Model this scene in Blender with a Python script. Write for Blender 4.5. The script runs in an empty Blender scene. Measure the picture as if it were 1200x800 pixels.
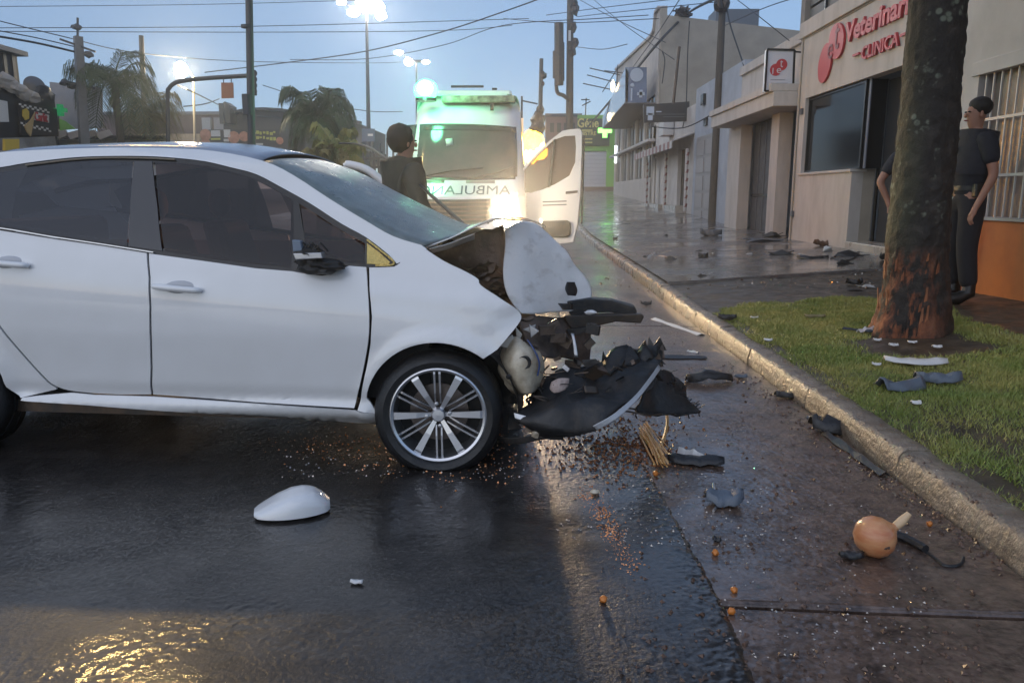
import bpy, bmesh, math, random
import numpy as np
from mathutils import Vector, Matrix, noise
R = math.radians
C = bpy.context.scene.collection
sc = bpy.context.scene
random.seed(7)
# ------------------------------------------------------------------ camera
CAMH, FPX, HOR, VPX = 1.25, 900.0, 228.0, 617.0      # metres, focal length and vanishing point in photo pixels (1200 wide)
PITCH = math.atan((400 - HOR) / FPX)
YAW = math.atan((VPX - 600) / FPX)
cam_d = bpy.data.cameras.new('camera'); cam = bpy.data.objects.new('camera', cam_d); C.objects.link(cam)
cam_d.sensor_width = 36; cam_d.lens = FPX / 1200 * 36
cam_d.clip_start = 0.05; cam_d.clip_end = 2000
cam.location = (0, 0, CAMH)
cam.rotation_euler = (R(90) - PITCH, 0, YAW)
sc.camera = cam
# ------------------------------------------------------------------ sky, sun, exposure
SUN_EL, SUN_ROT = 28.0, 215.0
w = bpy.data.worlds.new('World'); sc.world = w; w.use_nodes = True
nt = w.node_tree; nt.nodes.clear()
sky = nt.nodes.new('ShaderNodeTexSky'); sky.sky_type = 'NISHITA'; sky.sun_disc = False
sky.sun_elevation = R(SUN_EL); sky.sun_rotation = R(SUN_ROT); sky.air_density = 1.0; sky.dust_density = 0.4; sky.ozone_density = 3.0
hs = nt.nodes.new('ShaderNodeHueSaturation'); hs.inputs['Saturation'].default_value = 1.08
bg = nt.nodes.new('ShaderNodeBackground'); bg.inputs['Strength'].default_value = 0.10
wo = nt.nodes.new('ShaderNodeOutputWorld')
ov = nt.nodes.new('ShaderNodeMixRGB'); ov.inputs[0].default_value = 0.62; ov.inputs[2].default_value = (2.1, 2.85, 4.25, 1)   # an even thin overcast over the clear sky
nt.links.new(sky.outputs[0], hs.inputs['Color']); nt.links.new(hs.outputs[0], ov.inputs[1]); nt.links.new(ov.outputs[0], bg.inputs[0]); nt.links.new(bg.outputs[0], wo.inputs[0])
sl = bpy.data.lights.new('sun', 'SUN'); sl.energy = 0.6; sl.angle = R(95); sl.color = (1.0, 0.92, 0.84)
so = bpy.data.objects.new('sun', sl); C.objects.link(so)
_a = R(SUN_ROT)
_sd = Vector((math.sin(_a) * math.cos(R(SUN_EL)), math.cos(_a) * math.cos(R(SUN_EL)), math.sin(R(SUN_EL))))
so.rotation_euler = _sd.to_track_quat('Z', 'Y').to_euler()
sc.view_settings.view_transform = 'Standard'; sc.view_settings.look = 'None'; sc.view_settings.gamma = 1
sc.view_settings.exposure = 0.72
sc.cycles.use_denoising = True
sc.cycles.max_bounces = 6; sc.cycles.diffuse_bounces = 3; sc.cycles.glossy_bounces = 4; sc.cycles.transparent_max_bounces = 12
sc.cycles.sample_clamp_indirect = 8; sc.cycles.caustics_reflective = False; sc.cycles.caustics_refractive = False

# ------------------------------------------------------------------ geometry of the place
CROT = cam.rotation_euler.to_matrix()
CO = Vector((0, 0, CAMH))
def ray(px, py):
    return (CROT @ Vector(((px - 600) / FPX, (400 - py) / FPX, -1))).normalized()
def pY(px, py, Y):
    d = ray(px, py); return CO + d * (Y / d.y)
def pX(px, py, X):
    d = ray(px, py); return CO + d * (X / d.x)
def pZ(px, py, z):
    d = ray(px, py); return CO + d * ((z - CAMH) / d.z)
def pP(px, py, o, n):
    d = ray(px, py); return CO + d * ((o - CO).dot(n) / d.dot(n))
def rise(y):
    return 0.0 if y < 20 else 0.028 * (min(y, 90) - 20) * min(1, (y - 20) / 6)
KX, KW, KH = 1.65, 0.16, 0.13
def H(x, y):
    z = rise(y)
    e_ = globals().get('edge_x')
    if e_ and x < KX: z += 0.0125 if x < e_(y) else (0.0045 if x > 0.3 and y < 6.4 else 0.0)
    if x > KX: z += KH
    if x > KX + KW: z += 0.045 * (min(x, 6.4) - KX - KW)
    return z
def gnd(px, py):
    z = 0
    for _ in range(30):
        d = ray(px, py)
        if d.z > -0.004: p = pY(px, py, 75); break
        p = CO + d * ((z - CAMH) / d.z); z = 0.5 * z + 0.5 * H(p.x, p.y)
    p.z = H(p.x, p.y); return p
def cr(pts, n=6, closed=False):                        # Catmull-Rom through points of any dimension
    P = [np.array(p, float) for p in pts]; out = []
    N = len(P)
    for i in range(N if closed else N - 1):
        p0 = P[(i - 1) % N] if closed or i > 0 else P[0]; p1 = P[i]; p2 = P[(i + 1) % N]
        p3 = P[(i + 2) % N] if closed or i + 2 < N else P[-1]
        for k in range(n):
            t = k / n
            out.append(0.5 * (2 * p1 + (p2 - p0) * t + (2 * p0 - 5 * p1 + 4 * p2 - p3) * t * t + (3 * p1 - p0 - 3 * p2 + p3) * t ** 3))
    if not closed: out.append(P[-1])
    return [tuple(p) for p in out]

# ------------------------------------------------------------------ objects
WL = {}
def tag(o, label=None, cat=None, group=None, kind=None):
    if label: o['label'] = label
    if cat: o['category'] = cat
    if group: o['group'] = group
    if kind: o['kind'] = kind
    return o
def thing(name, loc, label, cat, group=None):
    o = bpy.data.objects.new(name, None); C.objects.link(o); o.empty_display_size = 0.2
    o.location = loc; WL[o.name] = Vector(loc); return tag(o, label, cat, group)
def copy_tree(o, parent=None):
    c = o.copy(); C.objects.link(c); c.parent = parent
    if parent is None: WL[c.name] = Vector(c.location)
    for ch in list(o.children): copy_tree(ch, c)
    return c
class MB:
    def __init__(s): s.v = []; s.f = []; s.fm = []; s.m = 0
    def add(s, vs, fs):
        n = len(s.v); s.v += [tuple(v) for v in vs]; s.f += [tuple(i + n for i in f) for f in fs]; s.fm += [s.m] * len(fs); return s
    def box(s, lo, hi, mat=None, bev=0):
        x0, y0, z0 = lo; x1, y1, z1 = hi
        vs = [Vector(p) for p in ((x0,y0,z0),(x1,y0,z0),(x1,y1,z0),(x0,y1,z0),(x0,y0,z1),(x1,y0,z1),(x1,y1,z1),(x0,y1,z1))]
        if mat: vs = [mat @ v for v in vs]
        return s.add(vs, [(0,3,2,1),(4,5,6,7),(0,1,5,4),(1,2,6,5),(2,3,7,6),(3,0,4,7)])
    def bar(s, a, b, w, h=None, up=Vector((0, 0, 1))):
        a = Vector(a); b = Vector(b); h = h or w; d = (b - a)
        L = d.length; d.normalize(); x = d.cross(up)
        if x.length < 1e-4: x = d.cross(Vector((0, 1, 0)))
        x.normalize(); y = x.cross(d)
        M = Matrix((x, d, y)).transposed().to_4x4(); M.translation = a
        return s.box((-w / 2, 0, -h / 2), (w / 2, L, h / 2), M)
    def tube(s, pts, r, n=8, caps=True):
        P = [Vector(p) for p in pts]; N = len(P); rr = r if hasattr(r, '__len__') else [r] * N
        vs = []; fs = []; px = None
        for i, p in enumerate(P):
            t = (P[min(i + 1, N - 1)] - P[max(i - 1, 0)])
            if t.length < 1e-9: t = Vector((0, 0, 1))
            t.normalize()
            if px is None:
                px = t.cross(Vector((0, 0, 1)));
                if px.length < 0.1: px = t.cross(Vector((1, 0, 0)))
            px = (px - t * px.dot(t)).normalized(); py = t.cross(px)
            for k in range(n):
                a = 2 * math.pi * k / n; vs.append(p + (px * math.cos(a) + py * math.sin(a)) * rr[i])
        for i in range(N - 1):
            for k in range(n):
                k2 = (k + 1) % n; fs.append((i * n + k, i * n + k2, (i + 1) * n + k2, (i + 1) * n + k))
        if caps: fs += [tuple(range(n))[::-1], tuple(range((N - 1) * n, N * n))]
        return s.add(vs, fs)
    def lathe(s, prof, o, ax=Vector((0, 0, 1)), n=24, close=False):
        ax = Vector(ax).normalized(); x = ax.orthogonal().normalized(); y = ax.cross(x); vs = []; fs = []; o = Vector(o)
        for (r, h) in prof:
            for k in range(n):
                a = 2 * math.pi * k / n; vs.append(o + ax * h + (x * math.cos(a) + y * math.sin(a)) * r)
        m = len(prof)
        for i in range(m if close else m - 1):
            j = (i + 1) % m
            for k in range(n):
                k2 = (k + 1) % n; fs.append((i * n + k, i * n + k2, j * n + k2, j * n + k))
        if not close: fs += [tuple(range(n))[::-1], tuple(range((m - 1) * n, m * n))]
        return s.add(vs, fs)
    def prism(s, pts, ext):
        P = [Vector(p) for p in pts]; n = len(P); e = Vector(ext)
        s.add(P + [p + e for p in P], [tuple(range(n)), tuple(range(n, 2 * n))[::-1]] + [((i + 1) % n, i, i + n, (i + 1) % n + n) for i in range(n)])
        return s
    def grid(s, G):
        a = len(G); b = len(G[0])
        return s.add([p for row in G for p in row], [(i * b + j, i * b + j + 1, (i + 1) * b + j + 1, (i + 1) * b + j) for i in range(a - 1) for j in range(b - 1)])
    def blob(s, c, r, sub=2, amp=0.2, sc_=3.0, squash=(1, 1, 1)):
        bm = bmesh.new(); bmesh.ops.create_icosphere(bm, subdivisions=sub, radius=1); c = Vector(c); r = Vector(r) if hasattr(r, '__len__') else Vector((r, r, r))
        vs = []
        for v in bm.verts:
            k = 1 + amp * noise.noise(v.co * sc_ + c * 7.3); vs.append(c + Vector((v.co.x * r.x, v.co.y * r.y, v.co.z * r.z)) * k)
        fs = [tuple(v.index for v in f.verts) for f in bm.faces]; bm.free(); return s.add(vs, fs)
    def build(s, name, mat, parent=None, smooth=False, bevel=0, solid=0, sharp=None, recalc=True, base=None):
        vs = np.array(s.v, float)
        if base is not None: o0 = Vector(base)
        elif parent is not None: o0 = Vector(((vs[:,0].min() + vs[:,0].max()) / 2, (vs[:,1].min() + vs[:,1].max()) / 2, (vs[:,2].min() + vs[:,2].max()) / 2))
        else: o0 = Vector(((vs[:,0].min() + vs[:,0].max()) / 2, (vs[:,1].min() + vs[:,1].max()) / 2, vs[:,2].min()))
        me = bpy.data.meshes.new(name); me.from_pydata([tuple(v) for v in (vs - np.array(o0))], [], s.f)
        mats = mat if isinstance(mat, (list, tuple)) else [mat]
        for m in mats: me.materials.append(m)
        if len(mats) > 1: me.polygons.foreach_set('material_index', s.fm)
        if recalc:
            bm = bmesh.new(); bm.from_mesh(me); bmesh.ops.recalc_face_normals(bm, faces=bm.faces); bm.to_mesh(me); bm.free()
        o = bpy.data.objects.new(name, me); C.objects.link(o)
        pw = Vector((0, 0, 0))
        if parent is not None: o.parent = parent; pw = WL[parent.name]
        o.location = o0 - pw; WL[o.name] = o0
        if smooth:
            me.polygons.foreach_set('use_smooth', [True] * len(me.polygons))
            me.set_sharp_from_angle(angle=R(sharp or 40))
        if solid:
            md = o.modifiers.new('solid', 'SOLIDIFY'); md.thickness = abs(solid); md.offset = 1 if solid > 0 else -1
        if bevel:
            md = o.modifiers.new('bevel', 'BEVEL'); md.width = bevel; md.segments = 2; md.limit_method = 'ANGLE'; md.angle_limit = R(35)
        return o
def box(name, lo, hi, mat, parent=None, bevel=0):
    return MB().box(lo, hi).build(name, mat, parent, bevel=bevel)
def structure(o): o['kind'] = 'structure'; return o
def stuff(o): o['kind'] = 'stuff'; return o

# ------------------------------------------------------------------ materials
def mk(name, col, rough=0.6, metal=0.0, col2=None, nscale=6.0, ndetail=6, contrast=(0.35, 0.65), rough2=None, bump=0.0, bscale=40.0, coat=0.0, spec=0.5, rscale=None, alpha=1.0, stretch=None, bdist=0.01):
    m = bpy.data.materials.new(name); m.use_nodes = True; n = m.node_tree.nodes; L = m.node_tree.links
    b = n['Principled BSDF']; b.inputs['Base Color'].default_value = (*col, 1); b.inputs['Roughness'].default_value = rough
    b.inputs['Metallic'].default_value = metal; b.inputs['Specular IOR Level'].default_value = spec
    if coat: b.inputs['Coat Weight'].default_value = coat; b.inputs['Coat Roughness'].default_value = 0.05
    tc = n.new('ShaderNodeTexCoord'); mp = n.new('ShaderNodeMapping'); L.new(tc.outputs['Object'], mp.inputs[0])
    if stretch: mp.inputs['Scale'].default_value = stretch
    def ns(scale, det=6):
        t = n.new('ShaderNodeTexNoise'); t.inputs['Scale'].default_value = scale; t.inputs['Detail'].default_value = det; t.inputs['Roughness'].default_value = 0.62; L.new(mp.outputs[0], t.inputs[0]); return t
    if col2 is not None:
        t = ns(nscale, ndetail); r = n.new('ShaderNodeValToRGB'); r.color_ramp.elements[0].position = contrast[0]; r.color_ramp.elements[1].position = contrast[1]
        r.color_ramp.elements[0].color = (*col, 1); r.color_ramp.elements[1].color = (*col2, 1)
        L.new(t.outputs[0], r.inputs[0]); L.new(r.outputs[0], b.inputs['Base Color'])
    if rough2 is not None:
        t = ns(rscale or nscale * 0.7, 5); q = n.new('ShaderNodeMapRange'); q.inputs[1].default_value = 0.38; q.inputs[2].default_value = 0.62
        q.inputs[3].default_value = rough; q.inputs[4].default_value = rough2; L.new(t.outputs[0], q.inputs[0]); L.new(q.outputs[0], b.inputs['Roughness'])
    if bump:
        t = ns(bscale, 5); u = n.new('ShaderNodeBump'); u.inputs['Strength'].default_value = bump; u.inputs['Distance'].default_value = bdist
        L.new(t.outputs[0], u.inputs['Height']); L.new(u.outputs[0], b.inputs['Normal'])
    return m
def emit(name, col, strength):
    m = bpy.data.materials.new(name); m.use_nodes = True; b = m.node_tree.nodes['Principled BSDF']
    b.inputs['Base Color'].default_value = (*col, 1); b.inputs['Emission Color'].default_value = (*col, 1); b.inputs['Emission Strength'].default_value = strength
    return m
def glass(name, tint, trans, rough=0.03, bump=0.0, bscale=60, col=(0.02, 0.025, 0.03)):
    m = bpy.data.materials.new(name); m.use_nodes = True; n = m.node_tree.nodes; L = m.node_tree.links
    b = n['Principled BSDF']; b.inputs['Base Color'].default_value = (*col, 1); b.inputs['Roughness'].default_value = rough
    t = n.new('ShaderNodeBsdfTransparent'); t.inputs[0].default_value = (*tint, 1); mx = n.new('ShaderNodeMixShader'); mx.inputs[0].default_value = trans
    L.new(b.outputs[0], mx.inputs[1]); L.new(t.outputs[0], mx.inputs[2]); L.new(mx.outputs[0], n['Material Output'].inputs[0])
    if bump:
        tc = n.new('ShaderNodeTexCoord'); v = n.new('ShaderNodeTexVoronoi'); v.inputs['Scale'].default_value = bscale; L.new(tc.outputs['Object'], v.inputs[0])
        r = n.new('ShaderNodeMapRange'); r.inputs[1].default_value = 0.0; r.inputs[2].default_value = 0.35; r.inputs[3].default_value = 1; r.inputs[4].default_value = 0; L.new(v.outputs['Distance'], r.inputs[0])
        u = n.new('ShaderNodeBump'); u.inputs['Strength'].default_value = bump; u.inputs['Distance'].default_value = 0.004; L.new(r.outputs[0], u.inputs['Height']); L.new(u.outputs[0], b.inputs['Normal'])
    return m
WHITE = mk('white_paint', (0.76, 0.75, 0.75), 0.28, coat=1.0, col2=(0.71, 0.70, 0.69), nscale=2.2, bump=0.04, bscale=6)
BLACKP = mk('black_plastic', (0.013, 0.013, 0.014), 0.38, rough2=0.65, nscale=12, bump=0.35, bscale=50, col2=(0.045, 0.036, 0.030), contrast=(0.5, 0.75))
DARKM = mk('dark_metal', (0.05, 0.045, 0.042), 0.5, metal=0.6, col2=(0.10, 0.07, 0.05), nscale=9, rough2=0.3, bump=0.2, bscale=60)
BROWNM = mk('dirty_engine_metal', (0.035, 0.025, 0.02), 0.5, metal=0.3, col2=(0.11, 0.075, 0.055), nscale=11, rough2=0.3, bump=0.5, bscale=40)
STEEL = mk('bare_steel', (0.45, 0.45, 0.46), 0.32, metal=0.9, rough2=0.5, nscale=30)
ALLOY = mk('machined_alloy', (0.62, 0.62, 0.64), 0.28, metal=0.9)
ALLOYD = mk('dark_alloy', (0.14, 0.14, 0.15), 0.4, metal=0.7)
RUBBER = mk('wet_rubber', (0.012, 0.012, 0.013), 0.38, rough2=0.6, nscale=20, bump=0.3, bscale=90)
CHROME = mk('chrome', (0.75, 0.73, 0.68), 0.12, metal=1.0)
GLINTCH = mk('glint_droplet_chrome', (0.85, 0.62, 0.22), 0.25, metal=1.0, bump=1.0, bscale=120)  # yellow reflected light is put into this chrome's colour
GL_SIDE = glass('tinted_side_glass', (0.70, 0.48, 0.43), 0.36, 0.03, 0.02, 70, (0.010, 0.014, 0.022))
GL_DARK = glass('dark_side_glass', (0.5, 0.55, 0.62), 0.14, 0.03, 0.02, 70, (0.010, 0.016, 0.028))
GL_FRONT = mk('wet_windscreen', (0.09, 0.125, 0.135), 0.26, col2=(0.15, 0.195, 0.205), nscale=14, rough2=0.4, bump=0.6, bscale=160, stretch=(1, 1, 1), bdist=0.004)
GL_ROOF = mk('wet_roof_sky_sheen', (0.26, 0.30, 0.37), 0.12, bump=0.25, bscale=120, bdist=0.004)  # pale blue base paints the sky's reflection on to the dark roof
BLACKT = mk('black_trim', (0.012, 0.012, 0.013), 0.25)
HOODW = mk('scuffed_white_paint', (0.66, 0.64, 0.62), 0.35, col2=(0.40, 0.36, 0.33), nscale=9, contrast=(0.52, 0.76), coat=0.4, bump=0.4, bscale=22, stretch=(1, 1, 1.6))
LENS = mk('yellowed_lens_plastic', (0.62, 0.55, 0.42), 0.3, col2=(0.35, 0.28, 0.2), nscale=16, coat=0.6)
CONC = mk('concrete', (0.26, 0.25, 0.24), 0.6, col2=(0.17, 0.165, 0.16), nscale=4, bump=0.3, bscale=30, rough2=0.4)
WOODP = mk('weathered_pole_wood', (0.09, 0.075, 0.06), 0.75, col2=(0.05, 0.045, 0.04), nscale=8, stretch=(4, 4, 0.4), bump=0.5, bscale=20)
CABLE = mk('cable_black', (0.015, 0.015, 0.017), 0.5)
GREYM = mk('painted_grey_metal', (0.12, 0.125, 0.14), 0.45, metal=0.3)
SEAT = mk('seat_fabric', (0.16, 0.07, 0.06), 0.8)
LININGR = mk('reddish_door_lining', (0.32, 0.12, 0.09), 0.7)
DARKIN = mk('dark_interior', (0.02, 0.019, 0.02), 0.8)
# ================================================================== ground
def sheet(name, xs, ys, dz, mat, hf=None, kind='structure'):
    G = [[(x, y, (hf or (lambda a, b: rise(b)))(x, y) + dz) for x in xs] for y in ys]
    o = MB().grid(G).build(name, mat, recalc=False, base=(0, 0, 0)); o['kind'] = kind
    for p in o.data.polygons: p.use_smooth = True
    return o
def wetroad(name, c1, c2, r1, r2, fine, fstr, pud=0.35, cw=None, film=0.6):
    m = bpy.data.materials.new(name); m.use_nodes = True; n = m.node_tree.nodes; L = m.node_tree.links; b = n['Principled BSDF']
    tc = n.new('ShaderNodeTexCoord')
    def ns(scale, det=5, rg=0.6, st=None):
        t = n.new('ShaderNodeTexNoise'); t.inputs['Scale'].default_value = scale; t.inputs['Detail'].default_value = det; t.inputs['Roughness'].default_value = rg
        if st:
            mp = n.new('ShaderNodeMapping'); mp.inputs['Scale'].default_value = st; L.new(tc.outputs['Object'], mp.inputs[0]); L.new(mp.outputs[0], t.inputs[0])
        else: L.new(tc.outputs['Object'], t.inputs[0])
        return t
    big = ns(0.8, 5, 0.55); med = ns(9, 5); fin = ns(fine, 3, 0.7)
    mx = n.new('ShaderNodeMath'); mx.operation = 'MULTIPLY_ADD'; mx.inputs[1].default_value = 0.55; L.new(med.outputs[0], mx.inputs[0]); 
    ml = n.new('ShaderNodeMath'); ml.operation = 'MULTIPLY'; ml.inputs[1].default_value = 0.45; L.new(fin.outputs[0], ml.inputs[0]); L.new(ml.outputs[0], mx.inputs[2])
    r = n.new('ShaderNodeValToRGB'); r.color_ramp.elements[0].position = 0.36; r.color_ramp.elements[1].position = 0.64
    r.color_ramp.elements[0].color = (*c1, 1); r.color_ramp.elements[1].color = (*c2, 1); L.new(mx.outputs[0], r.inputs[0]); L.new(r.outputs[0], b.inputs['Base Color'])
    q = n.new('ShaderNodeMapRange'); q.inputs[1].default_value = pud; q.inputs[2].default_value = pud + 0.25; q.inputs[3].default_value = r1; q.inputs[4].default_value = r2
    L.new(big.outputs[0], q.inputs[0]); L.new(q.outputs[0], b.inputs['Roughness'])
    sm = n.new('ShaderNodeMapRange'); sm.inputs[1].default_value = pud; sm.inputs[2].default_value = pud + 0.25; sm.inputs[3].default_value = fstr * 0.22; sm.inputs[4].default_value = fstr
    L.new(big.outputs[0], sm.inputs[0])
    u = n.new('ShaderNodeBump'); u.inputs['Distance'].default_value = 0.010; L.new(fin.outputs[0], u.inputs['Height']); L.new(sm.outputs[0], u.inputs['Strength'])
    u2 = n.new('ShaderNodeBump'); u2.inputs['Distance'].default_value = 0.02; u2.inputs['Strength'].default_value = 0.12; L.new(med.outputs[0], u2.inputs['Height']); L.new(u2.outputs[0], u.inputs['Normal'])
    L.new(u.outputs[0], b.inputs['Normal']); b.inputs['Specular IOR Level'].default_value = 0.35
    # film of water lying over the stones
    wv = ns(5, 4, 0.5, (1, 1.6, 1)); wf2 = ns(fine * 0.75, 4, 0.7)
    h1 = n.new('ShaderNodeBump'); h1.inputs['Distance'].default_value = 0.004; h1.inputs['Strength'].default_value = 0.5; L.new(wv.outputs[0], h1.inputs['Height'])
    h2 = n.new('ShaderNodeBump'); h2.inputs['Distance'].default_value = 0.008; L.new(wf2.outputs[0], h2.inputs['Height']); L.new(h1.outputs[0], h2.inputs['Normal'])
    hs_ = n.new('ShaderNodeMapRange'); hs_.inputs[1].default_value = pud; hs_.inputs[2].default_value = pud + 0.2; hs_.inputs[3].default_value = 0.14; hs_.inputs[4].default_value = film; L.new(big.outputs[0], hs_.inputs[0]); L.new(hs_.outputs[0], h2.inputs['Strength'])
    L.new(h2.outputs[0], b.inputs['Coat Normal']); b.inputs['Coat IOR'].default_value = 1.5; b.inputs['Coat Roughness'].default_value = 0.04
    cwt = n.new('ShaderNodeMapRange'); cwt.inputs[1].default_value = pud; cwt.inputs[2].default_value = pud + 0.25; cwt.inputs[3].default_value = 1.0; cwt.inputs[4].default_value = cw or 0.8; L.new(big.outputs[0], cwt.inputs[0]); 
    st_ = ns(fine * 1.15, 3, 0.75); sr = n.new('ShaderNodeMapRange'); sr.inputs[1].default_value = 0.44; sr.inputs[2].default_value = 0.56; sr.inputs[3].default_value = 0.0; sr.inputs[4].default_value = 1.0; L.new(st_.outputs[0], sr.inputs[0])
    dry = n.new('ShaderNodeMapRange'); dry.inputs[1].default_value = pud - 0.06; dry.inputs[2].default_value = pud + 0.12; dry.inputs[3].default_value = 0.25; dry.inputs[4].default_value = 1.0; L.new(big.outputs[0], dry.inputs[0])
    m1 = n.new('ShaderNodeMath'); m1.operation = 'MULTIPLY'; L.new(sr.outputs[0], m1.inputs[0]); L.new(dry.outputs[0], m1.inputs[1])
    m2 = n.new('ShaderNodeMath'); m2.operation = 'SUBTRACT'; L.new(cwt.outputs[0], m2.inputs[0]); L.new(m1.outputs[0], m2.inputs[1]); m2.use_clamp = True
    L.new(m2.outputs[0], b.inputs['Coat Weight'])
    return m
ASPH = wetroad('wet_asphalt', (0.006, 0.005, 0.005), (0.042, 0.036, 0.032), 0.35, 0.5, 62, 1.0, 0.46, cw=1.0, film=0.45)
OLDR = wetroad('wet_old_concrete', (0.035, 0.023, 0.018), (0.17, 0.115, 0.088), 0.3, 0.5, 45, 1.0, 0.42, cw=0.95, film=0.5)
WALK = wetroad('wet_pavement', (0.09, 0.085, 0.085), (0.17, 0.16, 0.16), 0.12, 0.4, 40, 0.35, 0.40)
SOIL = mk('wet_soil', (0.035, 0.026, 0.018), 0.6, col2=(0.085, 0.065, 0.045), nscale=7, rough2=0.3, bump=0.8, bscale=25)
KERBM = mk('kerb_concrete', (0.24, 0.20, 0.16), 0.42, col2=(0.13, 0.10, 0.075), nscale=9, rough2=0.2, bump=1.0, bscale=38, bdist=0.012)
FARG = mk('far_ground', (0.05, 0.05, 0.045), 0.8, col2=(0.07, 0.065, 0.06), nscale=0.3)
ys = [-300, -80, -6, 0, 4, 8, 12, 16, 20, 22, 24, 26, 30, 36, 44, 56, 70, 90, 120, 300, 900]
sheet('ground', [-500, -60, -15, 1.7, 9, 60, 500], ys, -0.06, FARG)
# old concrete carriageway in slabs with open joints: the far ones are one sheet
road = bpy.data.objects.new('road', None); C.objects.link(road); road['kind'] = 'structure'; WL[road.name] = Vector((0, 0, 0))
joint0 = gnd(1030, 718)
jl, jr = pZ(862, 711, 0), pZ(1200, 724, 0)
def yj(x, k): return jl.y + (jr.y - jl.y) / (jr.x - jl.x) * (x - jl.x) + k * 5.2
for k in range(-1, 4):
    x0, x1 = -1.6, KX - 0.004
    n = 10; G = []
    for i in range(n + 1):
        x = x0 + (x1 - x0) * i / n
        ya = yj(x, k) + 0.012 + 0.010 * noise.noise(Vector((x * 5, k, 0))) if k > -1 else -60
        yb = yj(x, k + 1) - 0.010 + 0.010 * noise.noise(Vector((x * 5, k + 1, 3)))
        G.append([(x, ya, -0.05), (x, ya, -0.006)] + [(x, ya + 0.006 + (yb - ya - 0.012) * j / 8, 0) for j in range(9)] + [(x, yb, -0.006), (x, yb, -0.05)])
    MB().grid(G[::-1]).build('slab', OLDR, road, base=(0, 0, 0), recalc=False)
yend = yj(0, 4)
MB().grid([[(x, y, rise(y)) for x in (-1.6, KX - 0.004)] for y in [yend + 0.03, 20, 22, 24, 26, 30, 36, 44, 56, 70, 90, 140]]).build('far_slab', OLDR, road, base=(0, 0, 0))
# newer asphalt laid over it, with a ragged worn edge
edge = []
e_near = [pZ(x, y, 0.012) for x, y in ((960, 960), (920, 870), (886, 800), (868, 750), (844, 698), (812, 640), (790, 600), (771, 568), (752, 540), (738, 520))]
yy = [p.y for p in e_near]; xx = [p.x for p in e_near]
def edge_x(y):
    x = np.interp(y, yy, xx) if y < yy[-1] else xx[-1] + (0.35 - xx[-1]) * min(1, (y - yy[-1]) / 4)
    return x + 0.012 * noise.noise(Vector((y * 4, 0, 5))) + 0.006 * noise.noise(Vector((y * 17, 2, 5)))
yl = [-60, -20, -8, -3] + list(np.arange(0.2, 9, 0.05)) + list(np.arange(9, 20, 0.5)) + [20, 22, 24, 26, 30, 36, 44, 56, 70, 90, 140]
def dense(name, X, Y, Z, mat, parent):                  # a finely meshed sheet from coordinate arrays (rows along y)
    r_, c_ = X.shape; V = np.stack([X, Y, Z], 2).reshape(-1, 3); i = np.arange((r_ - 1) * (c_ - 1)); q = (i // (c_ - 1)) * c_ + i % (c_ - 1)
    F = np.stack([q, q + 1, q + c_ + 1, q + c_], 1)
    me = bpy.data.meshes.new(name); me.vertices.add(len(V)); me.vertices.foreach_set('co', V.ravel()); me.loops.add(F.size); me.loops.foreach_set('vertex_index', F.ravel()); me.polygons.add(len(F))
    me.polygons.foreach_set('loop_start', np.arange(len(F)) * 4); me.polygons.foreach_set('loop_total', np.full(len(F), 4)); me.polygons.foreach_set('use_smooth', np.ones(len(F), bool)); me.update(calc_edges=True)
    me.materials.append(mat); o = bpy.data.objects.new(name, me); C.objects.link(o); o.parent = parent; WL[o.name] = Vector((0, 0, 0)); return o
def blur(a, n):
    for _ in range(n): a = (a + np.roll(a, 1, 0) + np.roll(a, -1, 0) + np.roll(a, 1, 1) + np.roll(a, -1, 1)) / 5
    return a / a.std()
def stones(sh, amp, seed, wet):
    rg = np.random.default_rng(seed); f = blur(rg.standard_normal(sh), 1); m_ = blur(rg.standard_normal(sh), 5); l = np.kron(rg.standard_normal((sh[0] // 24 + 2, sh[1] // 24 + 2)), np.ones((24, 24)))[:sh[0], :sh[1]]; l = blur(l, 160)
    h = f * amp * 0.8 + m_ * amp * 0.55; lvl = l * amp * 1.6 + wet * amp
    return np.where(h < lvl, lvl + (h - lvl) * 0.12, h) + l * amp * 0.5
def arows(y, xs_, dz=0.0):
    ex = edge_x(y); return [(x, y, rise(y) + 0.012) for x in xs_]
D0, D1, DX, ST = 1.45, 4.55, -2.75, 0.0062
for ylist, xl in (([y for y in yl if y < D0] + [D0], None), ([D1] + [y for y in yl if y > D1], None), ([D0, 2, 3, D1], [-11, -6, DX])):
    G = []
    for y in ylist:
        ex = edge_x(y); G.append([(x, y, rise(y) + 0.012) for x in (-11, -6, -3, -1.5, ex - 0.4)] + [(ex - 0.02, y, rise(y) + 0.012), (ex, y, rise(y) + 0.004), (ex + 0.003, y, rise(y) - 0.01)] if xl is None else [(x, y, 0.012) for x in xl])
    a = MB().grid(G).build('asphalt', ASPH, road, base=(0, 0, 0), recalc=False)
    for p in a.data.polygons: p.use_smooth = True
YA = np.arange(D0, D1 + ST / 2, ST); EX = np.array([edge_x(y) for y in YA]); nx = 530
T = np.linspace(0, 1, nx); X = DX + (EX[:, None] - DX) * T[None, :]; Y = np.repeat(YA[:, None], nx, 1)
hst = stones(X.shape, 0.00050, 3, 0.05); fade = np.clip(np.minimum(X - DX, EX[:, None] - X) / 0.03, 0, 1) * np.clip(np.minimum(Y - D0, D1 - Y) / 0.05, 0, 1)
Z = 0.012 + hst * fade - 0.009 * np.clip(1 - (EX[:, None] - X) / 0.022, 0, 1) ** 1.5 + 0.0015 * np.clip(1 - (EX[:, None] - X) / 0.12, 0, 1) * hst / 0.0006
dense('asphalt', X, Y, Z, ASPH, road)
XS = np.linspace(0.30, KX - 0.003, 215)
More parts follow.
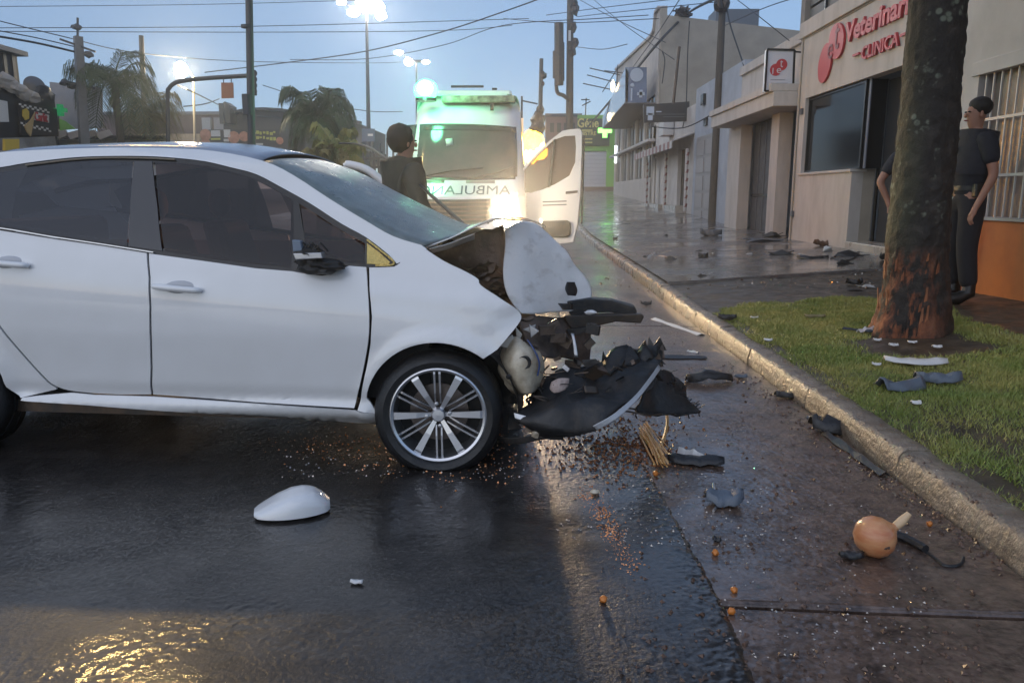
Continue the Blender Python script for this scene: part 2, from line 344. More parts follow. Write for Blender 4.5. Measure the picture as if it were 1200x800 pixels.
for k in range(-1, 1):
    ya = np.array([yj(x, k) for x in XS]) + 0.02; yb = np.array([yj(x, k + 1) for x in XS]) - 0.018; ya = np.maximum(ya, 1.2); yb = np.minimum(yb, 6.4); rws = int((yb.mean() - ya.mean()) / 0.0066)
    if rws < 5: continue
    Tt = np.linspace(0, 1, rws); Y = ya[None, :] + (yb - ya)[None, :] * Tt[:, None]; X = np.repeat(XS[None, :], rws, 0); hs2 = stones(X.shape, 0.00075, 11 + k, 0.15)
    e_ = np.clip(np.minimum(Y - ya[None, :], yb[None, :] - Y) / 0.015, 0, 1); dense('slab_surface', X, Y, 0.0035 + hs2 - 0.006 * (1 - e_) ** 2, OLDR, road)
# kerb stones
kerb = bpy.data.objects.new('kerb', None); C.objects.link(kerb); kerb['kind'] = 'structure'; WL[kerb.name] = Vector((0, 0, 0))
y = 0.3; k = 0; kb = []
gapy = gnd(884, 408).y
lens_ = []
for yy0 in (-2.0,): pass
bounds = [-8.0, -6.5, -5, -3.5, -2.0, -0.4, 0.9, 2.15, 3.3, 4.45, gapy, 6.6, 7.5, 8.6, 9.6, 10.9, 12.1, 13.4, 14.6, 15.9, 17.2, 18.4, 20, 22, 24]
random.seed(3)
for a0, b0 in zip(bounds[:-1], bounds[1:]):
    dx = random.uniform(-0.008, 0.008); dz = random.uniform(-0.006, 0.006); g = 0.006 if abs(a0 - gapy) > 0.01 else 0.05
    nseg = max(3, int((b0 - a0) / 0.06)); prof = [(0.0, -0.05), (0.004, 0.05), (0.012, KH - 0.035), (0.022, KH - 0.014), (0.045, KH - 0.002), (0.10, KH), (KW - 0.012, KH), (KW, KH - 0.012), (KW, -0.05)]
    G = []
    for i in range(nseg + 1):
        yv = a0 + g + (b0 - a0 - g) * i / nseg; row = []
        for j, (px_, pz_) in enumerate(prof):
            q = Vector((px_ * 20 + a0, yv * 9, pz_ * 20)); d = noise.noise(q) * 0.010 + noise.noise(q * 3) * 0.005
            if j in (0, len(prof) - 1, len(prof) - 2): d *= 0.2
            row.append((KX + px_ + dx - abs(d) * (1 if j < 4 else 0) + (0.006 if j < 4 else 0), yv, rise(yv) + pz_ + dz + (d * 0.8 if j > 2 else 0)))
        G.append(row)
    m = MB(); m.grid(G); nb = len(prof)
    m.add(G[0], [tuple(range(nb))]); m.add(G[-1], [tuple(range(nb))[::-1]])
    o = m.build('kerb_stone', KERBM, kerb, smooth=True, sharp=60, base=(0, 0, 0))
# far kerb in one run, far side of the avenue
m = MB()
for a0, b0 in zip([24, 26, 30, 36, 44, 56, 70], [26, 30, 36, 44, 56, 70, 90]):
    G = [[(KX, yv, rise(yv) - 0.05), (KX + 0.01, yv, rise(yv) + KH - 0.02), (KX + 0.03, yv, rise(yv) + KH), (KX + KW, yv, rise(yv) + KH)] for yv in (a0, b0)]
    m.grid(G)
m.build('far_kerb_run', KERBM, kerb, base=(0, 0, 0))
lp = MB().box((-15.5, -6, -0.05), (-11, 90, 0.10)).build('pavement_opposite', WALK, base=(0, 0, 0)); structure(lp)
# pavement: a cement slab from Y = YS on (its near edge is a low step), soil and grass nearer
s1, s2 = gnd(800, 331), gnd(1030, 316)
YS = 0.5 * (s1.y + s2.y)
def ys_edge(x): return s1.y + (s2.y - s1.y) / (s2.x - s1.x) * (min(x, 4.6) - s1.x) + 0.05 * noise.noise(Vector((x * 2, 1, 0)))
xs = list(np.linspace(KX + KW, 7.2, 22))
G = []
far = [0, 0.3, 1, 2, 3, 4.5, 6, 8, 10, 12, 14, 16, 19, 24, 32, 42, 54, 72]
for d in far: G.append([(x, ys_edge(x) + d, H(x, ys_edge(x) + d) + 0.02) for x in xs])
G.insert(0, [(x, ys_edge(x) - 0.02, H(x, ys_edge(x)) - 0.08) for x in xs])
o = MB().grid(G).build('pavement', WALK, recalc=False, base=(0, 0, 0)); structure(o)
# soil between
xs2 = list(np.linspace(KX + KW, 7.2, 60)); ysl = list(np.linspace(-2, YS + 0.6, 110))
def soilh(x, y):
    d = min(1, (x - KX - KW) / 0.12)
    return H(x, y) - 0.012 + d * (0.022 * noise.noise(Vector((x * 1.3, y * 1.3, 0))) + 0.012 * noise.noise(Vector((x * 5, y * 5, 2))) + 0.006 * noise.noise(Vector((x * 16, y * 16, 2))))
o = MB().grid([[(x, y, soilh(x, y)) for x in xs2] for y in ysl]).build('soil', SOIL, recalc=False, base=(0, 0, 0)); structure(o)
for p in o.data.polygons: p.use_smooth = True
# grass: short individual blades
rng = np.random.default_rng(5)
TREE = gnd(1072, 394)
def grass(n):
    x = rng.uniform(KX + KW - 0.02, 4.4, n); y = rng.uniform(0.8, 8.4, n)
    keep = []
    for i in range(n):
        xx_, yy_ = x[i], y[i]
        d = 0.72 + 0.65 * noise.noise(Vector((xx_ * 1.1, yy_ * 1.1, 7))) + 0.5 * noise.noise(Vector((xx_ * 4, yy_ * 4, 9)))
        rt = math.hypot(xx_ - TREE.x + 0.05, yy_ - TREE.y + 0.25)
        if rt < 0.75: d -= (0.75 - rt) * 2.2
        lim = 7.9 - 0.35 * max(0, 2.6 - xx_) * 2 + 0.3 * noise.noise(Vector((xx_ * 2, 0, 4)))
        if yy_ > lim: d -= (yy_ - lim) * 4
        if xx_ > 3.5: d -= (xx_ - 3.5) * 2.4 * (1 if yy_ > 4.2 else 0.2)
        if xx_ < KX + KW + 0.10: d -= 0.35
        if rng.random() < d * 1.25: keep.append(i)
    x = x[keep]; y = y[keep]; n = len(x)
    near = y < 5.0
    z = np.array([soilh(max(a, KX + KW), b) for a, b in zip(x, y)])
    hgt = rng.uniform(0.010, 0.032, n); wd = np.where(near, 0.0022, 0.0035) * rng.uniform(0.7, 1.4, n); an = rng.uniform(0, math.tau, n); le = rng.uniform(0.3, 1.3, n) * hgt; la = rng.uniform(0, math.tau, n)
    b0 = np.stack([x - wd * np.cos(an), y - wd * np.sin(an), z - 0.003], 1); b1 = np.stack([x + wd * np.cos(an), y + wd * np.sin(an), z - 0.003], 1)
    tp = np.stack([x + le * np.cos(la), y + le * np.sin(la), z + hgt], 1)
    V = np.stack([b0, b1, tp], 1).reshape(-1, 3)
    me = bpy.data.meshes.new('grass'); me.vertices.add(3 * n); me.vertices.foreach_set('co', V.ravel()); me.loops.add(3 * n); me.loops.foreach_set('vertex_index', np.arange(3 * n)); me.polygons.add(n)
    me.polygons.foreach_set('loop_start', np.arange(n) * 3); me.polygons.foreach_set('loop_total', np.full(n, 3)); me.update(calc_edges=True)
    return me
GRASSM = mk('grass_blades', (0.17, 0.24, 0.045), 0.5, col2=(0.38, 0.34, 0.10), nscale=2.2, contrast=(0.35, 0.7))
gm = grass(420000); gm.materials.append(GRASSM)
go = bpy.data.objects.new('grass', gm); C.objects.link(go); tag(go, 'short patchy grass on the verge beside the kerb', 'grass', kind='stuff')
# ================================================================== the crashed white hatchback
F0 = pZ(513.4, 551, 0.012); R0 = pZ(-60, 531, 0.012)
U = (F0 - R0); U.z = 0; WB = U.length; U.normalize(); N = Vector((-U.y, U.x, 0)); CW = 1.72
car = thing('crashed_car', F0, 'white hatchback with smashed front end, standing across the wet road', 'car')
def W(u, v, z): return F0 + U * u + N * v + Vector((0, 0, z - F0.z))
def c_at(px, py, v):                                   # point of the car's plane v, as (u, z)
    p = pP(px, py, F0 + N * v, N); return (p - F0).dot(U), p.z
def P3(px, py, v): return pP(px, py, F0 + N * v, N)
_b1, _b2 = c_at(409, 312, 0.03), c_at(0, 268, 0.03)
def belt(u): return _b1[1] + (_b2[1] - _b1[1]) * (u - _b1[0]) / (_b2[0] - _b1[0])
def table(kn, sig=0.010):
    xs_ = np.arange(kn[0][0] - 0.1, kn[-1][0] + 0.1, 0.004); v = np.interp(xs_, [k[0] for k in kn], [k[1] for k in kn])
    w_ = int(3 * sig / 0.004); ker = np.exp(-0.5 * (np.arange(-w_, w_ + 1) * 0.004 / sig) ** 2); ker /= ker.sum()
    return xs_, np.convolve(np.pad(v, w_, mode='edge'), ker, mode='valid')
T_up = table([(-0.5, 0.49 * 0.5 + 0.03), (-0.47, 0.30), (-0.4, 0.225), (-0.25, 0.145), (-0.1, 0.075), (0.0, 0.034), (0.02, 0.03), (0.06, 0.014), (0.12, 0.000), (0.2, -0.014), (0.3, -0.020), (0.5, -0.014), (0.7, -0.006), (1.2, 0.0)])
T_lo = table([(0.05, 0.16), (0.18, 0.12), (0.225, 0.07), (0.25, 0.022), (0.295, 0.014), (0.315, 0.040), (0.345, 0.034), (0.372, 0.022), (0.43, 0.018), (0.62, 0.002), (0.75, 0.0), (2, 0.0)], 0.007)
ARC_R = 0.34
RWZ = c_at(-60, 455, 0)[1]; FWC = c_at(513.4, 486.5, 0)
def vs_(u, z):
    v = float(np.interp(belt(u) - z, *T_up)) + float(np.interp(z, *T_lo))
    v += 0.012 * ((u + 1.3) / 1.3) ** 2
    if u > 0.12: v += 0.55 * (u - 0.12) ** 2
    if u < -WB: v += 0.25 * (u + WB) ** 2
    for cu, cz in ((FWC[0], FWC[1]), (-WB, RWZ)):
        r = math.hypot(u - cu, z - cz)
        v -= 0.022 * math.exp(-((r - 0.345) / 0.035) ** 4) if z > 0.2 else 0
    return v
def uz(px, py, off=0.0):
    v = 0.0
    for _ in range(12):
        u, z = c_at(px, py, v + off); v = 0.5 * v + 0.5 * vs_(u, z)
    return u, z
def panel(name, pts, mat, off=0.0, th=0.012, step=0.035, parent=None, fn=None, smooth=True, uzpts=None):
    Q = uzpts or [uz(x, y, off) for x, y in pts]
    bm = bmesh.new(); vv = [bm.verts.new((u, 0, z)) for u, z in Q]; f = bm.faces.new(vv)
    u0 = min(q[0] for q in Q); u1 = max(q[0] for q in Q); z0 = min(q[1] for q in Q); z1 = max(q[1] for q in Q)
    for no, st in ((Vector((0.94, 0, 0.342)), step), (Vector((-0.29, 0, 0.957)), step * 0.7)):   # skewed to every seam, so that no slivers arise
        pr = [Vector((q[0], 0, q[1])).dot(no) for q in Q]; t = math.floor(min(pr) / st) * st + st
        while t < max(pr):
            bmesh.ops.bisect_plane(bm, geom=bm.verts[:] + bm.edges[:] + bm.faces[:], plane_co=no * t, plane_no=no); t += st
    bmesh.ops.remove_doubles(bm, verts=bm.verts, dist=0.0006)
    o0 = W((u0 + u1) / 2, 0, (z0 + z1) / 2)
    for v in bm.verts:
        u, z = v.co.x, v.co.z; vv_ = vs_(u, z) + off
        if fn: vv_ += fn(u, z)
        v.co = W(u, vv_, z) - o0
    bmesh.ops.recalc_face_normals(bm, faces=bm.faces)
    av = sum((f.normal * f.calc_area() for f in bm.faces), Vector())
    if av.dot(N) > 0: bmesh.ops.reverse_faces(bm, faces=bm.faces)
    bm.normal_update()
    if th:
        be_ = [e for e in bm.edges if len(e.link_faces) == 1]
        ex = bmesh.ops.extrude_edge_only(bm, edges=be_)
        for g_ in ex['geom']:
            if isinstance(g_, bmesh.types.BMVert): g_.co += N * th
        bm.normal_update()
    me = bpy.data.meshes.new(name); bm.to_mesh(me); bm.free(); me.materials.append(mat)
    for p in me.polygons: p.use_smooth = smooth
    me.set_sharp_from_angle(angle=R(38))
    o = bpy.data.objects.new(name, me); C.objects.link(o); par = parent or car; o.parent = par; o.location = o0 - WL[par.name]; WL[o.name] = o0
    return o
def patch(name, rows, mat, n=5, amp=0.0, fs=14, th=0.004, parent=None, close=False):   # rows of (px, py, v): a smooth crumpled sheet
    rr = [[tuple(P3(*c)) for c in row] for row in rows]
    rr = [cr(r, n) for r in rr]; cols = list(zip(*rr)); cols = [cr(list(c), n) for c in cols]; G = list(zip(*cols))
    G2 = []
    for row in G:
        r2 = []
        for p in row:
            p = Vector(p)
            if amp: p = p + noise.noise_vector(p * fs) * amp + noise.noise_vector(p * fs * 0.37 + Vector((3, 1, 2))) * amp * 1.5
            r2.append(p)
        G2.append(r2)
    return MB().grid(G2).build(name, mat, parent or car, smooth=True, sharp=50, solid=-th, recalc=True)
# --- panels (photo pixels mapped on to the body surface)
trim_top = cr([(-190, 225), (-120, 205), (-60, 202), (0, 196), (30, 191), (80, 185), (120, 183), (170, 183), (205, 185), (240, 189), (270, 196), (300, 204), (329, 219), (363, 238), (400, 262), (429, 278), (455, 298), (465, 309)], 3)
band_top = cr([(-215, 222), (-150, 192), (-80, 184), (0, 178.5), (40, 176), (80, 174.5), (140, 173), (200, 174), (250, 177), (306, 188), (343, 205), (386, 233), (429, 259), (461, 277), (493, 287)], 3)
belt_px = [(-190, 250), (-120, 255), (0, 268), (60, 278), (120, 286.5), (180, 296), (300, 313), (343, 317)]
roof_rail = panel('roof_rail', trim_top + [(500, 292)] + band_top[::-1], WHITE, th=0.02)
gap_doors = [(173, 296), (175, 325), (176, 360), (176.6, 400), (177.3, 430), (178, 462)]
rear_seam = cr([(-30, 335), (0, 381), (22, 408), (48, 437), (62, 450), (80, 457), (110, 460.5)], 3)
arch_r = []
def arch_px(cu, cz, r, a0, a1, n=16): return [(cu + r * math.cos(R(a0 + (a1 - a0) * i / n)), cz + r * math.sin(R(a0 + (a1 - a0) * i / n))) for i in range(n + 1)]
door_r = panel('rear_door', [(-105, 259), (0, 270), (60, 279.5), (120, 288), (172, 296.5)] + [(x - 1.1, y) for x, y in gap_doors] + [(140, 462)] + rear_seam[::-1] + [(-60, 300), (-95, 275)], WHITE)
gap_f = cr([(431, 326), (433.5, 371), (432, 402), (425, 440), (416, 478)], 3)
front_belt = [(181, 298), (240, 306), (300, 314.5), (343, 318), (360, 321.5), (377, 323), (388, 321), (397, 316), (409, 311.5), (429, 313)]
door_f = panel('front_door', [(x + 1.5, y) for x, y in gap_doors[::-1]] + front_belt + [(x - 1.0, y) for x, y in gap_f] + [(300, 471)], WHITE)
# quarter panel with the rear wheel arch, tail behind it
UB = uz(-30, 335); 
q_low = [uz(x - 2.0, y + 1.0) for x, y in rear_seam[3:14]]
tail = [(-WB - 0.70, belt(-WB) - 0.02), (-WB - 0.74, 0.80), (-WB - 0.72, 0.5), (-WB - 0.60, 0.30), (-WB - 0.36, 0.27)]
arch_rear = arch_px(-WB, RWZ, ARC_R, 176, 2, 18)
quarter = [uz(-60 - 3, 300), uz(-95 - 3, 275), uz(-107, 258)] + [(-WB - 0.45, belt(-WB - 0.4) + 0.0)] + tail + arch_rear
qr = q_low + [uz(66, 456), uz(45, 461), uz(24, 466)] 
panel('rear_quarter_panel', None, WHITE, uzpts=quarter + qr[::-1] + [uz(-32, 335)])
panel('rear_pillar_panel', None, WHITE, uzpts=[(-WB - 0.45, belt(-WB - 0.4) + 0.004), uz(-107, 257), uz(-112, 240), uz(-90, 206), uz(-150, 195), (-WB - 0.55, belt(-WB) + 0.2)])
# sill
sill_top = [(30, 462.5), (66, 458.5), (84, 460), (110, 462.5), (178, 464.5), (300, 473), (416, 481), (424, 441), (434, 405), (441, 392)]
panel('sill', [(24, 469), (26, 466)] + [(40, 464)] + sill_top[2:7] + [(441, 484), (441, 497), (400, 494), (250, 485), (100, 474.5), (30, 470)], WHITE, off=-0.004)
# front fender: crumpled towards its tip
cu, cz = FWC
arch_f = arch_px(cu, cz, 0.338, 168, 52, 22)
fen_top = cr([(497, 291), (520, 306), (545, 318), (560, 327), (563, 334), (585, 349), (602, 360), (609, 367), (610.5, 374), (604, 384), (594, 396), (583, 409)], 3)
afp = [uz(x, y) for x, y in [(432.5, 313.5), (450, 313), (462, 312.5), (469, 308), (468, 302), (461, 292), (470, 290), (497, 291)]] + [uz(x, y) for x, y in fen_top[1:]]
af_low = [uz(441, 480), uz(423.5, 462), uz(427.5, 440), uz(434.5, 402), uz(436, 371)]
def crump(u, z): return -0.006 * math.exp(-((z - 0.80 + 0.1 * u) / 0.03) ** 2) * (1 if u > -0.3 else 0) + 0.012 * max(0, u - 0.05) * 4 * noise.noise(Vector((u * 9, z * 9, 1))) + 0.003 * noise.noise(Vector((u * 4, z * 5, 6))) * (1 if u > -0.25 else 0)
fender = panel('front_fender', None, WHITE, uzpts=afp + arch_f[::-1] + [uz(442, 484)] + [uz(419, 481)] + af_low[1:], fn=crump)
# glazing
tt = trim_top[1:-2]
panel('window_trim', tt + [(x - 1.5, y + 7) for x, y in tt[::-1]], BLACKT, off=0.004, th=0.012)
panel('belt_trim', [(-105, 248)] + [(x, y - 6.5) for x, y in belt_px[1:]] + [(343, 318.5), (300, 315), (180, 298), (120, 288.5), (60, 280), (0, 270), (-105, 258)], BLACKT, off=0.004, th=0.012)
panel('window_divider', [(341, 318), (341.5, 232), (350, 235), (357, 280), (358.5, 302), (359, 320)], BLACKT, off=0.002, th=0.012)
panel('mirror_sail', [(357, 299), (385, 296), (400, 304), (426, 306), (428, 284), (466, 309), (460, 313), (429, 314), (409, 312), (397, 317), (388, 322), (377, 324), (358, 321)], BLACKT, off=0.004, th=0.012)
rg = [(-95, 250), (2, 265), (60, 275), (120, 284), (149, 288.5), (153, 240), (156, 190), (120, 187.5), (80, 190), (30, 197), (4, 202), (-60, 208), (-95, 222)]
w1 = panel('rear_door_window', rg, GL_DARK, off=0.001, th=0)
fg = [(193, 294), (250, 303), (300, 309), (341, 313), (344, 275), (343.5, 236), (325, 223), (300, 210), (270, 201), (240, 194), (205, 190.5), (182, 190)]
w2 = panel('front_door_window', fg, GL_SIDE, off=0.001, th=0)
qg = [(358, 300), (356, 275), (353, 243), (380, 259), (405, 274), (426, 288), (427, 309), (400, 306), (385, 298)]
w3 = panel('quarter_window', qg, GL_SIDE, off=0.001, th=0)
panel('pillar_cover', [(157, 189), (178, 189), (184, 240), (190, 294), (151, 288.5)], mk('satin_pillar_plastic', (0.05, 0.05, 0.055), 0.25), off=-0.001, th=0.006)
# shiny strips
def strip(name, pts, mat, off, r, par=None):
    P = []
    for x, y in pts:
        u, z = uz(x, y, off); P.append(W(u, vs_(u, z) + off, z))
    return MB().tube(P, r, 6).build(name, mat, par or car, smooth=True)
strip('chrome_strip', cr([(-95, 256), (0, 267.5), (60, 277.5), (120, 286.5), (180, 296)], 4), CHROME, -0.004, 0.0045)
strip('chrome_strip', cr([(430, 281), (448, 295), (461, 306), (458, 310.5), (440, 311)], 4), GLINTCH, -0.002, 0.005)
panel('corner_trim', [(430, 285), (445, 296), (457, 307), (455, 310), (430, 309)], GLINTCH, off=-0.001, th=0.004)
strip('water_bead_strip', cr([(30, 193.5), (80, 187.5), (120, 185), (170, 185.3), (205, 187)], 4), mk('wet_gutter_seal', (0.35, 0.28, 0.2), 0.3, bump=1, bscale=200), -0.004, 0.004)
# door handles
for (hx, hy), wdt, door in (((9, 308), 52, door_r), ((209, 337), 56, door_f)):
    u, z = uz(hx, hy); v = vs_(u, z)
    s_ = 0.105
    cup = MB().blob(W(u + 0.01, v + 0.004, z), (s_ * 0.72, 0.012, 0.032), 3, 0).build('handle_recess', mk('recess_paint', (0.45, 0.45, 0.47), 0.4), door, smooth=True)
    G = []
    pts = [W(u - s_, v - 0.004, z + 0.006), W(u - s_ * 0.9, v - 0.026, z + 0.007), W(u, v - 0.036, z), W(u + s_ * 0.9, v - 0.026, z - 0.008), W(u + s_, v - 0.004, z - 0.01)]
    hd = MB().tube(cr([tuple(p) for p in pts], 4), [0.006, 0.009, 0.012, 0.013, 0.014] + [0.0145] * 8 + [0.013, 0.012, 0.009, 0.006], 10)
    hd.build('handle', WHITE, door, smooth=True)
# mirror stump: black arm, broken bracket and lamp strip (the cap lies on the road)
u, z = uz(362, 308); v = vs_(u, z)
ms = MB(); ms.blob(P3(376, 312, v - 0.06), (0.10, 0.07, 0.035), 3, 0.3); ms.blob(P3(362, 300, v - 0.08), (0.06, 0.05, 0.045), 3, 0.5)
mirror = ms.build('door_mirror_stump', BLACKP, car, smooth=True)
tag(mirror, 'broken black mirror base without its cap')
MB().prism([P3(x, y, v - 0.13) for x, y in ((343, 297), (376, 296), (378, 303), (346, 304.5))], N * 0.05).build('mirror_lamp', STEEL, mirror, bevel=0.004)
MB().prism([P3(x, y, v - 0.12) for x, y in ((342, 281), (352, 282), (354, 294), (343, 295))], N * 0.03).build('mirror_motor', mk('grey_blue_plastic', (0.16, 0.2, 0.26), 0.4), mirror, bevel=0.004)
m = MB()
for q in range(5):
    a = P3(350 + q * 5, 292 + (q % 2) * 3, v - 0.11); m.tube([a, a + Vector((0.02, 0.0, 0.03)), a + Vector((0.045, 0.03, -0.01))], 0.004, 5)
m.build('mirror_wires', BLACKP, mirror)
# roof, windscreen (near edge from the photo, mirrored to the far side)
def loft_roof(px, f_v, camber, fwd, name, mat, nv=14, inset=0.0):
    G = []
    for (x, y) in px:
        u, z = uz(x, y); v0 = vs_(u, z) + inset; row = []
        for j in range(nv + 1):
            t = j / nv; v = v0 + (CW - 2 * v0) * t; s_ = 1 - (2 * t - 1) ** 2
            row.append(W(u + fwd(u) * s_, v, z + camber * s_ ** 0.8))
        G.append(row)
    return MB().grid(G).build(name, mat, car, smooth=True, sharp=60, solid=-0.008)
ub = c_at(306, 188, 0.25)[0]
loft_roof(band_top[9:32 - 4], None, 0.058, lambda u: 0, 'roof_panel', GL_ROOF)
ws_px = cr([(308, 189), (343, 205), (386, 233), (429, 259), (461, 277), (494, 288)], 4)
ue = uz(494, 288)[0]; us = uz(308, 189)[0]
loft_roof(ws_px, None, 0.035, lambda u: 0.04 + 0.12 * max(0, (u - us) / (ue - us)), 'windscreen', GL_FRONT, 16, 0.004)
# far side of the body, so that the car is whole from other sides
def mir(o, name):
    me = o.data.copy(); c = o.copy(); c.data = me; c.name = name; C.objects.link(c); o0 = WL[o.name]
    for v_ in me.vertices:
        p = o0 + v_.co; d = (p - F0).dot(N); v_.co = p + N * (CW - 2 * d) - o0
    me.flip_normals(); WL[c.name] = o0; return c
for nm in ('roof_rail', 'rear_door', 'front_door', 'rear_quarter_panel', 'rear_pillar_panel', 'sill', 'window_trim', 'belt_trim', 'window_divider', 'mirror_sail', 'rear_door_window', 'front_door_window', 'quarter_window'):
    o = bpy.data.objects[nm]; mir(o, nm)
# tail panel and floor
Gt = []
for (u_, z_) in [(-WB - 0.36, 0.27), (-WB - 0.66, 0.32), (-WB - 0.78, 0.5), (-WB - 0.80, 0.8), (-WB - 0.74, belt(-WB)), (-WB - 0.66, belt(-WB) + 0.15), (-WB - 0.45, belt(-WB) + 0.38)]:
    v0 = vs_(u_, z_) + 0.0
    Gt.append([W(u_ - 0.05 * (1 - (2 * t - 1) ** 2), v0 + (CW - 2 * v0) * t, z_) for t in np.linspace(0, 1, 9)])
MB().grid(Gt).build('tail_panel', WHITE, car, smooth=True)
def cb(u0, u1, v0, v1, z0, z1): 
    m = MB(); m.add([W(a, b, c) for c in (z0, z1) for a, b in ((u0, v0), (u1, v0), (u1, v1), (u0, v1))], [(0,3,2,1),(4,5,6,7),(0,1,5,4),(1,2,6,5),(2,3,7,6),(3,0,4,7)]); return m
cb(-WB - 0.5, -0.42, 0.12, CW - 0.12, 0.20, 0.26).build('floor_pan', DARKM, car)
cb(-0.46, -0.42, 0.10, CW - 0.10, 0.2, 0.86).build('firewall', BROWNM, car)
cb(-WB - 0.45, -0.5, 0.13, 0.16, 0.3, 0.9).build('door_lining', DARKIN, car); cb(-WB - 0.45, -0.4, CW - 0.20, CW - 0.17, 0.3, 0.96).build('door_lining', LININGR, car)
cb(-0.75, -0.35, 0.15, CW - 0.15, 0.75, 0.90).build('dashboard', DARKIN, car, bevel=0.03)
for v0 in (0.28, 1.0):
    s_ = cb(-1.40, -0.90, v0, v0 + 0.45, 0.42, 0.58).build('front_seat', SEAT, car, bevel=0.05)
    m = MB(); m.add([W(a, b, c) for (a, c, d) in ((-1.46, 0.55, 0), (-1.60, 1.10, 0.04)) for (a, b) in ((a, v0 + d), (a + 0.14, v0 + d), (a + 0.14, v0 + 0.45 - d), (a, v0 + 0.45 - d))], [(0,3,2,1),(4,5,6,7),(0,1,5,4),(1,2,6,5),(2,3,7,6),(3,0,4,7)]); m.build('seat_back', SEAT, s_, bevel=0.04)
    MB().blob(W(-1.55, v0 + 0.22, 1.20), (0.06, 0.11, 0.09), 2, 0).build('headrest', SEAT, s_, smooth=True)
cb(-2.5, -2.0, 0.2, CW - 0.2, 0.42, 0.58).build('rear_bench', SEAT, car, bevel=0.05); cb(-2.6, -2.45, 0.2, CW - 0.2, 0.5, 1.12).build('rear_bench_back', SEAT, car, bevel=0.05)
ALLOYM = mk('mid_alloy', (0.36, 0.36, 0.38), 0.3, metal=0.9)
# --- wheels
def wheel(cw_, nrm, Rt, flat, nm='front_wheel', side=1):
    nrm = nrm.normalized(); x = Vector((0, 0, 1)).cross(nrm).normalized(); y = nrm.cross(x)
    root = bpy.data.objects.new(nm, None); C.objects.link(root); root.parent = car; root.location = cw_ - WL[car.name]; WL[root.name] = cw_
    def T(r, a, h): return cw_ + x * (r * math.cos(a)) + y * (r * math.sin(a)) + nrm * h
    def circ(prof, n, name, mat, fl=False, close=True):
        m = MB(); vs = []
        for (r, h) in prof:
            for k in range(n):
                p = T(r, 2 * math.pi * k / n, h)
                if fl and p.z < 0.014 + flat * 0.0: p.z = 0.014
                if fl and p.z < cw_.z - 0.1:
                    tt = (cw_.z - 0.1 - p.z) / (cw_.z - 0.1); p += nrm * (0.02 * tt * (1 if h > -0.1 else -1))
                vs.append(p)
        fs = []; mm = len(prof)
        for i in range(mm if close else mm - 1):
            j = (i + 1) % mm
            for k in range(n): fs.append((i * n + k, i * n + (k + 1) % n, j * n + (k + 1) % n, j * n + k))
        return m.add(vs, fs).build(name, mat, root, smooth=True, sharp=45)
    Rr = 0.218
    circ([(Rr, 0.0), (Rr + 0.006, 0.012), (Rr + 0.03, 0.018), (Rt - 0.035, 0.012), (Rt - 0.012, -0.008), (Rt, -0.03), (Rt, -0.06), (Rt - 0.006, -0.062), (Rt - 0.006, -0.07), (Rt, -0.072), (Rt, -0.11), (Rt - 0.006, -0.112), (Rt - 0.006, -0.12), (Rt, -0.122), (Rt, -0.16), (Rt - 0.03, -0.2), (Rr, -0.19)], 64, 'tyre', RUBBER, fl=True)
    circ([(Rr + 0.004, 0.006), (Rr - 0.004, 0.010), (Rr - 0.014, 0.004), (Rr - 0.02, -0.03), (Rr - 0.03, -0.18), (Rr, -0.18)], 64, 'rim', ALLOY)
    circ([(0.001, -0.10), (0.20, -0.10), (0.20, -0.11), (0.001, -0.11)], 32, 'wheel_back', mk('wheel_well_dark', (0.01, 0.01, 0.01), 0.7), close=True)
    circ([(0.001, -0.062), (0.135, -0.062), (0.135, -0.075), (0.001, -0.075)], 40, 'brake_disc', mk('brake_steel', (0.12, 0.10, 0.09), 0.4, metal=0.8))
    def spoke(a, w0, w1, h, name, mat, off=0.0, r0=0.03):
        m = MB(); vs = []
        for (r, ww, hh) in ((r0, w0, h - 0.012), (0.10, (w0 + w1) / 2, h), (0.19, w1, h + 0.004), (Rr - 0.012, w1 * 1.05, h)):
            for (s, dh) in ((-1, 0), (1, 0), (0.8, -0.02), (-0.8, -0.02)):
                a_ = a; p = cw_ + (x * math.cos(a) + y * math.sin(a)) * r + (x * -math.sin(a) + y * math.cos(a)) * (s * ww / 2 + off) + nrm * (hh + dh); vs.append(p)
        fs = [(0, 1, 2, 3), (12, 15, 14, 13)]
        for i in range(3):
            for k in range(4): fs.append((i * 4 + k, i * 4 + (k + 1) % 4, i * 4 + 4 + (k + 1) % 4, i * 4 + 4 + k))
        m.add(vs, fs).build(name, mat, root)
    for k in range(6):
        a = R(k * 60 + 1); spoke(a, 0.018, 0.034, -0.004, 'spoke', ALLOY)
        b_ = R(k * 60 + 31)
        spoke(b_, 0.006, 0.009, -0.012, 'thin_spoke', ALLOYM, off=-0.012, r0=0.05); spoke(b_, 0.006, 0.009, -0.012, 'thin_spoke', ALLOYM, off=0.012, r0=0.05)
    circ([(0.001, 0.004), (0.026, 0.003), (0.032, -0.004), (0.032, -0.03), (0.001, -0.03)], 24, 'hub_cap', ALLOY, close=False)
    m = MB()
    for k in range(4):
        a = R(k * 90 + 8); p = T(0.052, a, -0.02); m.lathe([(0.010, 0), (0.010, 0.014), (0.004, 0.016)], p, nrm, 6)
    m.build('lug_nut', STEEL, root)
    return root
FWCp = P3(513.4, 486.5, 0.015)
wheel(FWCp + Vector((0, 0, 0)), (-N + U * 0.10), 0.293, 1)
RWC = W(-WB, 0.03, 0.300); wheel(RWC, -N, 0.305, 0, 'rear_wheel')
wheel(W(-0.0, CW - 0.03, 0.29), N, 0.293, 0, 'far_front_wheel'); wheel(W(-WB, CW - 0.03, 0.30), N, 0.305, 0, 'far_rear_wheel')
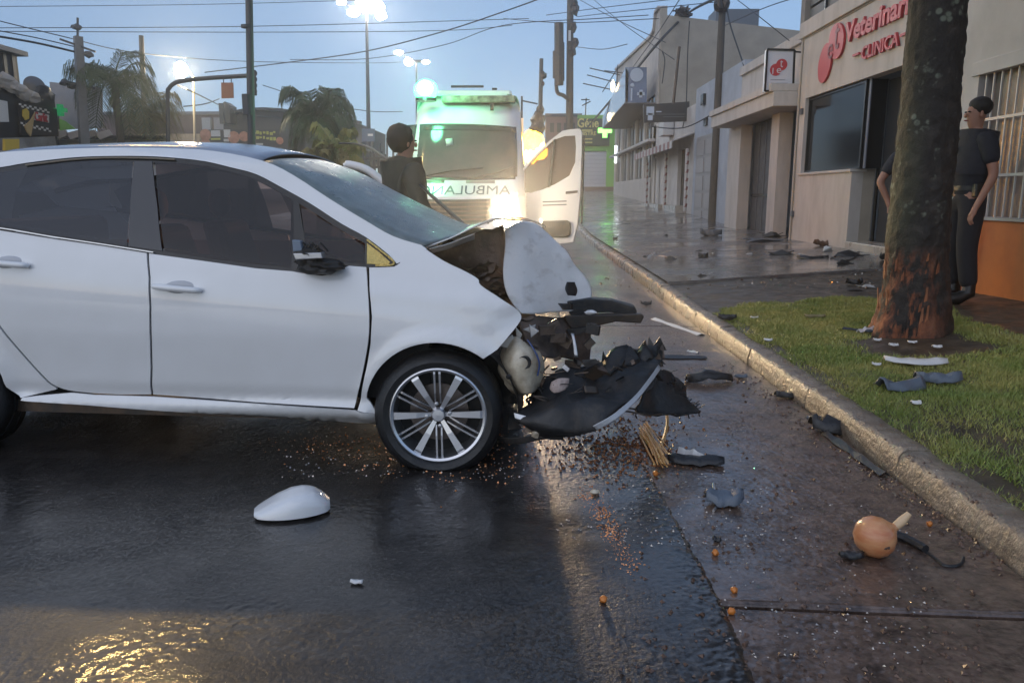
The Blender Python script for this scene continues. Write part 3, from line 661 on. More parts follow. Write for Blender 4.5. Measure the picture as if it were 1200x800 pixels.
# wheel wells
for cu_, nm in ((FWC[0], 'wheel_arch_liner'), (-WB, 'wheel_arch_liner')):
    m = MB(); G = []
    for v0 in (0.035, 0.34):
        G.append([W(cu_ + 0.36 * math.cos(R(a)), v0, (FWC[1] if cu_ > -1 else RWZ) + 0.36 * math.sin(R(a))) for a in range(-5, 186, 10)])
    m.grid(G); m.add([G[1][i] for i in range(len(G[1]))], [tuple(range(len(G[1])))]); m.build(nm, BLACKP, car, smooth=True)
# --- the smashed front
# open engine bay seen under the buckled bonnet
patch('engine_bay_side', [[(500, 292, 0.30), (530, 285, 0.45), (560, 275, 0.5), (592, 268, 0.55)], [(510, 300, 0.35), (535, 305, 0.5), (565, 310, 0.5), (596, 312, 0.5)], [(530, 318, 0.3), (560, 335, 0.4), (585, 345, 0.42), (600, 350, 0.45)], [(560, 340, 0.25), (590, 362, 0.3), (610, 376, 0.3), (625, 372, 0.32)]], BROWNM, 4, 0.02)
cb(-0.40, 0.35, 0.45, 1.4, 0.35, 0.72).build('engine_block', BROWNM, car, bevel=0.03)
for q, (px_, py_, v_, s_) in enumerate(((540, 322, 0.55, 0.09), (572, 318, 0.5, 0.07), (590, 338, 0.45, 0.06), (556, 300, 0.8, 0.10))):
    MB().blob(P3(px_, py_, v_), (s_, s_, s_ * 0.7), 3, 0.6, 2.5).build('engine_part', BROWNM, car, smooth=True)
# bonnet: rear strip rising to the fold, then the front half bent down and outwards
bon = patch('bonnet', [[(496, 289, 0.16), (524, 279, 0.20), (552, 267, 0.22), (580, 256, 0.24), (597, 258, 0.28)],
                 [(503, 286, 0.5), (530, 275, 0.55), (558, 264, 0.6), (590, 255, 0.6), (612, 258, 0.6)],
                 [(515, 278, 0.95), (540, 268, 0.98), (570, 259, 1.0), (602, 254, 1.0), (628, 260, 1.0)],
                 [(528, 270, 1.45), (552, 262, 1.45), (580, 257, 1.45), (612, 256, 1.4), (640, 266, 1.35)]], WHITE, 5, 0.004, 6, 0.006)
bf = patch('bonnet_front_half', [[(591, 270, 0.454), (603, 262, 0.477), (618, 260, 0.632), (630, 264, 0.665), (642, 274, 0.686)],
   [(591, 292, 0.41), (609, 288, 0.445), (628, 288, 0.51), (646, 291, 0.566), (662, 296, 0.611)],
   [(590, 317, 0.357), (611, 315, 0.398), (636, 314, 0.486), (660, 315, 0.566), (680, 320, 0.625)],
   [(594, 343, 0.319), (614, 342, 0.354), (642, 341, 0.452), (670, 340, 0.55), (693, 341, 0.627)],
   [(612, 367, 0.297), (626, 368, 0.343), (648, 368, 0.419), (672, 365, 0.507), (691, 354, 0.594)]], HOODW, 7, 0.010, 8, 0.006)
tag(bf, 'scuffed white front half of the bonnet bent downwards')
patch('bonnet_underside', [[(500, 292, 0.18), (530, 283, 0.22), (556, 273, 0.24)], [(505, 297, 0.2), (532, 289, 0.24), (556, 280, 0.26)]], STEEL, 4, 0.002)
lg = patch('badge_hole', [[(664, 330, 0.39), (673, 330, 0.43)], [(662, 338, 0.37), (676, 340, 0.44)], [(665, 346, 0.37), (674, 347, 0.42)]], BLACKP, 4, 0.002, th=0.003)
patch('paint_scrape', [[(654, 355, 0.34), (672, 356, 0.42)], [(660, 363, 0.34), (671, 363, 0.40)]], BLACKP, 3, 0.001, th=0.003)
# dark radiator support below the bonnet
patch('radiator_support', [[(606, 369, 0.34), (630, 370, 0.36), (660, 370, 0.45), (690, 362, 0.6), (700, 356, 0.7)],
                 [(612, 392, 0.30), (634, 394, 0.32), (662, 392, 0.40), (684, 388, 0.5), (694, 384, 0.55)],
                 [(622, 416, 0.28), (640, 420, 0.28), (662, 420, 0.34), (680, 424, 0.42), (690, 428, 0.45)]], BROWNM, 5, 0.012, 10)
patch('radiator_rib', [[(669, 390, 0.33), (673, 391, 0.33)], [(672, 405, 0.31), (676, 405, 0.31)], [(673, 418, 0.30), (678, 419, 0.3)]], STEEL, 3, 0.002)
# crossbeam arms sticking out to the right
MB().prism([P3(x, y, 0.50 + (x - 664) * 0.0016) for x, y in ((664, 353), (690, 350), (716, 352), (744, 360), (747, 366), (740, 370), (716, 366), (690, 367), (668, 372))], N * 0.10).build('crossbeam', BLACKP, car, bevel=0.006)
MB().prism([P3(x, y, 0.44 + (x - 664) * 0.0016) for x, y in ((660, 370), (688, 369), (714, 368), (752, 368), (755, 371), (751, 379), (722, 377), (700, 382), (672, 390))], N * 0.05).build('crossbeam', DARKM, car, bevel=0.006)
MB().prism([P3(x, y, 0.42) for x, y in ((664, 386), (690, 383), (698, 383), (697, 386), (668, 394))], N * 0.02).build('crossbeam_lip', BLACKP, car)
MB().blob(P3(692, 366, 0.44), (0.03, 0.02, 0.012), 2, 0.4).build('white_clip', WHITE, car, smooth=True)
# headlamp remains
hl = patch('headlamp_housing', [[(592, 398, 0.18), (606, 394, 0.12), (620, 405, 0.12), (632, 412, 0.2)], [(585, 425, 0.16), (600, 415, 0.06), (622, 418, 0.06), (637, 428, 0.16)], [(586, 440, 0.16), (600, 438, 0.05), (620, 440, 0.06), (636, 444, 0.16)], [(600, 458, 0.16), (610, 462, 0.08), (622, 462, 0.08), (630, 455, 0.18)]], LENS, 6, 0.005, 16, 0.006)
MB().blob(P3(612, 438, 0.16), (0.085, 0.06, 0.10), 3, 0.3, 2.0).build('reflector_bowl', LENS, car, smooth=True)
MB().lathe([(0.030, 0), (0.034, 0.01), (0.028, 0.02), (0.012, 0.012)], P3(614, 424, 0.06), -N, 20).build('bulb_socket', BLACKP, car)
MB().lathe([(0.010, 0), (0.012, 0.006), (0.006, 0.01)], P3(596, 441, 0.055), -N, 14).build('screw_hole', BLACKP, car)
for q, (a, b_, c_) in enumerate((((582, 405), (600, 392), (610, 412)), ((604, 383), (612, 392), (606, 405)), ((620, 380), (632, 388), (622, 396)), ((612, 386), (628, 380), (626, 392)))):
    MB().prism([P3(x, y, 0.12 + 0.03 * q) for x, y in (a, b_, c_)], N * 0.012).build('lens_fragment', mk('pale_lens', (0.5, 0.47, 0.42), 0.2) if q < 2 else STEEL, car, bevel=0.003)
m = MB(); 
m.tube(cr([tuple(P3(*p)) for p in ((618, 398, 0.10), (626, 410, 0.08), (632, 425, 0.08), (630, 440, 0.08))], 5), 0.004, 6)
m.build('blue_wire', mk('blue_insulation', (0.03, 0.06, 0.18), 0.4), car, smooth=True)
rw = random.Random(4); m = MB()
for q in range(16):
    x0_, y0_ = rw.uniform(600, 645), rw.uniform(395, 470); p = [(x0_, y0_, rw.uniform(0.1, 0.3))]
    for _ in range(4): p.append((p[-1][0] + rw.uniform(-10, 14), p[-1][1] + rw.uniform(2, 16), p[-1][2] + rw.uniform(-0.04, 0.04)))
    m.tube(cr([tuple(P3(*c)) for c in p], 4), rw.choice((0.002, 0.003, 0.005)), 5)
stuff(m.build('torn_wires', BLACKP, car, smooth=True))
# torn bumper: a big dark shell curling out to the right, lying on the road
bz = 0.0
bump_ = patch('bumper_shell', [[(618, 470, 0.22), (640, 440, 0.25), (672, 432, 0.30), (705, 428, 0.38), (740, 408, 0.5), (775, 402, 0.62)],
                 [(610, 480, 0.10), (645, 462, 0.10), (682, 455, 0.14), (715, 446, 0.22), (748, 428, 0.36), (778, 414, 0.50)],
                 [(606, 490, 0.02), (645, 485, -0.02), (690, 476, 0.00), (722, 464, 0.08), (750, 446, 0.22), (776, 428, 0.38)],
                 [(612, 498, 0.02), (645, 503, -0.05), (688, 500, -0.05), (720, 484, 0.0), (748, 462, 0.12), (770, 440, 0.3)],
                 [(625, 510, 0.05), (650, 512, -0.02), (685, 509, -0.05), (712, 495, -0.02), (742, 472, 0.08), (768, 444, 0.24)]], BLACKP, 5, 0.020, 11, 0.005)
patch('bumper_trim_strip', [[(695, 499, -0.075), (722, 483, -0.035), (750, 456, 0.10), (772, 427, 0.30)], [(700, 504, -0.07), (727, 487, -0.035), (754, 459, 0.09), (775, 431, 0.29)]], mk('silver_trim', (0.42, 0.42, 0.43), 0.3, metal=0.4, bump=0.3, bscale=60), 6, 0.002, 8, 0.006)
patch('bumper_white_piece', [[(602, 484, 0.0), (622, 489, -0.01), (640, 494, 0.0)], [(603, 490, -0.01), (622, 495, -0.02), (638, 498, -0.01)]], WHITE, 4, 0.002)
patch('bumper_top_fin', [[(703, 424, 0.36), (712, 408, 0.38), (736, 401, 0.42), (744, 410, 0.46)], [(700, 436, 0.30), (716, 420, 0.34), (738, 414, 0.38), (748, 420, 0.42)], [(712, 440, 0.26), (722, 430, 0.3), (738, 426, 0.34), (752, 428, 0.38)]], BLACKP, 2, 0.022, 16, 0.006)
patch('bumper_top_fin', [[(744, 425, 0.44), (752, 402, 0.50), (764, 408, 0.52), (776, 403, 0.56)], [(750, 436, 0.40), (760, 418, 0.44), (768, 420, 0.48), (777, 414, 0.52)]], BLACKP, 2, 0.022, 16, 0.006)
patch('broken_grille', [[(772, 436, 0.42), (780, 434, 0.5), (790, 446, 0.6), (796, 456, 0.7)], [(752, 462, 0.32), (770, 462, 0.38), (792, 464, 0.46), (806, 472, 0.56)], [(744, 474, 0.30), (766, 480, 0.33), (794, 484, 0.42), (816, 483, 0.5)], [(752, 480, 0.28), (774, 488, 0.30), (798, 488, 0.38), (814, 486, 0.46)]], BLACKP, 3, 0.026, 14, 0.01)
m = MB(); rw = random.Random(8)
for q in range(40):
    t = q / 39; x_ = 778 + 38 * t + rw.uniform(-6, 6); y_ = 440 + 44 * t + rw.uniform(-8, 6); v_ = 0.45 + 0.1 * t
    a = P3(x_, y_, v_); d = Vector((rw.uniform(-.3, 1), rw.uniform(-.5, .5), rw.uniform(-.3, .8))).normalized() * rw.uniform(0.02, 0.06)
    m.bar(a, a + d, 0.006, 0.003)
stuff(m.build('grille_splinters', BLACKP, car))
# clutter of broken plastic inside the shell: separate chunks
rw = random.Random(21)
for q in range(26):
    x_ = rw.uniform(612, 745); y_ = 500 - (x_ - 612) * 0.38 + rw.uniform(-62, 0) * (1 - (x_ - 612) / 300); v_ = rw.uniform(0.12, 0.34)
    c = P3(x_, y_, v_); m = MB(); s_ = rw.uniform(0.018, 0.05)
    a = [Vector((rw.uniform(-1, 1), rw.uniform(-1, 1), rw.uniform(-1, 1))) * s_ for _ in range(4)]
    m.prism([c + a[0], c + a[1], c + a[2] * 1.2], (rw.uniform(-.02, .02), 0.012, rw.uniform(-.02, .02)))
    m.build('broken_piece', rw.choice((BLACKP, BLACKP, BROWNM, BROWNM, DARKM)), car)
patch('foam_patch', [[(646, 447, 0.10), (655, 443, 0.10), (667, 443, 0.12)], [(644, 455, 0.09), (654, 452, 0.08), (666, 451, 0.11)], [(649, 460, 0.08), (656, 459, 0.08), (662, 456, 0.1)]], mk('pale_foam', (0.45, 0.36, 0.32), 0.7, col2=(0.3, 0.22, 0.2), nscale=60), 3, 0.002)
patch('number_plate_bracket', [[(684, 452, 0.10), (700, 452, 0.13)], [(686, 460, 0.09), (702, 461, 0.12)]], DARKM, 4, 0.002)
m = MB(); rw = random.Random(14)
for q in range(22):
    x0_, y0_ = rw.uniform(620, 730), rw.uniform(425, 490); p = [(x0_, y0_, rw.uniform(0.0, 0.2))]
    for _ in range(3): p.append((p[-1][0] + rw.uniform(-14, 20), p[-1][1] + rw.uniform(-6, 9), p[-1][2] + rw.uniform(-0.03, 0.03)))
    m.tube(cr([tuple(P3(*c)) for c in p], 4), rw.choice((0.0025, 0.004)), 5)
stuff(m.build('loose_hoses', DARKM, car, smooth=True))
patch('splash_lip', [[(556, 498, 0.2), (590, 512, 0.1), (640, 508, 0.02), (684, 505, -0.03)], [(560, 508, 0.2), (595, 520, 0.1), (642, 514, 0.02), (680, 511, -0.03)]], BLACKP, 5, 0.006)
MB().blob(P3(628, 508, 0.0), (0.018, 0.018, 0.02), 2, 0.5).build('pale_plug', LENS, car, smooth=True)

rw = random.Random(77)
for (pa, pb, n_) in (((618, 470, 0.22), (705, 428, 0.38), 8), ((705, 424, 0.38), (776, 403, 0.6), 9), ((600, 497, 0.04), (660, 512, -0.02), 5), ((770, 408, 0.58), (772, 446, 0.3), 5)):
    for q in range(n_):
        t = (q + rw.uniform(0, .8)) / n_; x = pa[0] + (pb[0] - pa[0]) * t; y = pa[1] + (pb[1] - pa[1]) * t; v = pa[2] + (pb[2] - pa[2]) * t
        a = P3(x - rw.uniform(4, 10), y + rw.uniform(2, 8), v); b_ = P3(x + rw.uniform(4, 10), y + rw.uniform(2, 8), v - 0.01); c__ = P3(x + rw.uniform(-8, 8), y - rw.uniform(4, 14), v + rw.uniform(-.05, .05))
        MB().prism([a, b_, c__], N * 0.006).build('torn_edge', rw.choice((BLACKP, BLACKP, BROWNM)), car)
for q in range(14):
    x = rw.uniform(610, 700); y = rw.uniform(378, 440); v = rw.uniform(0.22, 0.34); c0 = P3(x, y, v); s_ = rw.uniform(0.012, 0.04)
    MB().box((-s_, -0.01, -s_ * rw.uniform(.3, 1)), (s_, 0.01, s_ * 0.6), Matrix.Translation(c0) @ Matrix.Rotation(rw.uniform(-.8, .8), 4, 'Y') @ Matrix.Rotation(rw.uniform(-.6, .6), 4, 'Z')).build('broken_piece', rw.choice((BROWNM, BLACKP, DARKM, STEEL if q % 5 == 0 else BROWNM)), car)

cb(-WB - 0.3, -0.05, 0.10, 0.12, 0.32, 0.86).build('door_shut_frame', DARKIN, car)
# ================================================================== buildings on the right
def bldg(name, x, y, label, cat='building'): return thing(name, (x, y, 0), label, cat)
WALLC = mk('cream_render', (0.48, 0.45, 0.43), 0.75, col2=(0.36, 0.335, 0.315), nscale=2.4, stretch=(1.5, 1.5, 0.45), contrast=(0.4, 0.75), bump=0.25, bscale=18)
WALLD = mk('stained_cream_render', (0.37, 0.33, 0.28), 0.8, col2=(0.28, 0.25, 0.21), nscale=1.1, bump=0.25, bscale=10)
WALLW = mk('off_white_render', (0.52, 0.50, 0.49), 0.7, col2=(0.42, 0.40, 0.39), nscale=1.3, bump=0.2, bscale=20)
WALLB = mk('pale_blue_render', (0.36, 0.40, 0.47), 0.7, col2=(0.29, 0.32, 0.38), nscale=1.8, bump=0.2, bscale=14)
ORANGE = mk('orange_paint', (0.62, 0.17, 0.035), 0.5, col2=(0.5, 0.13, 0.03), nscale=3)
TILE = mk('beige_marble_tile', (0.40, 0.37, 0.33), 0.25, col2=(0.30, 0.27, 0.24), nscale=3, rough2=0.35)
GLB = mk('dark_shop_glass', (0.010, 0.012, 0.016), 0.10, spec=0.25)
ROLL = mk('grey_steel_door', (0.085, 0.085, 0.095), 0.45, metal=0.3, rough2=0.6)
BARW = mk('white_bar_paint', (0.55, 0.54, 0.53), 0.4)
REDS = mk('red_letter', (0.42, 0.035, 0.045), 0.4)
SIGNW = mk('sign_white', (0.55, 0.56, 0.62), 0.3)
FX = 5.6
def fz(px, py, X=FX): p = pX(px, py, X); return p.y, p.z
def fb(name, par, mat, X0, X1, y0, y1, z0, z1, bevel=0):
    return MB().box((min(X0, X1), min(y0, y1), min(z0, z1)), (max(X0, X1), max(y0, y1), max(z0, z1))).build(name, mat, par, bevel=bevel)
def text(name, s, par, mat, org, xdir, up, size, width=None, ext=0.01, mirror=False, bold=0.0):
    cu_ = bpy.data.curves.new(name, 'FONT'); cu_.body = s; cu_.size = 1; cu_.extrude = 0.5; cu_.offset = bold; cu_.resolution_u = 3
    t = bpy.data.objects.new(name, cu_); C.objects.link(t); bpy.context.view_layer.update()
    me = bpy.data.meshes.new_from_object(t.evaluated_get(bpy.context.evaluated_depsgraph_get())); bpy.data.objects.remove(t)
    xs_ = [v.co.x for v in me.vertices]; ys_ = [v.co.y for v in me.vertices]; x0, x1, y0, y1 = min(xs_), max(xs_), min(ys_), max(ys_)
    xdir = Vector(xdir).normalized(); up = Vector(up).normalized(); nn = xdir.cross(up)
    sy = size / (y1 - y0); sx = (width / (x1 - x0)) if width else sy; org = Vector(org)
    for v in me.vertices:
        fx = (v.co.x - x0) * sx
        if mirror: fx = (x1 - x0) * sx - fx
        v.co = xdir * fx + up * ((v.co.y - y0) * sy) + nn * (v.co.z * ext)
    me.materials.clear(); me.materials.append(mat)
    o = bpy.data.objects.new(name, me); C.objects.link(o); o.parent = par; o.location = org - WL[par.name]; WL[o.name] = org; return o
# --- veterinary clinic
vyF, _ = fz(924, 279); vyN, _ = fz(991, 287)
zg = H(5.5, 12)
win_l, _ = fz(941, 160); win_r, _ = fz(1006, 150); y_rec, _ = fz(1019, 150); y_end = 9.0
z_wb = 0.5 * (fz(940, 204)[1] + fz(1000, 196)[1]); z_wt = 0.5 * (fz(942, 117)[1] + fz(1006, 93.5)[1])
z_par = 0.5 * (fz(864, 76)[1] + fz(985, 1)[1]); z_cor = z_par - 0.30
vet = bldg('veterinary_clinic', FX + 3, 12, 'cream veterinary clinic with red raised lettering and a dark shop window')
ycl = vyF + 0.0
fb('wall', vet, WALLC, FX, FX + 0.2, win_l, vyF, zg - 0.3, z_cor)                       # pier left of the window
yw = fz(995, 240)[0]
fb('wall', vet, WALLC, FX, FX + 0.2, win_l, yw, zg - 0.3, z_wb)               # under the window
fb('wall', vet, WALLC, FX + 0.003, FX + 0.2, y_end, win_l, z_wt, z_cor)                 # sign band
fb('wall', vet, WALLC, FX + 0.2, FX + 6, vyF - 0.2, vyF, zg - 0.3, z_cor)
fb('parapet_band', vet, WALLC, FX - 0.05, FX + 0.3, y_end, vyF + 0.02, z_cor, z_par, 0.01)
fb('parapet_groove', vet, mk('shadow_joint_paint', (0.2, 0.18, 0.15), 0.8), FX - 0.012, FX + 0.1, y_end, vyF, z_cor - 0.035, z_cor - 0.004)
fb('roof', vet, CONC, FX + 0.3, FX + 6, y_end, vyF - 0.21, z_cor - 0.3, z_cor - 0.15)
wi = fb('shop_window', vet, GLB, FX + 0.10, FX + 0.12, win_r, win_l, z_wb, z_wt)
for (a, b_, c_, d_) in ((win_l - 0.05, win_l, z_wb, z_wt), (win_r, win_r + 0.05, z_wb, z_wt), (win_r + 0.05, win_l - 0.05, z_wt - 0.05, z_wt), (win_r + 0.05, win_l - 0.05, z_wb, z_wb + 0.04)):
    fb('window_frame', wi, BLACKT, FX + 0.07, FX + 0.098, a, b_, c_, d_)
fb('window_return', vet, GLB, FX + 0.122, FX + 0.43, win_r - 0.012, win_r, z_wb, z_wt)
fb('frosted_strip', wi, mk('frosted_strip', (0.13, 0.14, 0.18), 0.3), FX + 0.10, FX + 0.12, win_r - 0.13, win_r - 0.06, z_wb, z_wt)
fb('window_sill', vet, WALLC, FX - 0.04, FX + 0.25, yw - 0.03, win_l + 0.04, z_wb - 0.05, z_wb - 0.002, 0.008)
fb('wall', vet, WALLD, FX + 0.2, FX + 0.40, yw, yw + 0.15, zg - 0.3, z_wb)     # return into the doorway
fb('wall', vet, WALLC, FX + 0.52, FX + 0.7, y_end, win_r, zg - 0.3, z_wt)
zd = zg + 0.15
dr = fb('entrance_door', vet, mk('dark_door_paint', (0.03, 0.034, 0.042), 0.3), FX + 0.44, FX + 0.50, y_end, win_r - 0.02, zd, z_wt - 0.02)
for yy_ in (yw - 0.06, yw - 0.75, yw - 0.83, yw - 1.7): fb('door_frame', dr, mk('door_frame_grey', (0.1, 0.1, 0.11), 0.35) if yy_ == yw - 0.75 else BLACKT, FX + 0.405, FX + 0.438, yy_ - 0.035, yy_ + 0.035, zd, z_wt - 0.03)
fb('door_step', vet, TILE, FX - 0.02, FX + 0.44, y_end, yw - 0.003, zg - 0.2, zd, 0.01)
fb('lower_panel', vet, WALLC, FX - 0.006, FX + 0.1, yw + 0.03, win_l + 0.6, zg - 0.2, zg + 0.04)
# lettering on the band
def vtext(s, px0, py0, px1, py1, hpx_z, name): 
    a = pX(px0, py0, FX - 0.012); b_ = pX(px1, py1, FX - 0.012)
    return text(name, s, vet, REDS, (FX - 0.035, a.y, a.z), (0, -1, 0), (0, 0, 1), hpx_z, a.y - (b_.y), 0.045)
a1 = fz(993, 50); a2 = fz(1072, 12); v1 = fz(993, 27)
zb_ = 0.5 * (a1[1] + a2[1]); hh = (v1[1] - a1[1]) * 1.02
L_ = (a1[0] - a2[0]) / 10.3 * 11
text('clinic_lettering', 'Veterinaria', vet, REDS, (FX - 0.03, a1[0], zb_ - 0.03), (0, -1, 0), (0, 0, 1), hh, L_, 0.05, bold=0.03)
b1 = fz(1012, 72); b2 = fz(1056, 53); c1 = fz(1012, 55)
text('clinic_lettering', 'CLINICA', vet, REDS, (FX - 0.03, b1[0], 0.5 * (b1[1] + b2[1])), (0, -1, 0), (0, 0, 1), (c1[1] - b1[1]) * 0.9, b1[0] - b2[0], 0.04, bold=0.02)
zz_ = 0.5 * (b1[1] + b2[1]) + 0.12
fb('lettering_dash', vet, REDS, FX - 0.05, FX - 0.01, fz(1002, 69)[0], fz(1009, 66)[0], zz_, zz_ + 0.035); fb('lettering_dash', vet, REDS, FX - 0.05, FX - 0.01, fz(1058, 44)[0], fz(1066, 41)[0], zz_, zz_ + 0.035)
def oval(cy, cz, ry, rz, rot, n=24): return [(cy + ry * math.cos(t) * math.cos(rot) - rz * math.sin(t) * math.sin(rot), cz + ry * math.cos(t) * math.sin(rot) + rz * math.sin(t) * math.cos(rot)) for t in [2 * math.pi * k / n for k in range(n)]]
lg1 = fz(983, 45); lg2 = fz(970, 75)
for (cy, cz, ry, rz, d) in ((lg1[0], lg1[1] - 0.05, 0.36, 0.30, 0.05), (lg2[0] + 0.05, lg2[1] + 0.02, 0.30, 0.36, 0.046)):
    MB().prism([(FX - d, a, b) for a, b in oval(cy, cz, ry, rz, 0.5)], (d - 0.005, 0, 0)).build('logo_disc', REDS, vet)
DKRED = mk('dark_red_letter', (0.16, 0.012, 0.02), 0.4)
text('logo_letters', 't', vet, DKRED, (FX - 0.056, lg1[0] + 0.05, lg1[1] - 0.2), (0, -1, 0), (0, 0, 1), 0.42, 0.22, 0.012); text('logo_letters', 'e', vet, DKRED, (FX - 0.056, lg1[0] + 0.33, lg1[1] - 0.32), (0, -1, 0), (0, 0, 1), 0.26, 0.24, 0.012)
# upper storey set back, at the frame's top
up = bldg('upper_storey', FX + 3, 12, 'dark louvred upper storey rising above the clinic parapet', 'building')
yu, _ = fz(941, 20, FX + 0.4)
fb('wall', up, mk('grey_stone_frame', (0.22, 0.2, 0.18), 0.7), FX + 0.35, FX + 0.55, yu - 0.25, yu, z_cor + 0.2, z_par + 2.6)
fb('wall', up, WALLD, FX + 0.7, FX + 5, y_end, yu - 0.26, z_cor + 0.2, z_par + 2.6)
for i in range(9): fb('louvre', up, mk('louvre_grey', (0.13, 0.13, 0.13), 0.5), FX + 0.45, FX + 0.6, y_end, yu - 0.27, z_par + 0.02 + i * 0.26, z_par + 0.22 + i * 0.26)
for i in range(4): fb('louvre_post', up, BLACKT, FX + 0.40, FX + 0.44, yu - 1.3 - i * 1.1, yu - 1.22 - i * 1.1, z_par, z_par + 2.5)
MB().tube([(FX - 0.02, vyF - 0.15, zg), (FX - 0.02, vyF - 0.15, z_cor)], 0.018, 6).build('cable_conduit', WALLD, vet)
for yy_, zz_ in ((vyF - 0.35, zg + 2.55), (win_l + 0.25, zg + 0.5)): fb('outlet_box', vet, GREYM, FX - 0.05, FX - 0.003, yy_ - 0.05, yy_ + 0.05, zz_, zz_ + 0.12, 0.005)
# --- projecting light box of the clinic
sb_l = pX(897, 60, FX - 0.95); 
Ysb = fz(933, 80, FX - 0.02)[0]
q = [pY(x, y, Ysb) for x, y in ((899, 58), (931, 59), (929, 106), (896, 107))]
sgn = thing('projecting_sign', (q[0].x, Ysb, q[3].z), 'white projecting light box with the red clinic logo in a dark frame', 'sign')
MB().prism(q, (0, 0.16, 0)).build('light_box', SIGNW, sgn)
for i in range(4): MB().bar(q[i] + Vector((0, -0.01, 0)), q[(i + 1) % 4] + Vector((0, -0.01, 0)), 0.03, 0.04).build('frame_edge', BLACKT, sgn)
for (x, y, r_) in ((916, 76, 0.115), (909, 82, 0.12)):
    c = pY(x, y, Ysb - 0.004); MB().lathe([(r_, 0), (r_, 0.006)], c, (0, -1, 0), 24).build('logo_disc', REDS, sgn)
text('logo_letters', 't', sgn, SIGNW, pY(914, 79, Ysb - 0.012), (1, 0, 0), (0, 0, 1), 0.14, 0.06, 0.004); text('logo_letters', 'e', sgn, SIGNW, pY(910, 86, Ysb - 0.012), (1, 0, 0), (0, 0, 1), 0.10, 0.09, 0.004); text('logo_letters', 'l', sgn, SIGNW, pY(905, 87, Ysb - 0.012), (1, 0, 0), (0, 0, 1), 0.12, 0.02, 0.004)
for i in range(3): a = pY(903, 94 + i * 4, Ysb - 0.006); MB().box((a.x, a.y - 0.002, a.z), (a.x + (0.30, 0.36, 0.26)[i], a.y + 0.004, a.z + 0.012)).build('small_print', mk('print_grey', (0.25, 0.26, 0.32), 0.5), sgn)
for a, b_ in (((931, 61), (948, 62)), ((948, 62), (946, 106)), ((946, 106), (929, 106))): MB().bar(pY(*a, Ysb + 0.05), pY(*b_, Ysb + 0.05), 0.03).build('bracket_tube', BLACKT, sgn)
# --- garage house beyond the clinic
gar = bldg('garage_house', FX + 3, 20, 'low beige house with grey garage gate and moulded canopy')
yg0 = vyF; yg1 = fz(855, 250, FX + 0.1)[0]
zc_b = 0.5 * (fz(845, 148, FX - 0.5)[1] + fz(912, 120, FX - 0.5)[1]); zc_t = zc_b + 0.45; z_gp = z_par - 0.05
fb('wall', gar, WALLC, FX + 0.25, FX + 0.4, yg0 + 0.01, yg1, zc_b, z_gp - 0.2)
fb('parapet', gar, WALLC, FX + 0.17, FX + 0.42, yg0 + 0.01, yg1, z_gp - 0.2, z_gp + 0.02, 0.01)
fb('canopy', gar, WALLC, FX - 0.50, FX + 0.4, yg0 + 0.02, yg1 + 0.15, zc_b, zc_b + 0.30, 0.015)
fb('canopy_lip', gar, WALLC, FX - 0.56, FX + 0.3, yg0 + 0.02, yg1 + 0.2, zc_b + 0.30, zc_t, 0.01)
fb('side_wall', gar, WALLC, FX + 0.42, FX + 6, yg1 - 0.2, yg1, zg - 0.3, z_gp)
yc1, yc0 = fz(852, 240, FX + 0.1)[0], fz(866, 240, FX + 0.1)[0]; yd1, yd0 = fz(901, 240, FX + 0.1)[0], fz(910, 240, FX + 0.1)[0]
fb('column', gar, WALLC, FX + 0.05, FX + 0.35, yc0, yc1, zg - 0.4, zc_b); fb('column', gar, WALLC, FX + 0.05, FX + 0.35, yd0, yd1, zg - 0.4, zc_b)
gt = fb('garage_gate', gar, ROLL, FX + 0.42, FX + 0.47, yd1, yc0, zg - 0.3, zc_b)
for i in range(1, 5): fb('gate_rib', gt, GREYM, FX + 0.405, FX + 0.42, yd1 + (yc0 - yd1) * i / 5 - 0.02, yd1 + (yc0 - yd1) * i / 5 + 0.02, zg - 0.3, zc_b)
fb('gate_rail', gt, BLACKT, FX + 0.40, FX + 0.419, yd1, yc0, zg + 0.9, zg + 0.97)
fb('side_door', gar, mk('brown_side_door', (0.09, 0.075, 0.065), 0.5), FX + 0.42, FX + 0.47, yg0 + 0.02, yd0, zg - 0.3, zc_b)
fb('roof', gar, CONC, FX + 0.42, FX + 6, yg0, yg1 - 0.2, z_gp - 0.5, z_gp - 0.35)
# --- blue grey house, pole, white narrow house with the metal door
bh = bldg('narrow_blue_house', FX + 3, 24, 'narrow pale blue house with studded grey metal door behind the pole')
yb0 = yg1 + 0.02; yb1 = fz(811, 230, FX + 0.3)[0]; zb_t = fz(850, 120, FX + 0.3)[1]
zt_b = 0.5 * (fz(815, 108, FX + 0.3)[1] + fz(836, 90, FX + 0.3)[1])
fb('wall', bh, WALLB, FX + 0.3, FX + 0.5, yb0, yb1, zg - 0.3, zt_b)
fb('side_wall', bh, WALLW, FX + 0.5, FX + 6, yb1 - 0.2, yb1, zg, zt_b); fb('side_wall', bh, WALLB, FX + 0.5, FX + 6, yb0, yb0 + 0.2, zg, zt_b)
d0, d1 = fz(838, 200, FX + 0.3)[0], fz(816, 200, FX + 0.3)[0]; zdt = fz(817, 162, FX + 0.3)[1]
md_ = fb('metal_door', bh, mk('grey_metal_door', (0.22, 0.21, 0.215), 0.45), FX + 0.27, FX + 0.305, d0, d1, zg - 0.2, zdt)
for i in range(5):
    for j in range(2): fb('door_panel', md_, mk('grey_metal_door_panel', (0.27, 0.255, 0.26), 0.45), FX + 0.25, FX + 0.268, d0 + 0.12 + j * (d1 - d0) * 0.5, d0 + (d1 - d0) * (0.42 + 0.5 * j), zg - 0.05 + i * (zdt - zg) / 5, zg - 0.15 + (i + 1) * (zdt - zg) / 5)
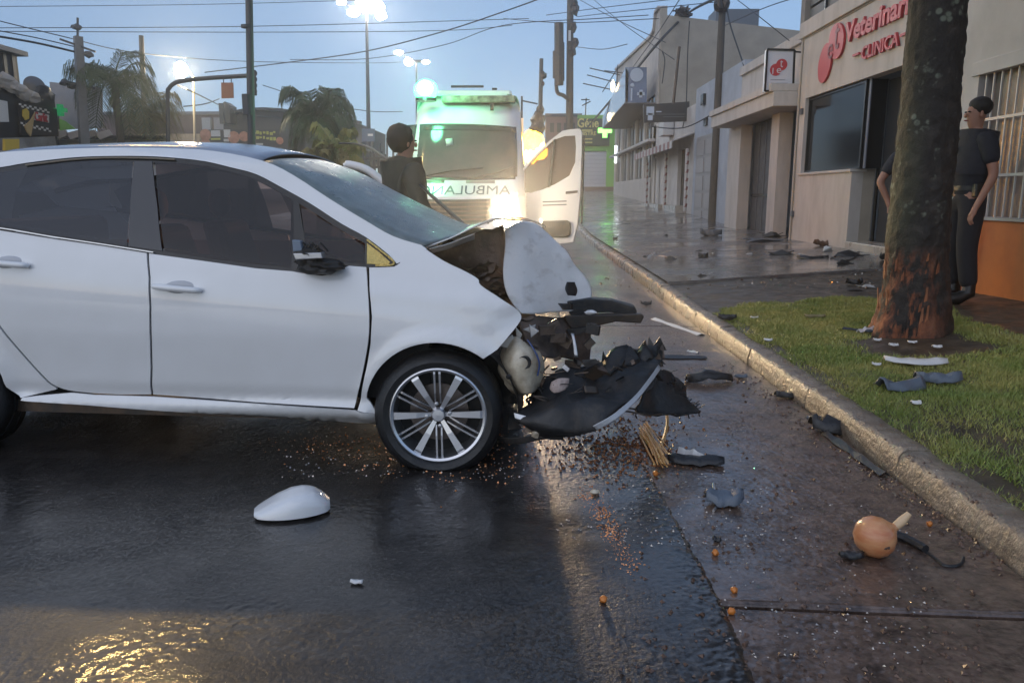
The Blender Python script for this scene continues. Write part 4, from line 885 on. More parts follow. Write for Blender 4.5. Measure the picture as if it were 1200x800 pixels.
mm = pX(826, 116, FX + 0.3); fb('meter_box', bh, BLACKT, FX + 0.2, FX + 0.3, mm.y - 0.18, mm.y + 0.18, mm.z - 0.2, mm.z + 0.15); mm = pX(828, 143, FX + 0.3); fb('meter_box', bh, BLACKT, FX + 0.24, FX + 0.3, mm.y - 0.2, mm.y + 0.2, mm.z - 0.12, mm.z + 0.12)
# --- barber shop: white fronted, with a striped awning and striped posts
ba = bldg('barber_shop', FX + 3, 30, 'white barber shop with a red and white striped awning and posts')
by0 = yb1 + 0.02; by1 = fz(762, 220, FX + 0.3)[0]; bzt = 0.5 * (fz(762, 150, FX + 0.3)[1] + fz(809, 125, FX + 0.3)[1])
zgb = H(5.6, (by0 + by1) / 2)
fb('wall', ba, WALLW, FX + 0.3, FX + 0.5, by0, by1, zgb + 2.3, bzt); fb('side_wall', ba, WALLW, FX + 0.5, FX + 6, by1 - 0.2, by1, zgb - 0.3, bzt)
STRW = mk('awning_white', (0.42, 0.40, 0.40), 0.5); STRR = mk('awning_red', (0.20, 0.07, 0.07), 0.5)
ny = 22
for i in range(ny):
    a = by0 + (by1 - by0) * i / ny; b_ = by0 + (by1 - by0) * (i + 0.96) / ny
    MB().prism([(FX + 0.3, a, zgb + 2.75), (FX - 0.5, a, zgb + 2.45), (FX - 0.5, a, zgb + 2.2), (FX - 0.47, a, zgb + 2.2), (FX - 0.47, a, zgb + 2.43), (FX + 0.3, a, zgb + 2.71)], (0, b_ - a, 0)).build('awning_stripe', STRR if i % 2 else STRW, ba)
for i, t in enumerate((0.0, 0.30, 0.42, 0.62, 0.72, 0.97)):
    fb('wall_pier', ba, WALLW, FX + 0.3, FX + 0.45, by0 + (by1 - by0) * t, by0 + (by1 - by0) * min(1, t + 0.12), zgb - 0.2, zgb + 2.3)
fb('shop_glass', ba, GLB, FX + 0.46, FX + 0.48, by0, by1, zgb, zgb + 2.3)
for t in (0.02, 0.47, 0.99):
    yv = by0 + (by1 - by0) * t; pole_ = MB().lathe([(0.06, 0), (0.06, 2.2)], (FX + 0.1, yv, zgb), (0, 0, 1), 12).build('striped_post', STRW, ba)
    for k in range(7): MB().lathe([(0.063, 0), (0.063, 0.13)], (FX + 0.1, yv, zgb + 0.15 + k * 0.3), (0.25, 0, 1), 12).build('red_stripe', STRR, pole_)
for t in (0.1, 0.5, 0.8): fb('step', ba, TILE, FX - 0.1, FX + 0.3, by0 + (by1 - by0) * t, by0 + (by1 - by0) * (t + 0.25), zgb - 0.2, zgb + 0.18)
# --- tall beige building with gable front
be = bldg('beige_corner_building', FX + 4, 40, 'tall beige corner building with plain side wall and stepped gable')
BX = 5.9
ey0 = fz(772, 100, BX)[0]; ey1 = fz(722, 100, BX)[0]
# side wall seen from here: from the photo's outline at Y = ey0
side = [pY(x, y, ey0) for x, y in ((772, 275), (772, 8), (782, 7), (782, 18), (935, 36), (1010, 44), (1010, 275))]
side = [Vector((max(p.x, BX), ey0, p.z)) for p in side]
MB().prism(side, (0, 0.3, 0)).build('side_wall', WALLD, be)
zf = side[1].z; zg2 = rise(ey1) + 0.2
fr = [Vector((BX, ey0 + 0.31, -0.1)), Vector((BX, ey0 + 0.31, zf)), Vector((BX, ey0 + 1.3, zf)), Vector((BX, ey0 + 1.6, zf - 0.7)), Vector((BX, ey0 + 2.6, zf - 0.8)), Vector((BX, ey1, fz(727, 76, BX)[1])), Vector((BX, ey1, 0.4))]
zband = fz(722, 146, BX)[1]
MB().prism([Vector((BX, ey0 + 0.31, zband))] + fr[1:6] + [Vector((BX, ey1, zband))], (0.3, 0, 0)).build('front_gable', WALLC, be)
for k in range(1, 5): 
    a, b_ = fr[k], fr[k + 1]; MB().bar(a + Vector((0.1, 0, 0.04)), b_ + Vector((0.1, 0, 0.04)), 0.45, 0.12).build('coping', WALLC, be)
fb('base_wall', be, WALLC, BX, BX + 0.3, ey0 + 0.31, ey1, 0.0, rise(ey0) + 1.6)
nw = 5
for i in range(nw):
    a = ey0 + 1.0 + (ey1 - ey0 - 1) * i / nw; b_ = ey0 + 1.0 + (ey1 - ey0 - 1) * (i + 0.82) / nw
    w_ = fb('window', be, mk('brown_shop_glass', (0.06, 0.05, 0.045), 0.15), BX + 0.1, BX + 0.14, a, b_, rise(ey0) + 1.6, zband)
    fb('window_frame', w_, GREYM, BX + 0.05, BX + 0.098, (a + b_) / 2 - 0.05, (a + b_) / 2 + 0.05, rise(ey0) + 1.6, zband)
    fb('pier', be, WALLC, BX, BX + 0.3, b_, a + (ey1 - ey0 - 1) / nw, rise(ey0) + 1.6, zband)
fb('pier', be, WALLC, BX, BX + 0.3, ey0 + 0.31, ey0 + 1.0, rise(ey0) + 1.6, zband); fb('string_course', be, STRW, BX - 0.35, BX, ey0 + 0.4, ey1, rise(ey0) + 3.2, rise(ey0) + 3.32)
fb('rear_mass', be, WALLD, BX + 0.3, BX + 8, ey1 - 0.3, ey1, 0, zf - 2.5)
# overhanging glass fronted box sign of that building
ob = thing('glass_box_sign', (BX, ey0 + 1, zband), 'blue glass box sign with white drawings overhanging the beige building', 'sign')
Yg = pX(757, 120, BX)[1] if False else ey0 + 1.2
f4 = [pY(x, y, ey0 + 0.6) for x, y in ((733, 79), (758, 79), (758, 121), (733, 120))]
MB().prism(f4, (0, 0.2, 0)).build('front_pane', mk('blue_print_panel', (0.10, 0.13, 0.22), 0.25, col2=(0.16, 0.2, 0.3), nscale=2), ob)
xL = f4[0].x
sd = [Vector((xL, ey0 + 0.6, f4[0].z)), Vector((xL, ey0 + 0.6, f4[3].z)), Vector((xL, ey0 + 11, f4[3].z - 0.3)), Vector((xL, ey0 + 11, f4[0].z - 1.2))]
MB().prism(sd, (0.15, 0, 0)).build('side_pane', mk('pale_glass_panel', (0.30, 0.38, 0.50), 0.08, col2=(0.4, 0.48, 0.58), nscale=1), ob)
MB().prism([Vector((xL, ey0 + 0.6, f4[3].z - 0.05)), Vector((BX + 0.1, ey0 + 0.6, f4[3].z - 0.05)), Vector((BX + 0.1, ey0 + 11, f4[3].z - 0.35)), Vector((xL, ey0 + 11, f4[3].z - 0.35))], (0, 0, 0.045)).build('soffit', mk('soffit_grey', (0.18, 0.18, 0.19), 0.6), ob)
IC = mk('icon_white', (0.45, 0.5, 0.58), 0.4)
c = pY(746, 88, ey0 + 0.59); MB().lathe([(0.30, 0), (0.30, 0.03)], c, (0, -1, 0), 20).build('globe_emblem', IC, ob)
for (x, y, w_, h_) in ((740, 111, 0.07, 0.55), (751, 110, 0.34, 0.14), (751, 110, 0.14, 0.34)):
    c = pY(x, y, ey0 + 0.58); MB().box((c.x - w_ / 2, c.y - 0.03, c.z - h_ / 2), (c.x + w_ / 2, c.y, c.z + h_ / 2)).build('emblem', IC, ob)
MB().blob(pY(741, 100, ey0 + 0.57), (0.1, 0.02, 0.08), 2, 0.2).build('emblem', IC, ob)
WARM = emit('warm_lamp', (1.0, 0.72, 0.38), 3.0)
c = pX(718, 101, xL - 0.1); lmp = MB().blob(c, (0.1, 0.45, 0.28), 2, 0.3).build('shop_lamp', WARM); tag(lmp, 'warm glowing lamp at the left edge of the blue glass box sign', 'lamp')
c = pX(714, 137, xL - 0.1); lmp = MB().blob(c, (0.1, 0.6, 0.25), 2, 0.3).build('shop_lamp', emit('warm_lamp_dim', (1.0, 0.8, 0.45), 1.6)); tag(lmp, 'dimmer yellowish lamp under the overhanging glass box sign', 'lamp')
c = pY(694, 195, 60); 
c = pX(721.5, 182, BX - 0.1); lmp = MB().lathe([(0.08, 0), (0.08, 1.1)], c - Vector((0, 0, 0.5)), (0, 0, 1), 10).build('tube_light', emit('cool_tube', (0.85, 0.92, 1.0), 4)); tag(lmp, 'white tube light on the corner of the beige building', 'lamp')
# black banner across, with paler print
Yb = by0 + 1.5
q = [pY(x, y, Yb) for x, y in ((754, 123), (808, 119), (808, 142), (755, 144))]
bn = MB().prism(q, (0, 0.15, 0)).build('black_banner_sign', mk('banner_black', (0.025, 0.025, 0.028), 0.4)); tag(bn, 'long black banner sign with a small pale figure above the barber awning', 'sign'); WL[bn.name] = WL[bn.name]
for (x, y, w_, h_) in ((762, 130, 0.28, 0.3), (762, 137, 0.18, 0.25), (772, 131, 0.2, 0.04), (790, 134, 1.3, 0.03), (793, 137, 1.0, 0.03)):
    c = pY(x, y, Yb - 0.01); MB().box((c.x - w_ / 2, c.y - 0.008, c.z - h_ / 2), (c.x + w_ / 2, c.y + 0.005, c.z + h_ / 2)).build('print_mark', IC if w_ < 1 else GREYM, bn)
acn = pX(782, 150, FX + 0.1); ac = MB().box((FX - 0.15, acn.y - 0.5, acn.z - 0.32), (FX + 0.28, acn.y + 0.5, acn.z + 0.3)).build('air_conditioner', mk('ac_white', (0.5, 0.5, 0.5), 0.5), bevel=0.02); tag(ac, 'white air conditioner box between banner and striped awning', 'air conditioner')
# roof box on the beige building
q = pY(871, 18, ey0 + 3); rb = MB().box((q.x - 1.3, q.y, q.z - 0.9), (q.x + 0.75, q.y + 1.6, q.z + 0.28)).build('roof_tank_box', mk('grey_box', (0.12, 0.13, 0.15), 0.5)); tag(rb, 'grey box standing on the roof of the beige building', 'tank')
# --- green shop at the far corner
YG = 66
gn = bldg('green_shop', 8, YG, 'lime green corner shop with a closed white shutter and black sign')
LIME = mk('lime_paint', (0.20, 0.46, 0.10), 0.6, col2=(0.17, 0.38, 0.09), nscale=1)
def gp_(x, y, d=0): return pY(x, y, YG - d)
a = gp_(677, 135); b_ = gp_(735, 232)
zs0, zs1 = gp_(686, 219).z, gp_(716, 177).z; xs0, xs1 = gp_(687, 0).x, gp_(715, 0).x
fb('wall', gn, LIME, a.x, xs0, YG, YG + 0.4, 0, a.z - 0.6); fb('wall', gn, LIME, xs1, b_.x + 1, YG, YG + 0.4, 0, a.z - 0.6); fb('wall', gn, LIME, xs0, xs1, YG, YG + 0.4, zs1, a.z - 0.6); fb('parapet', gn, LIME, a.x, b_.x + 1, YG - 0.05, YG + 0.3, a.z - 0.6, a.z)
fb('step', gn, mk('brown_step', (0.16, 0.10, 0.08), 0.6), a.x, b_.x, YG - 0.4, YG + 0.3, 0.5, zs0)
sh = fb('roller_shutter', gn, mk('shutter_white', (0.45, 0.44, 0.48), 0.4), xs0, xs1, YG + 0.2, YG + 0.25, zs0, zs1)
for i in range(9): fb('shutter_slat', sh, mk('shutter_white_slat', (0.50, 0.49, 0.53), 0.4), xs0, xs1, YG + 0.12, YG + 0.2, zs0 + (zs1 - zs0) * i / 9, zs0 + (zs1 - zs0) * (i + 0.7) / 9)
s1_ = gp_(677, 139, .3); s2_ = gp_(703, 171, .3)
bs = fb('sign_board', gn, mk('sign_dark', (0.03, 0.035, 0.03), 0.4), s1_.x, s2_.x + 0.8, YG - 0.2, YG - 0.1, s2_.z, s1_.z)
YEL = mk('yellow_print', (0.6, 0.52, 0.18), 0.5)
text('sign_text', 'Géne', bs, YEL, (gp_(679, 0, .2).x, YG - 0.22, gp_(0, 151).z), (1, 0, 0), (0, 0, 1), 0.75, 1.75, 0.02, bold=0.02)
text('sign_text', 'NISTRE', bs, YEL, (gp_(682, 0, .2).x, YG - 0.22, gp_(0, 160).z), (1, 0, 0), (0, 0, 1), 0.32, 1.35, 0.02, bold=0.02)
for yy_ in (154, 164, 168): fb('print_line', bs, YEL, gp_(684, 0).x, gp_(697, 0).x, YG - 0.23, YG - 0.2, gp_(0, yy_).z - 0.06, gp_(0, yy_).z + 0.04)
def cross(name, c, s_, col, st, label):
    m = MB(); m.box((c.x - s_, c.y, c.z - s_ * 0.34), (c.x - s_ * 0.34, c.y + 0.15, c.z + s_ * 0.34)); m.box((c.x + s_ * 0.34, c.y, c.z - s_ * 0.34), (c.x + s_, c.y + 0.15, c.z + s_ * 0.34)); m.box((c.x - s_ * 0.34, c.y, c.z - s_), (c.x + s_ * 0.34, c.y + 0.15, c.z + s_))
    return tag(m.build(name, emit(name + '_glow', col, st)), label, 'sign')
cross('pharmacy_cross', pY(709, 153, 58), 0.5, (0.25, 1.0, 0.15), 2.2, 'glowing green pharmacy cross beside the lime green shop')
# building behind it
bk = bldg('far_brick_building', 2, 80, 'far reddish building with dark roofline behind the utility poles')
a = pY(640, 137, 80); b_ = pY(682, 137, 80); fb('wall', bk, mk('dark_red_brick', (0.13, 0.08, 0.08), 0.8), a.x, b_.x, 80, 84, 0, a.z); fb('roof_edge', bk, BLACKT, a.x - .1, b_.x, 79.8, 84, a.z, a.z + 0.3)
for i in range(5): fb('window', bk, GLB, a.x + 0.4 + i * 0.7, a.x + 0.8 + i * 0.7, 79.9, 80.0, a.z - 1.5, a.z - 0.6)
# --- white building with barred window and orange base, right edge
ow = bldg('orange_base_building', 7, 6, 'white building with barred window above a bright orange base')
OX = 4.75
oyF = 0.5 * (pX(1130, 80, OX).y + 9.0); oz_b = pX(1180, 259, OX).z; ozt = 0.5 * (pX(1145, 88, OX).z + pX(1200, 72, OX).z)
oy0 = 3.0; wyF = pX(1141, 150, OX).y
fb('base_wall', ow, ORANGE, OX - 0.06, OX + 0.2, oy0, oyF, 0, oz_b, 0.01)
fb('wall', ow, WALLW, OX, OX + 0.2, wyF, oyF, oz_b, 5.2); fb('wall', ow, WALLW, OX, OX + 0.2, oy0, wyF, ozt, 5.2)
fb('side_wall', ow, WALLW, OX + 0.2, OX + 5, oyF - 0.2, oyF, 0, 5.2); fb('lintel', ow, WALLW, OX - 0.03, OX + 0.05, oy0, wyF + 0.1, ozt - 0.02, ozt + 0.12, 0.005)
w_ = fb('window', ow, mk('curtained_glass', (0.16, 0.13, 0.12), 0.35, col2=(0.24, 0.2, 0.18), nscale=3), OX + 0.14, OX + 0.16, oy0, wyF, oz_b, ozt)
for i in range(24):
    yv = wyF - 0.08 - i * 0.135
    if yv > oy0: fb('bar', w_, BARW, OX + 0.03, OX + 0.045, yv - 0.008, yv + 0.008, oz_b, ozt)
for t in (0.0, 0.30, 0.68, 1.0): zz = oz_b + (ozt - oz_b) * t; fb('cross_bar', w_, BARW, OX + 0.018, OX + 0.0285, oy0, wyF, zz - 0.014, zz + 0.014)
fb('window_sill', ow, WALLW, OX - 0.09, OX + 0.14, oy0, wyF + 0.05, oz_b + 0.002, oz_b + 0.03)
# ================================================================== buildings on the left and far behind
LX = -13.5
def lz(px, py, X=LX): p = pX(px, py, X); return p.y, p.z
DKW = mk('black_corrugated', (0.02, 0.02, 0.024), 0.5)
bl = bldg('black_shop', LX - 3, 20, 'black shop with yellow sign board, check patterned banner and corrugated upper wall')
y0_ = 12; y1_ = lz(62, 100)[0]
zA = lz(40, 150)[1]
yU, zU = lz(24, 66)
fb('wall', bl, DKW, LX - 5, LX, y0_, y1_, 0, lz(45, 115)[1])
fb('upper_wall', bl, DKW, LX - 5, LX - 0.1, y0_, yU, lz(45, 115)[1], zU); fb('roof_edge', bl, GREYM, LX - 5, LX + 0.15, y0_, yU + 0.1, zU, zU + 0.12)
for i in range(14): fb('corrugation', bl, GREYM, LX - 0.1, LX - 0.07, yU - 0.25 - i * 0.35, yU - 0.13 - i * 0.35, lz(45, 115)[1], zU)
Yp = lz(60, 125)[0]
def lq(pts, mat, name, par, d=0.0, th=0.06):
    P = [pX(x, y, LX + 0.02 + d) for x, y in pts]; return MB().prism(P, (th, 0, 0)).build(name, mat, par)
CHW = mk('check_white', (0.6, 0.6, 0.6), 0.5)
bnr = lq([(21, 118), (64, 128), (66, 160), (22, 158)], mk('banner_dark', (0.02, 0.02, 0.025), 0.4), 'banner', bl, 0.02)
for r0, (xa, ya, xb, yb) in enumerate(((22, 121, 58, 129), (24, 143, 60, 151))):
    for i in range(12):
        t = i / 12; x = xa + (xb - xa) * t; y = ya + (yb - ya) * t + (2.2 if i % 2 else 0); lq([(x, y), (x + 2.6, y + 0.5), (x + 2.6, y + 2.6), (x, y + 2.1)], CHW, 'check_square', bnr, 0.09, 0.01)
lq([(40, 131), (57, 135), (57, 144), (40, 141)], CHW, 'name_plate', bnr, 0.09, 0.015)
a = pX(41, 140.5, LX + 0.14); b_ = pX(56, 143, LX + 0.14)
text('shop_name', 'Carlit', bnr, REDS, (LX + 0.14, a.y, a.z - 0.02), (0, 1, 0), (0, 0, 1), 0.24, b_.y - a.y, 0.02, bold=0.02)
YLW = mk('yellow_board', (0.55, 0.40, 0.06), 0.5)
lq([(26, 129), (30, 127), (33, 131), (33, 139), (29, 141), (26, 136)], YLW, 'yellow_figure', bnr, 0.09, 0.03)
lq([(28, 148), (35, 141), (40, 132), (37, 150), (35, 160), (31, 155)], mk('tan_figure', (0.45, 0.32, 0.15), 0.5), 'tan_figure', bnr, 0.12, 0.03)
lq([(-4, 117), (6, 119), (8, 143), (-4, 143)], CHW, 'white_poster', bl, 0.02)
ys_ = tag(lq([(3, 163), (20, 163), (20, 177), (3, 178)], YLW, 'yellow_sign', None, 0.7, 0.06), 'yellow sign board beneath the black shop banner, at the photo edge', 'sign')
lq([(-5, 162), (62, 160), (66, 182), (-5, 190)], mk('shopfront_grey', (0.12, 0.12, 0.12), 0.5, col2=(0.3, 0.3, 0.3), nscale=1.2), 'shopfront', bl, 0.03)
for q in range(5):
    MB().blob(pX(4 + q * 8, 93 + q * 5 + (q % 2) * 2, LX + 0.1), (0.12, 0.35, 0.16), 2, 0.6).build('torn_awning_bundle', mk('pale_cloth', (0.4, 0.37, 0.35), 0.8), bl)
c = pX(41, 101, LX - 0.3); dsh = MB(); dsh.lathe([(0.02, 0.06), (0.15, 0.03), (0.28, -0.03), (0.29, -0.03), (0.15, 0.02), (0.02, 0.045)], c, (0.75, -0.6, 0.2), 20); dsh.tube([c, c - Vector((0, 0, 0.55))], 0.025, 6); tag(dsh.build('satellite_dish', GREYM), 'small grey satellite dish on the black shop roof', 'satellite dish')
c = pX(49, 115, LX - 0.3); tk = MB().blob(c, (0.3, 0.35, 0.4), 3, 0.3).build('roof_water_tank', DKW, smooth=True); tag(tk, 'dark round water tank beside the satellite dish', 'tank')
# blank white hoarding, green cross shop
YH = 24
q = [pY(x, y, YH) for x, y in ((58, 96), (118, 103), (118, 150), (62, 152))]
hb = MB().prism(q, (0, 0.12, 0)).build('blank_hoarding', mk('hoarding_grey', (0.33, 0.33, 0.35), 0.6, col2=(0.28, 0.28, 0.3), nscale=1.2)); tag(hb, 'large blank grey white hoarding behind the left concrete pole', 'billboard')
cross('green_cross_sign', pY(69, 129, 22.5), 0.16, (0.01, 0.30, 0.10), 0.25, 'dark green pharmacy cross in front of the blank hoarding')
ph = bldg('pharmacy', -13, 24, 'low pharmacy shop with white front and green leaf sign under the hoarding')
a = pY(58, 150, 24.2); b_ = pY(120, 150, 24.2); fb('wall', ph, WALLW, a.x, b_.x + 2, 24.2, 27, 0, a.z - 0.35); fb('fascia', ph, DKW, a.x, b_.x + 2, 24.0, 24.19, a.z - 0.35, a.z - 0.25)
q = [pY(x, y, 23.95) for x, y in ((69, 139), (76, 142), (88, 151), (70, 153))]; MB().prism(q, (0, 0.05, 0)).build('leaf_sign', LIME, ph)
q = [pY(x, y, 24.0) for x, y in ((66, 131), (69, 137), (70, 154), (66, 154))]; MB().prism(q, (0, 0.05, 0)).build('white_panel', CHW, ph)
for q_ in range(4):
    P = [pY(60 + q_ * 17 + x, 152 + y, 22.5) for x, y in ((0, 4), (16, 0), (20, 6), (6, 12))]; MB().prism(P, (0, 0.06, 0)).build('awning_flap', mk('awning_cloth', (0.32, 0.31, 0.32), 0.7), ph)
# long brown warehouse and arched hall
wh = bldg('long_warehouse', -20, 50, 'long low brown red warehouse with beige wall behind the palms')
def far(x0, y0, x1, y1, Y, name, mat, par, th=0.3, zb=None):
    a = pY(x0, y0, Y); b_ = pY(x1, y1, Y); return MB().box((a.x, Y, b_.z if zb is None else zb), (b_.x, Y + th, a.z)).build(name, mat, par)
BRW = mk('brown_sheet_wall', (0.13, 0.085, 0.075), 0.75, col2=(0.10, 0.065, 0.06), nscale=0.5)
far(112, 133, 262, 190, 50, 'wall', BRW, wh, 6); far(112, 131, 262, 134, 49.8, 'roof_edge', GREYM, wh); far(135, 133, 145, 190, 49.5, 'pale_pier', mk('pinkish_pier', (0.34, 0.26, 0.27), 0.7), wh); far(160, 157, 236, 190, 49.2, 'low_beige_wall', mk('beige_wall_far', (0.42, 0.31, 0.2), 0.7), wh)
far(236, 138, 247, 153, 49.4, 'grey_panel', mk('grey_panel_far', (0.27, 0.28, 0.3), 0.5), wh); far(250, 138, 262, 154, 49.4, 'grey_panel', mk('grey_panel_far2', (0.2, 0.2, 0.22), 0.5), wh)
ah = bldg('arched_hall', -15, 48, 'dark hall with a shallow arched roof and painted food mural')
P = [pY(x, y, 48) for x, y in ([(262, 190), (262, 141)] + [(268, 137), (280, 133), (295, 130.5), (312, 130), (330, 131), (350, 134), (372, 139), (400, 142), (424, 146), (424, 190)])]
MB().prism(P, (0, 8, 0)).build('wall', mk('dark_hall_wall', (0.055, 0.05, 0.05), 0.7), ah)
for i in range(2, len(P) - 2): MB().bar(P[i] + Vector((0, -0.2, 0.08)), P[i + 1] + Vector((0, -0.2, 0.08)), 0.5, 0.16).build('roof_edge', DKW, ah)
mural = far(236, 152, 330, 190, 47.9, 'mural_board', mk('mural_dark', (0.03, 0.028, 0.03), 0.6), ah, 0.08)
SAL = mk('salmon_print', (0.42, 0.2, 0.13), 0.6, col2=(0.25, 0.1, 0.06), nscale=3); GRNP = mk('yellow_green_print', (0.34, 0.34, 0.08), 0.6); WHP = mk('white_print', (0.42, 0.42, 0.42), 0.6)
for (x, y, r_) in ((241, 158, 0.34), (241, 168, 0.3), (274, 161, 0.36), (286, 160, 0.3), (328, 165, 0.22)): MB().lathe([(r_, 0), (r_, 0.03)], pY(x, y, 47.85), (0, -1, 0), 16).build('mural_disc', SAL, mural)
for (x0, y0, x1, y1, mt_) in ((247, 153, 258, 160, WHP), (247, 162, 258, 164, GRNP), (262, 152, 270, 161, WHP), (262, 163, 268, 166, WHP), (300, 168, 308, 170, WHP)): far(x0, y0, x1, y1, 47.82, 'mural_block', mt_, mural, 0.05)
rr = random.Random(2)
for i in range(14):
    x = 296 + (i % 7) * 4; y = 154 + (i // 7) * 6 + rr.uniform(-1, 1); far(x, y, x + rr.uniform(2, 3.6), y + rr.uniform(2, 4.5), 47.82, 'mural_lettering', GRNP, mural, 0.05)
ch = far(256, 121, 262, 145, 46, 'chimney_post', DKW, None); tag(ch, 'narrow dark post beside the square chimney block', 'chimney'); ch = MB().prism([pY(x, y, 47) for x, y in ((261, 145), (261, 121), (263, 119), (270, 124), (270, 145))], (0, 1, 0)).build('chimney_block', DKW); tag(ch, 'dark square chimney block between warehouse and arched hall', 'chimney')
# low dark clutter far behind beside the tall lamp: fence and cars
ff = thing('far_fence', pY(440, 200, 34), 'dark iron fence far behind the car roof', 'fence')
for i in range(10): MB().box((pY(428 + i * 4.6, 0, 34).x - 0.04, 34, 0.3), (pY(428 + i * 4.6, 0, 34).x + 0.04, 34.08, pY(0, 178 + (i % 3) * 3, 34).z)).build('post', DKW, ff)
for yy_ in (186, 196): a = pY(426, yy_, 33.95); b_ = pY(472, yy_, 33.95); MB().box((a.x, 33.9, a.z - 0.05), (b_.x, 33.96, a.z + 0.05)).build('rail', DKW, ff)
for (x0, y0, x1, y1, Y, c_, lb) in ((404, 176, 428, 215, 38, (0.05, 0.05, 0.05), 'low dark kiosk behind the yellow green shrub'), (446, 187, 470, 225, 30, (0.03, 0.03, 0.032), 'low dark shed left of the ambulance, beyond the fence')):
    k_ = bldg('kiosk' if x0 < 430 else 'shed', pY(x0, 0, Y).x, Y, lb); far(x0, y0, x1, y1, Y, 'wall', mk('kiosk_%d' % x0, c_, 0.6), k_, 2); far(x0 - 1, y0 - 1.5, x1 + 1, y0, Y - 0.2, 'roof', GREYM, k_, 2.4); far(x0 + 8, y0 + 8, x0 + 15, y0 + 16, Y - 0.05, 'window', WHP if x0 < 430 else GLB, k_, 0.05)
fh = tag(MB().blob((0, 0, 0), 1, 1, 0).build('tmp', DKW), 'x', 'x'); bpy.data.objects.remove(fh)
# ================================================================== ambulance facing the camera
VX, VY = -0.98, 11.75
van = thing('ambulance', (VX, VY, 0), 'white ambulance van facing us with headlights on and its door open', 'ambulance')
vprof = [(0.30, 0.00, 0.90), (0.42, -0.05, 0.95), (0.62, -0.06, 0.97), (0.78, -0.02, 0.97), (1.00, 0.03, 0.965), (1.20, 0.08, 0.955), (1.26, 0.16, 0.95), (1.40, 0.36, 0.94), (1.52, 0.50, 0.93), (1.60, 0.56, 0.925), (2.00, 0.84, 0.90), (2.36, 1.10, 0.87), (2.44, 1.16, 0.865), (2.60, 1.30, 0.85), (2.76, 1.52, 0.83), (2.86, 1.80, 0.78)]
VS = cr(vprof, 4); _vz = [p[0] for p in VS]
def vcol(x, z):
    d = float(np.interp(z, _vz, [p[1] for p in VS])); hw = float(np.interp(z, _vz, [p[2] for p in VS])); t = min(1, abs(x - VX) / hw)
    return VY + d + 0.06 * t ** 2 + 0.22 * t ** 9
def vpx(px, py, off=0.0):
    Y = VY + 0.3
    for _ in range(25): p = pY(px, py, Y); Y = 0.5 * Y + 0.5 * (vcol(p.x, p.z) - off)
    return pY(px, py, Y)
G = []
for z, d, hw in VS:
    row = []
    for k in range(25):
        t = -1 + 2 * k / 24; t = math.copysign(abs(t) ** 0.75, t); x = VX + hw * t; row.append((x, VY + d + 0.06 * t * t + 0.22 * abs(t) ** 9, z))
    row = [(row[0][0] - 0.0, VY + 5.6, z), (row[0][0] - 0.02, VY + 1.6, z)] + row + [(row[-1][0] + 0.02, VY + 1.6, z), (row[-1][0], VY + 5.6, z)]
    G.append(row)
G.append([(VX + (p[0] - VX) * 0.8, p[1], 2.90) if 1 < i < len(row) - 2 else (VX + (p[0] - VX) * 0.8, p[1], 2.9) for i, p in enumerate(G[-1])])
m = MB().grid(G); m.build('body', WHITE, van, smooth=True, sharp=50)
box('roof_panel', (VX - 0.65, VY + 1.75, 2.885), (VX + 0.65, VY + 5.6, 2.905), WHITE, van); box('rear_panel', (VX - 0.9, VY + 5.55, 0.3), (VX + 0.9, VY + 5.6, 2.88), WHITE, van)
def vp(name, rows, mat, off=0.006, n=5, th=0.004, par=None):
    rr = [cr(r, n) for r in rows]; cols = [cr(list(c), n) for c in zip(*rr)]; G = [[vpx(p[0], p[1], off) for p in r] for r in zip(*cols)]
    return MB().grid(G).build(name, mat, par or van, smooth=True, solid=-th)
GL_V = mk('van_windscreen', (0.035, 0.045, 0.042), 0.08, col2=(0.075, 0.07, 0.065), nscale=1.6, bump=0.15, bscale=90, bdist=0.003)
vp('windscreen', [[(477, 147), (510, 145), (560, 146), (605, 149)], [(471, 175), (510, 176), (560, 177), (606, 177)], [(468, 206), (510, 208), (560, 208.5), (606, 207)]], GL_V, 0.008)
for pts_ in (((500, 206), (530, 200), (566, 197)), ((560, 207), (585, 202), (600, 196))): MB().tube([vpx(x, y, 0.03) for x, y in pts_], 0.008, 5).build('wiper', BLACKT, van)
vp('windscreen_sticker', [[(522, 163), (530, 162)], [(523, 171), (531, 170)]], mk('pale_sticker', (0.4, 0.42, 0.4), 0.5), 0.018, 2)
vp('sun_visor', [[(478, 148), (540, 147), (604, 150)], [(477, 153), (540, 152.5), (604.5, 155)]], mk('visor_tint', (0.02, 0.03, 0.03), 0.2), 0.016)
vp('cowl', [[(470, 206), (540, 208.5), (604, 207)], [(470, 209), (540, 211), (604, 210)]], BLACKT, 0.009)
vp('hood_slot', [[(494, 210.5), (521, 211)], [(494, 213.8), (520, 214.2)]], mk('green_stripe', (0.02, 0.16, 0.07), 0.4), 0.010)
vp('hood_slot', [[(546, 211.5), (580, 211.5)], [(546, 214.6), (580, 214.6)]], mk('grey_stripe', (0.25, 0.2, 0.18), 0.4), 0.010)
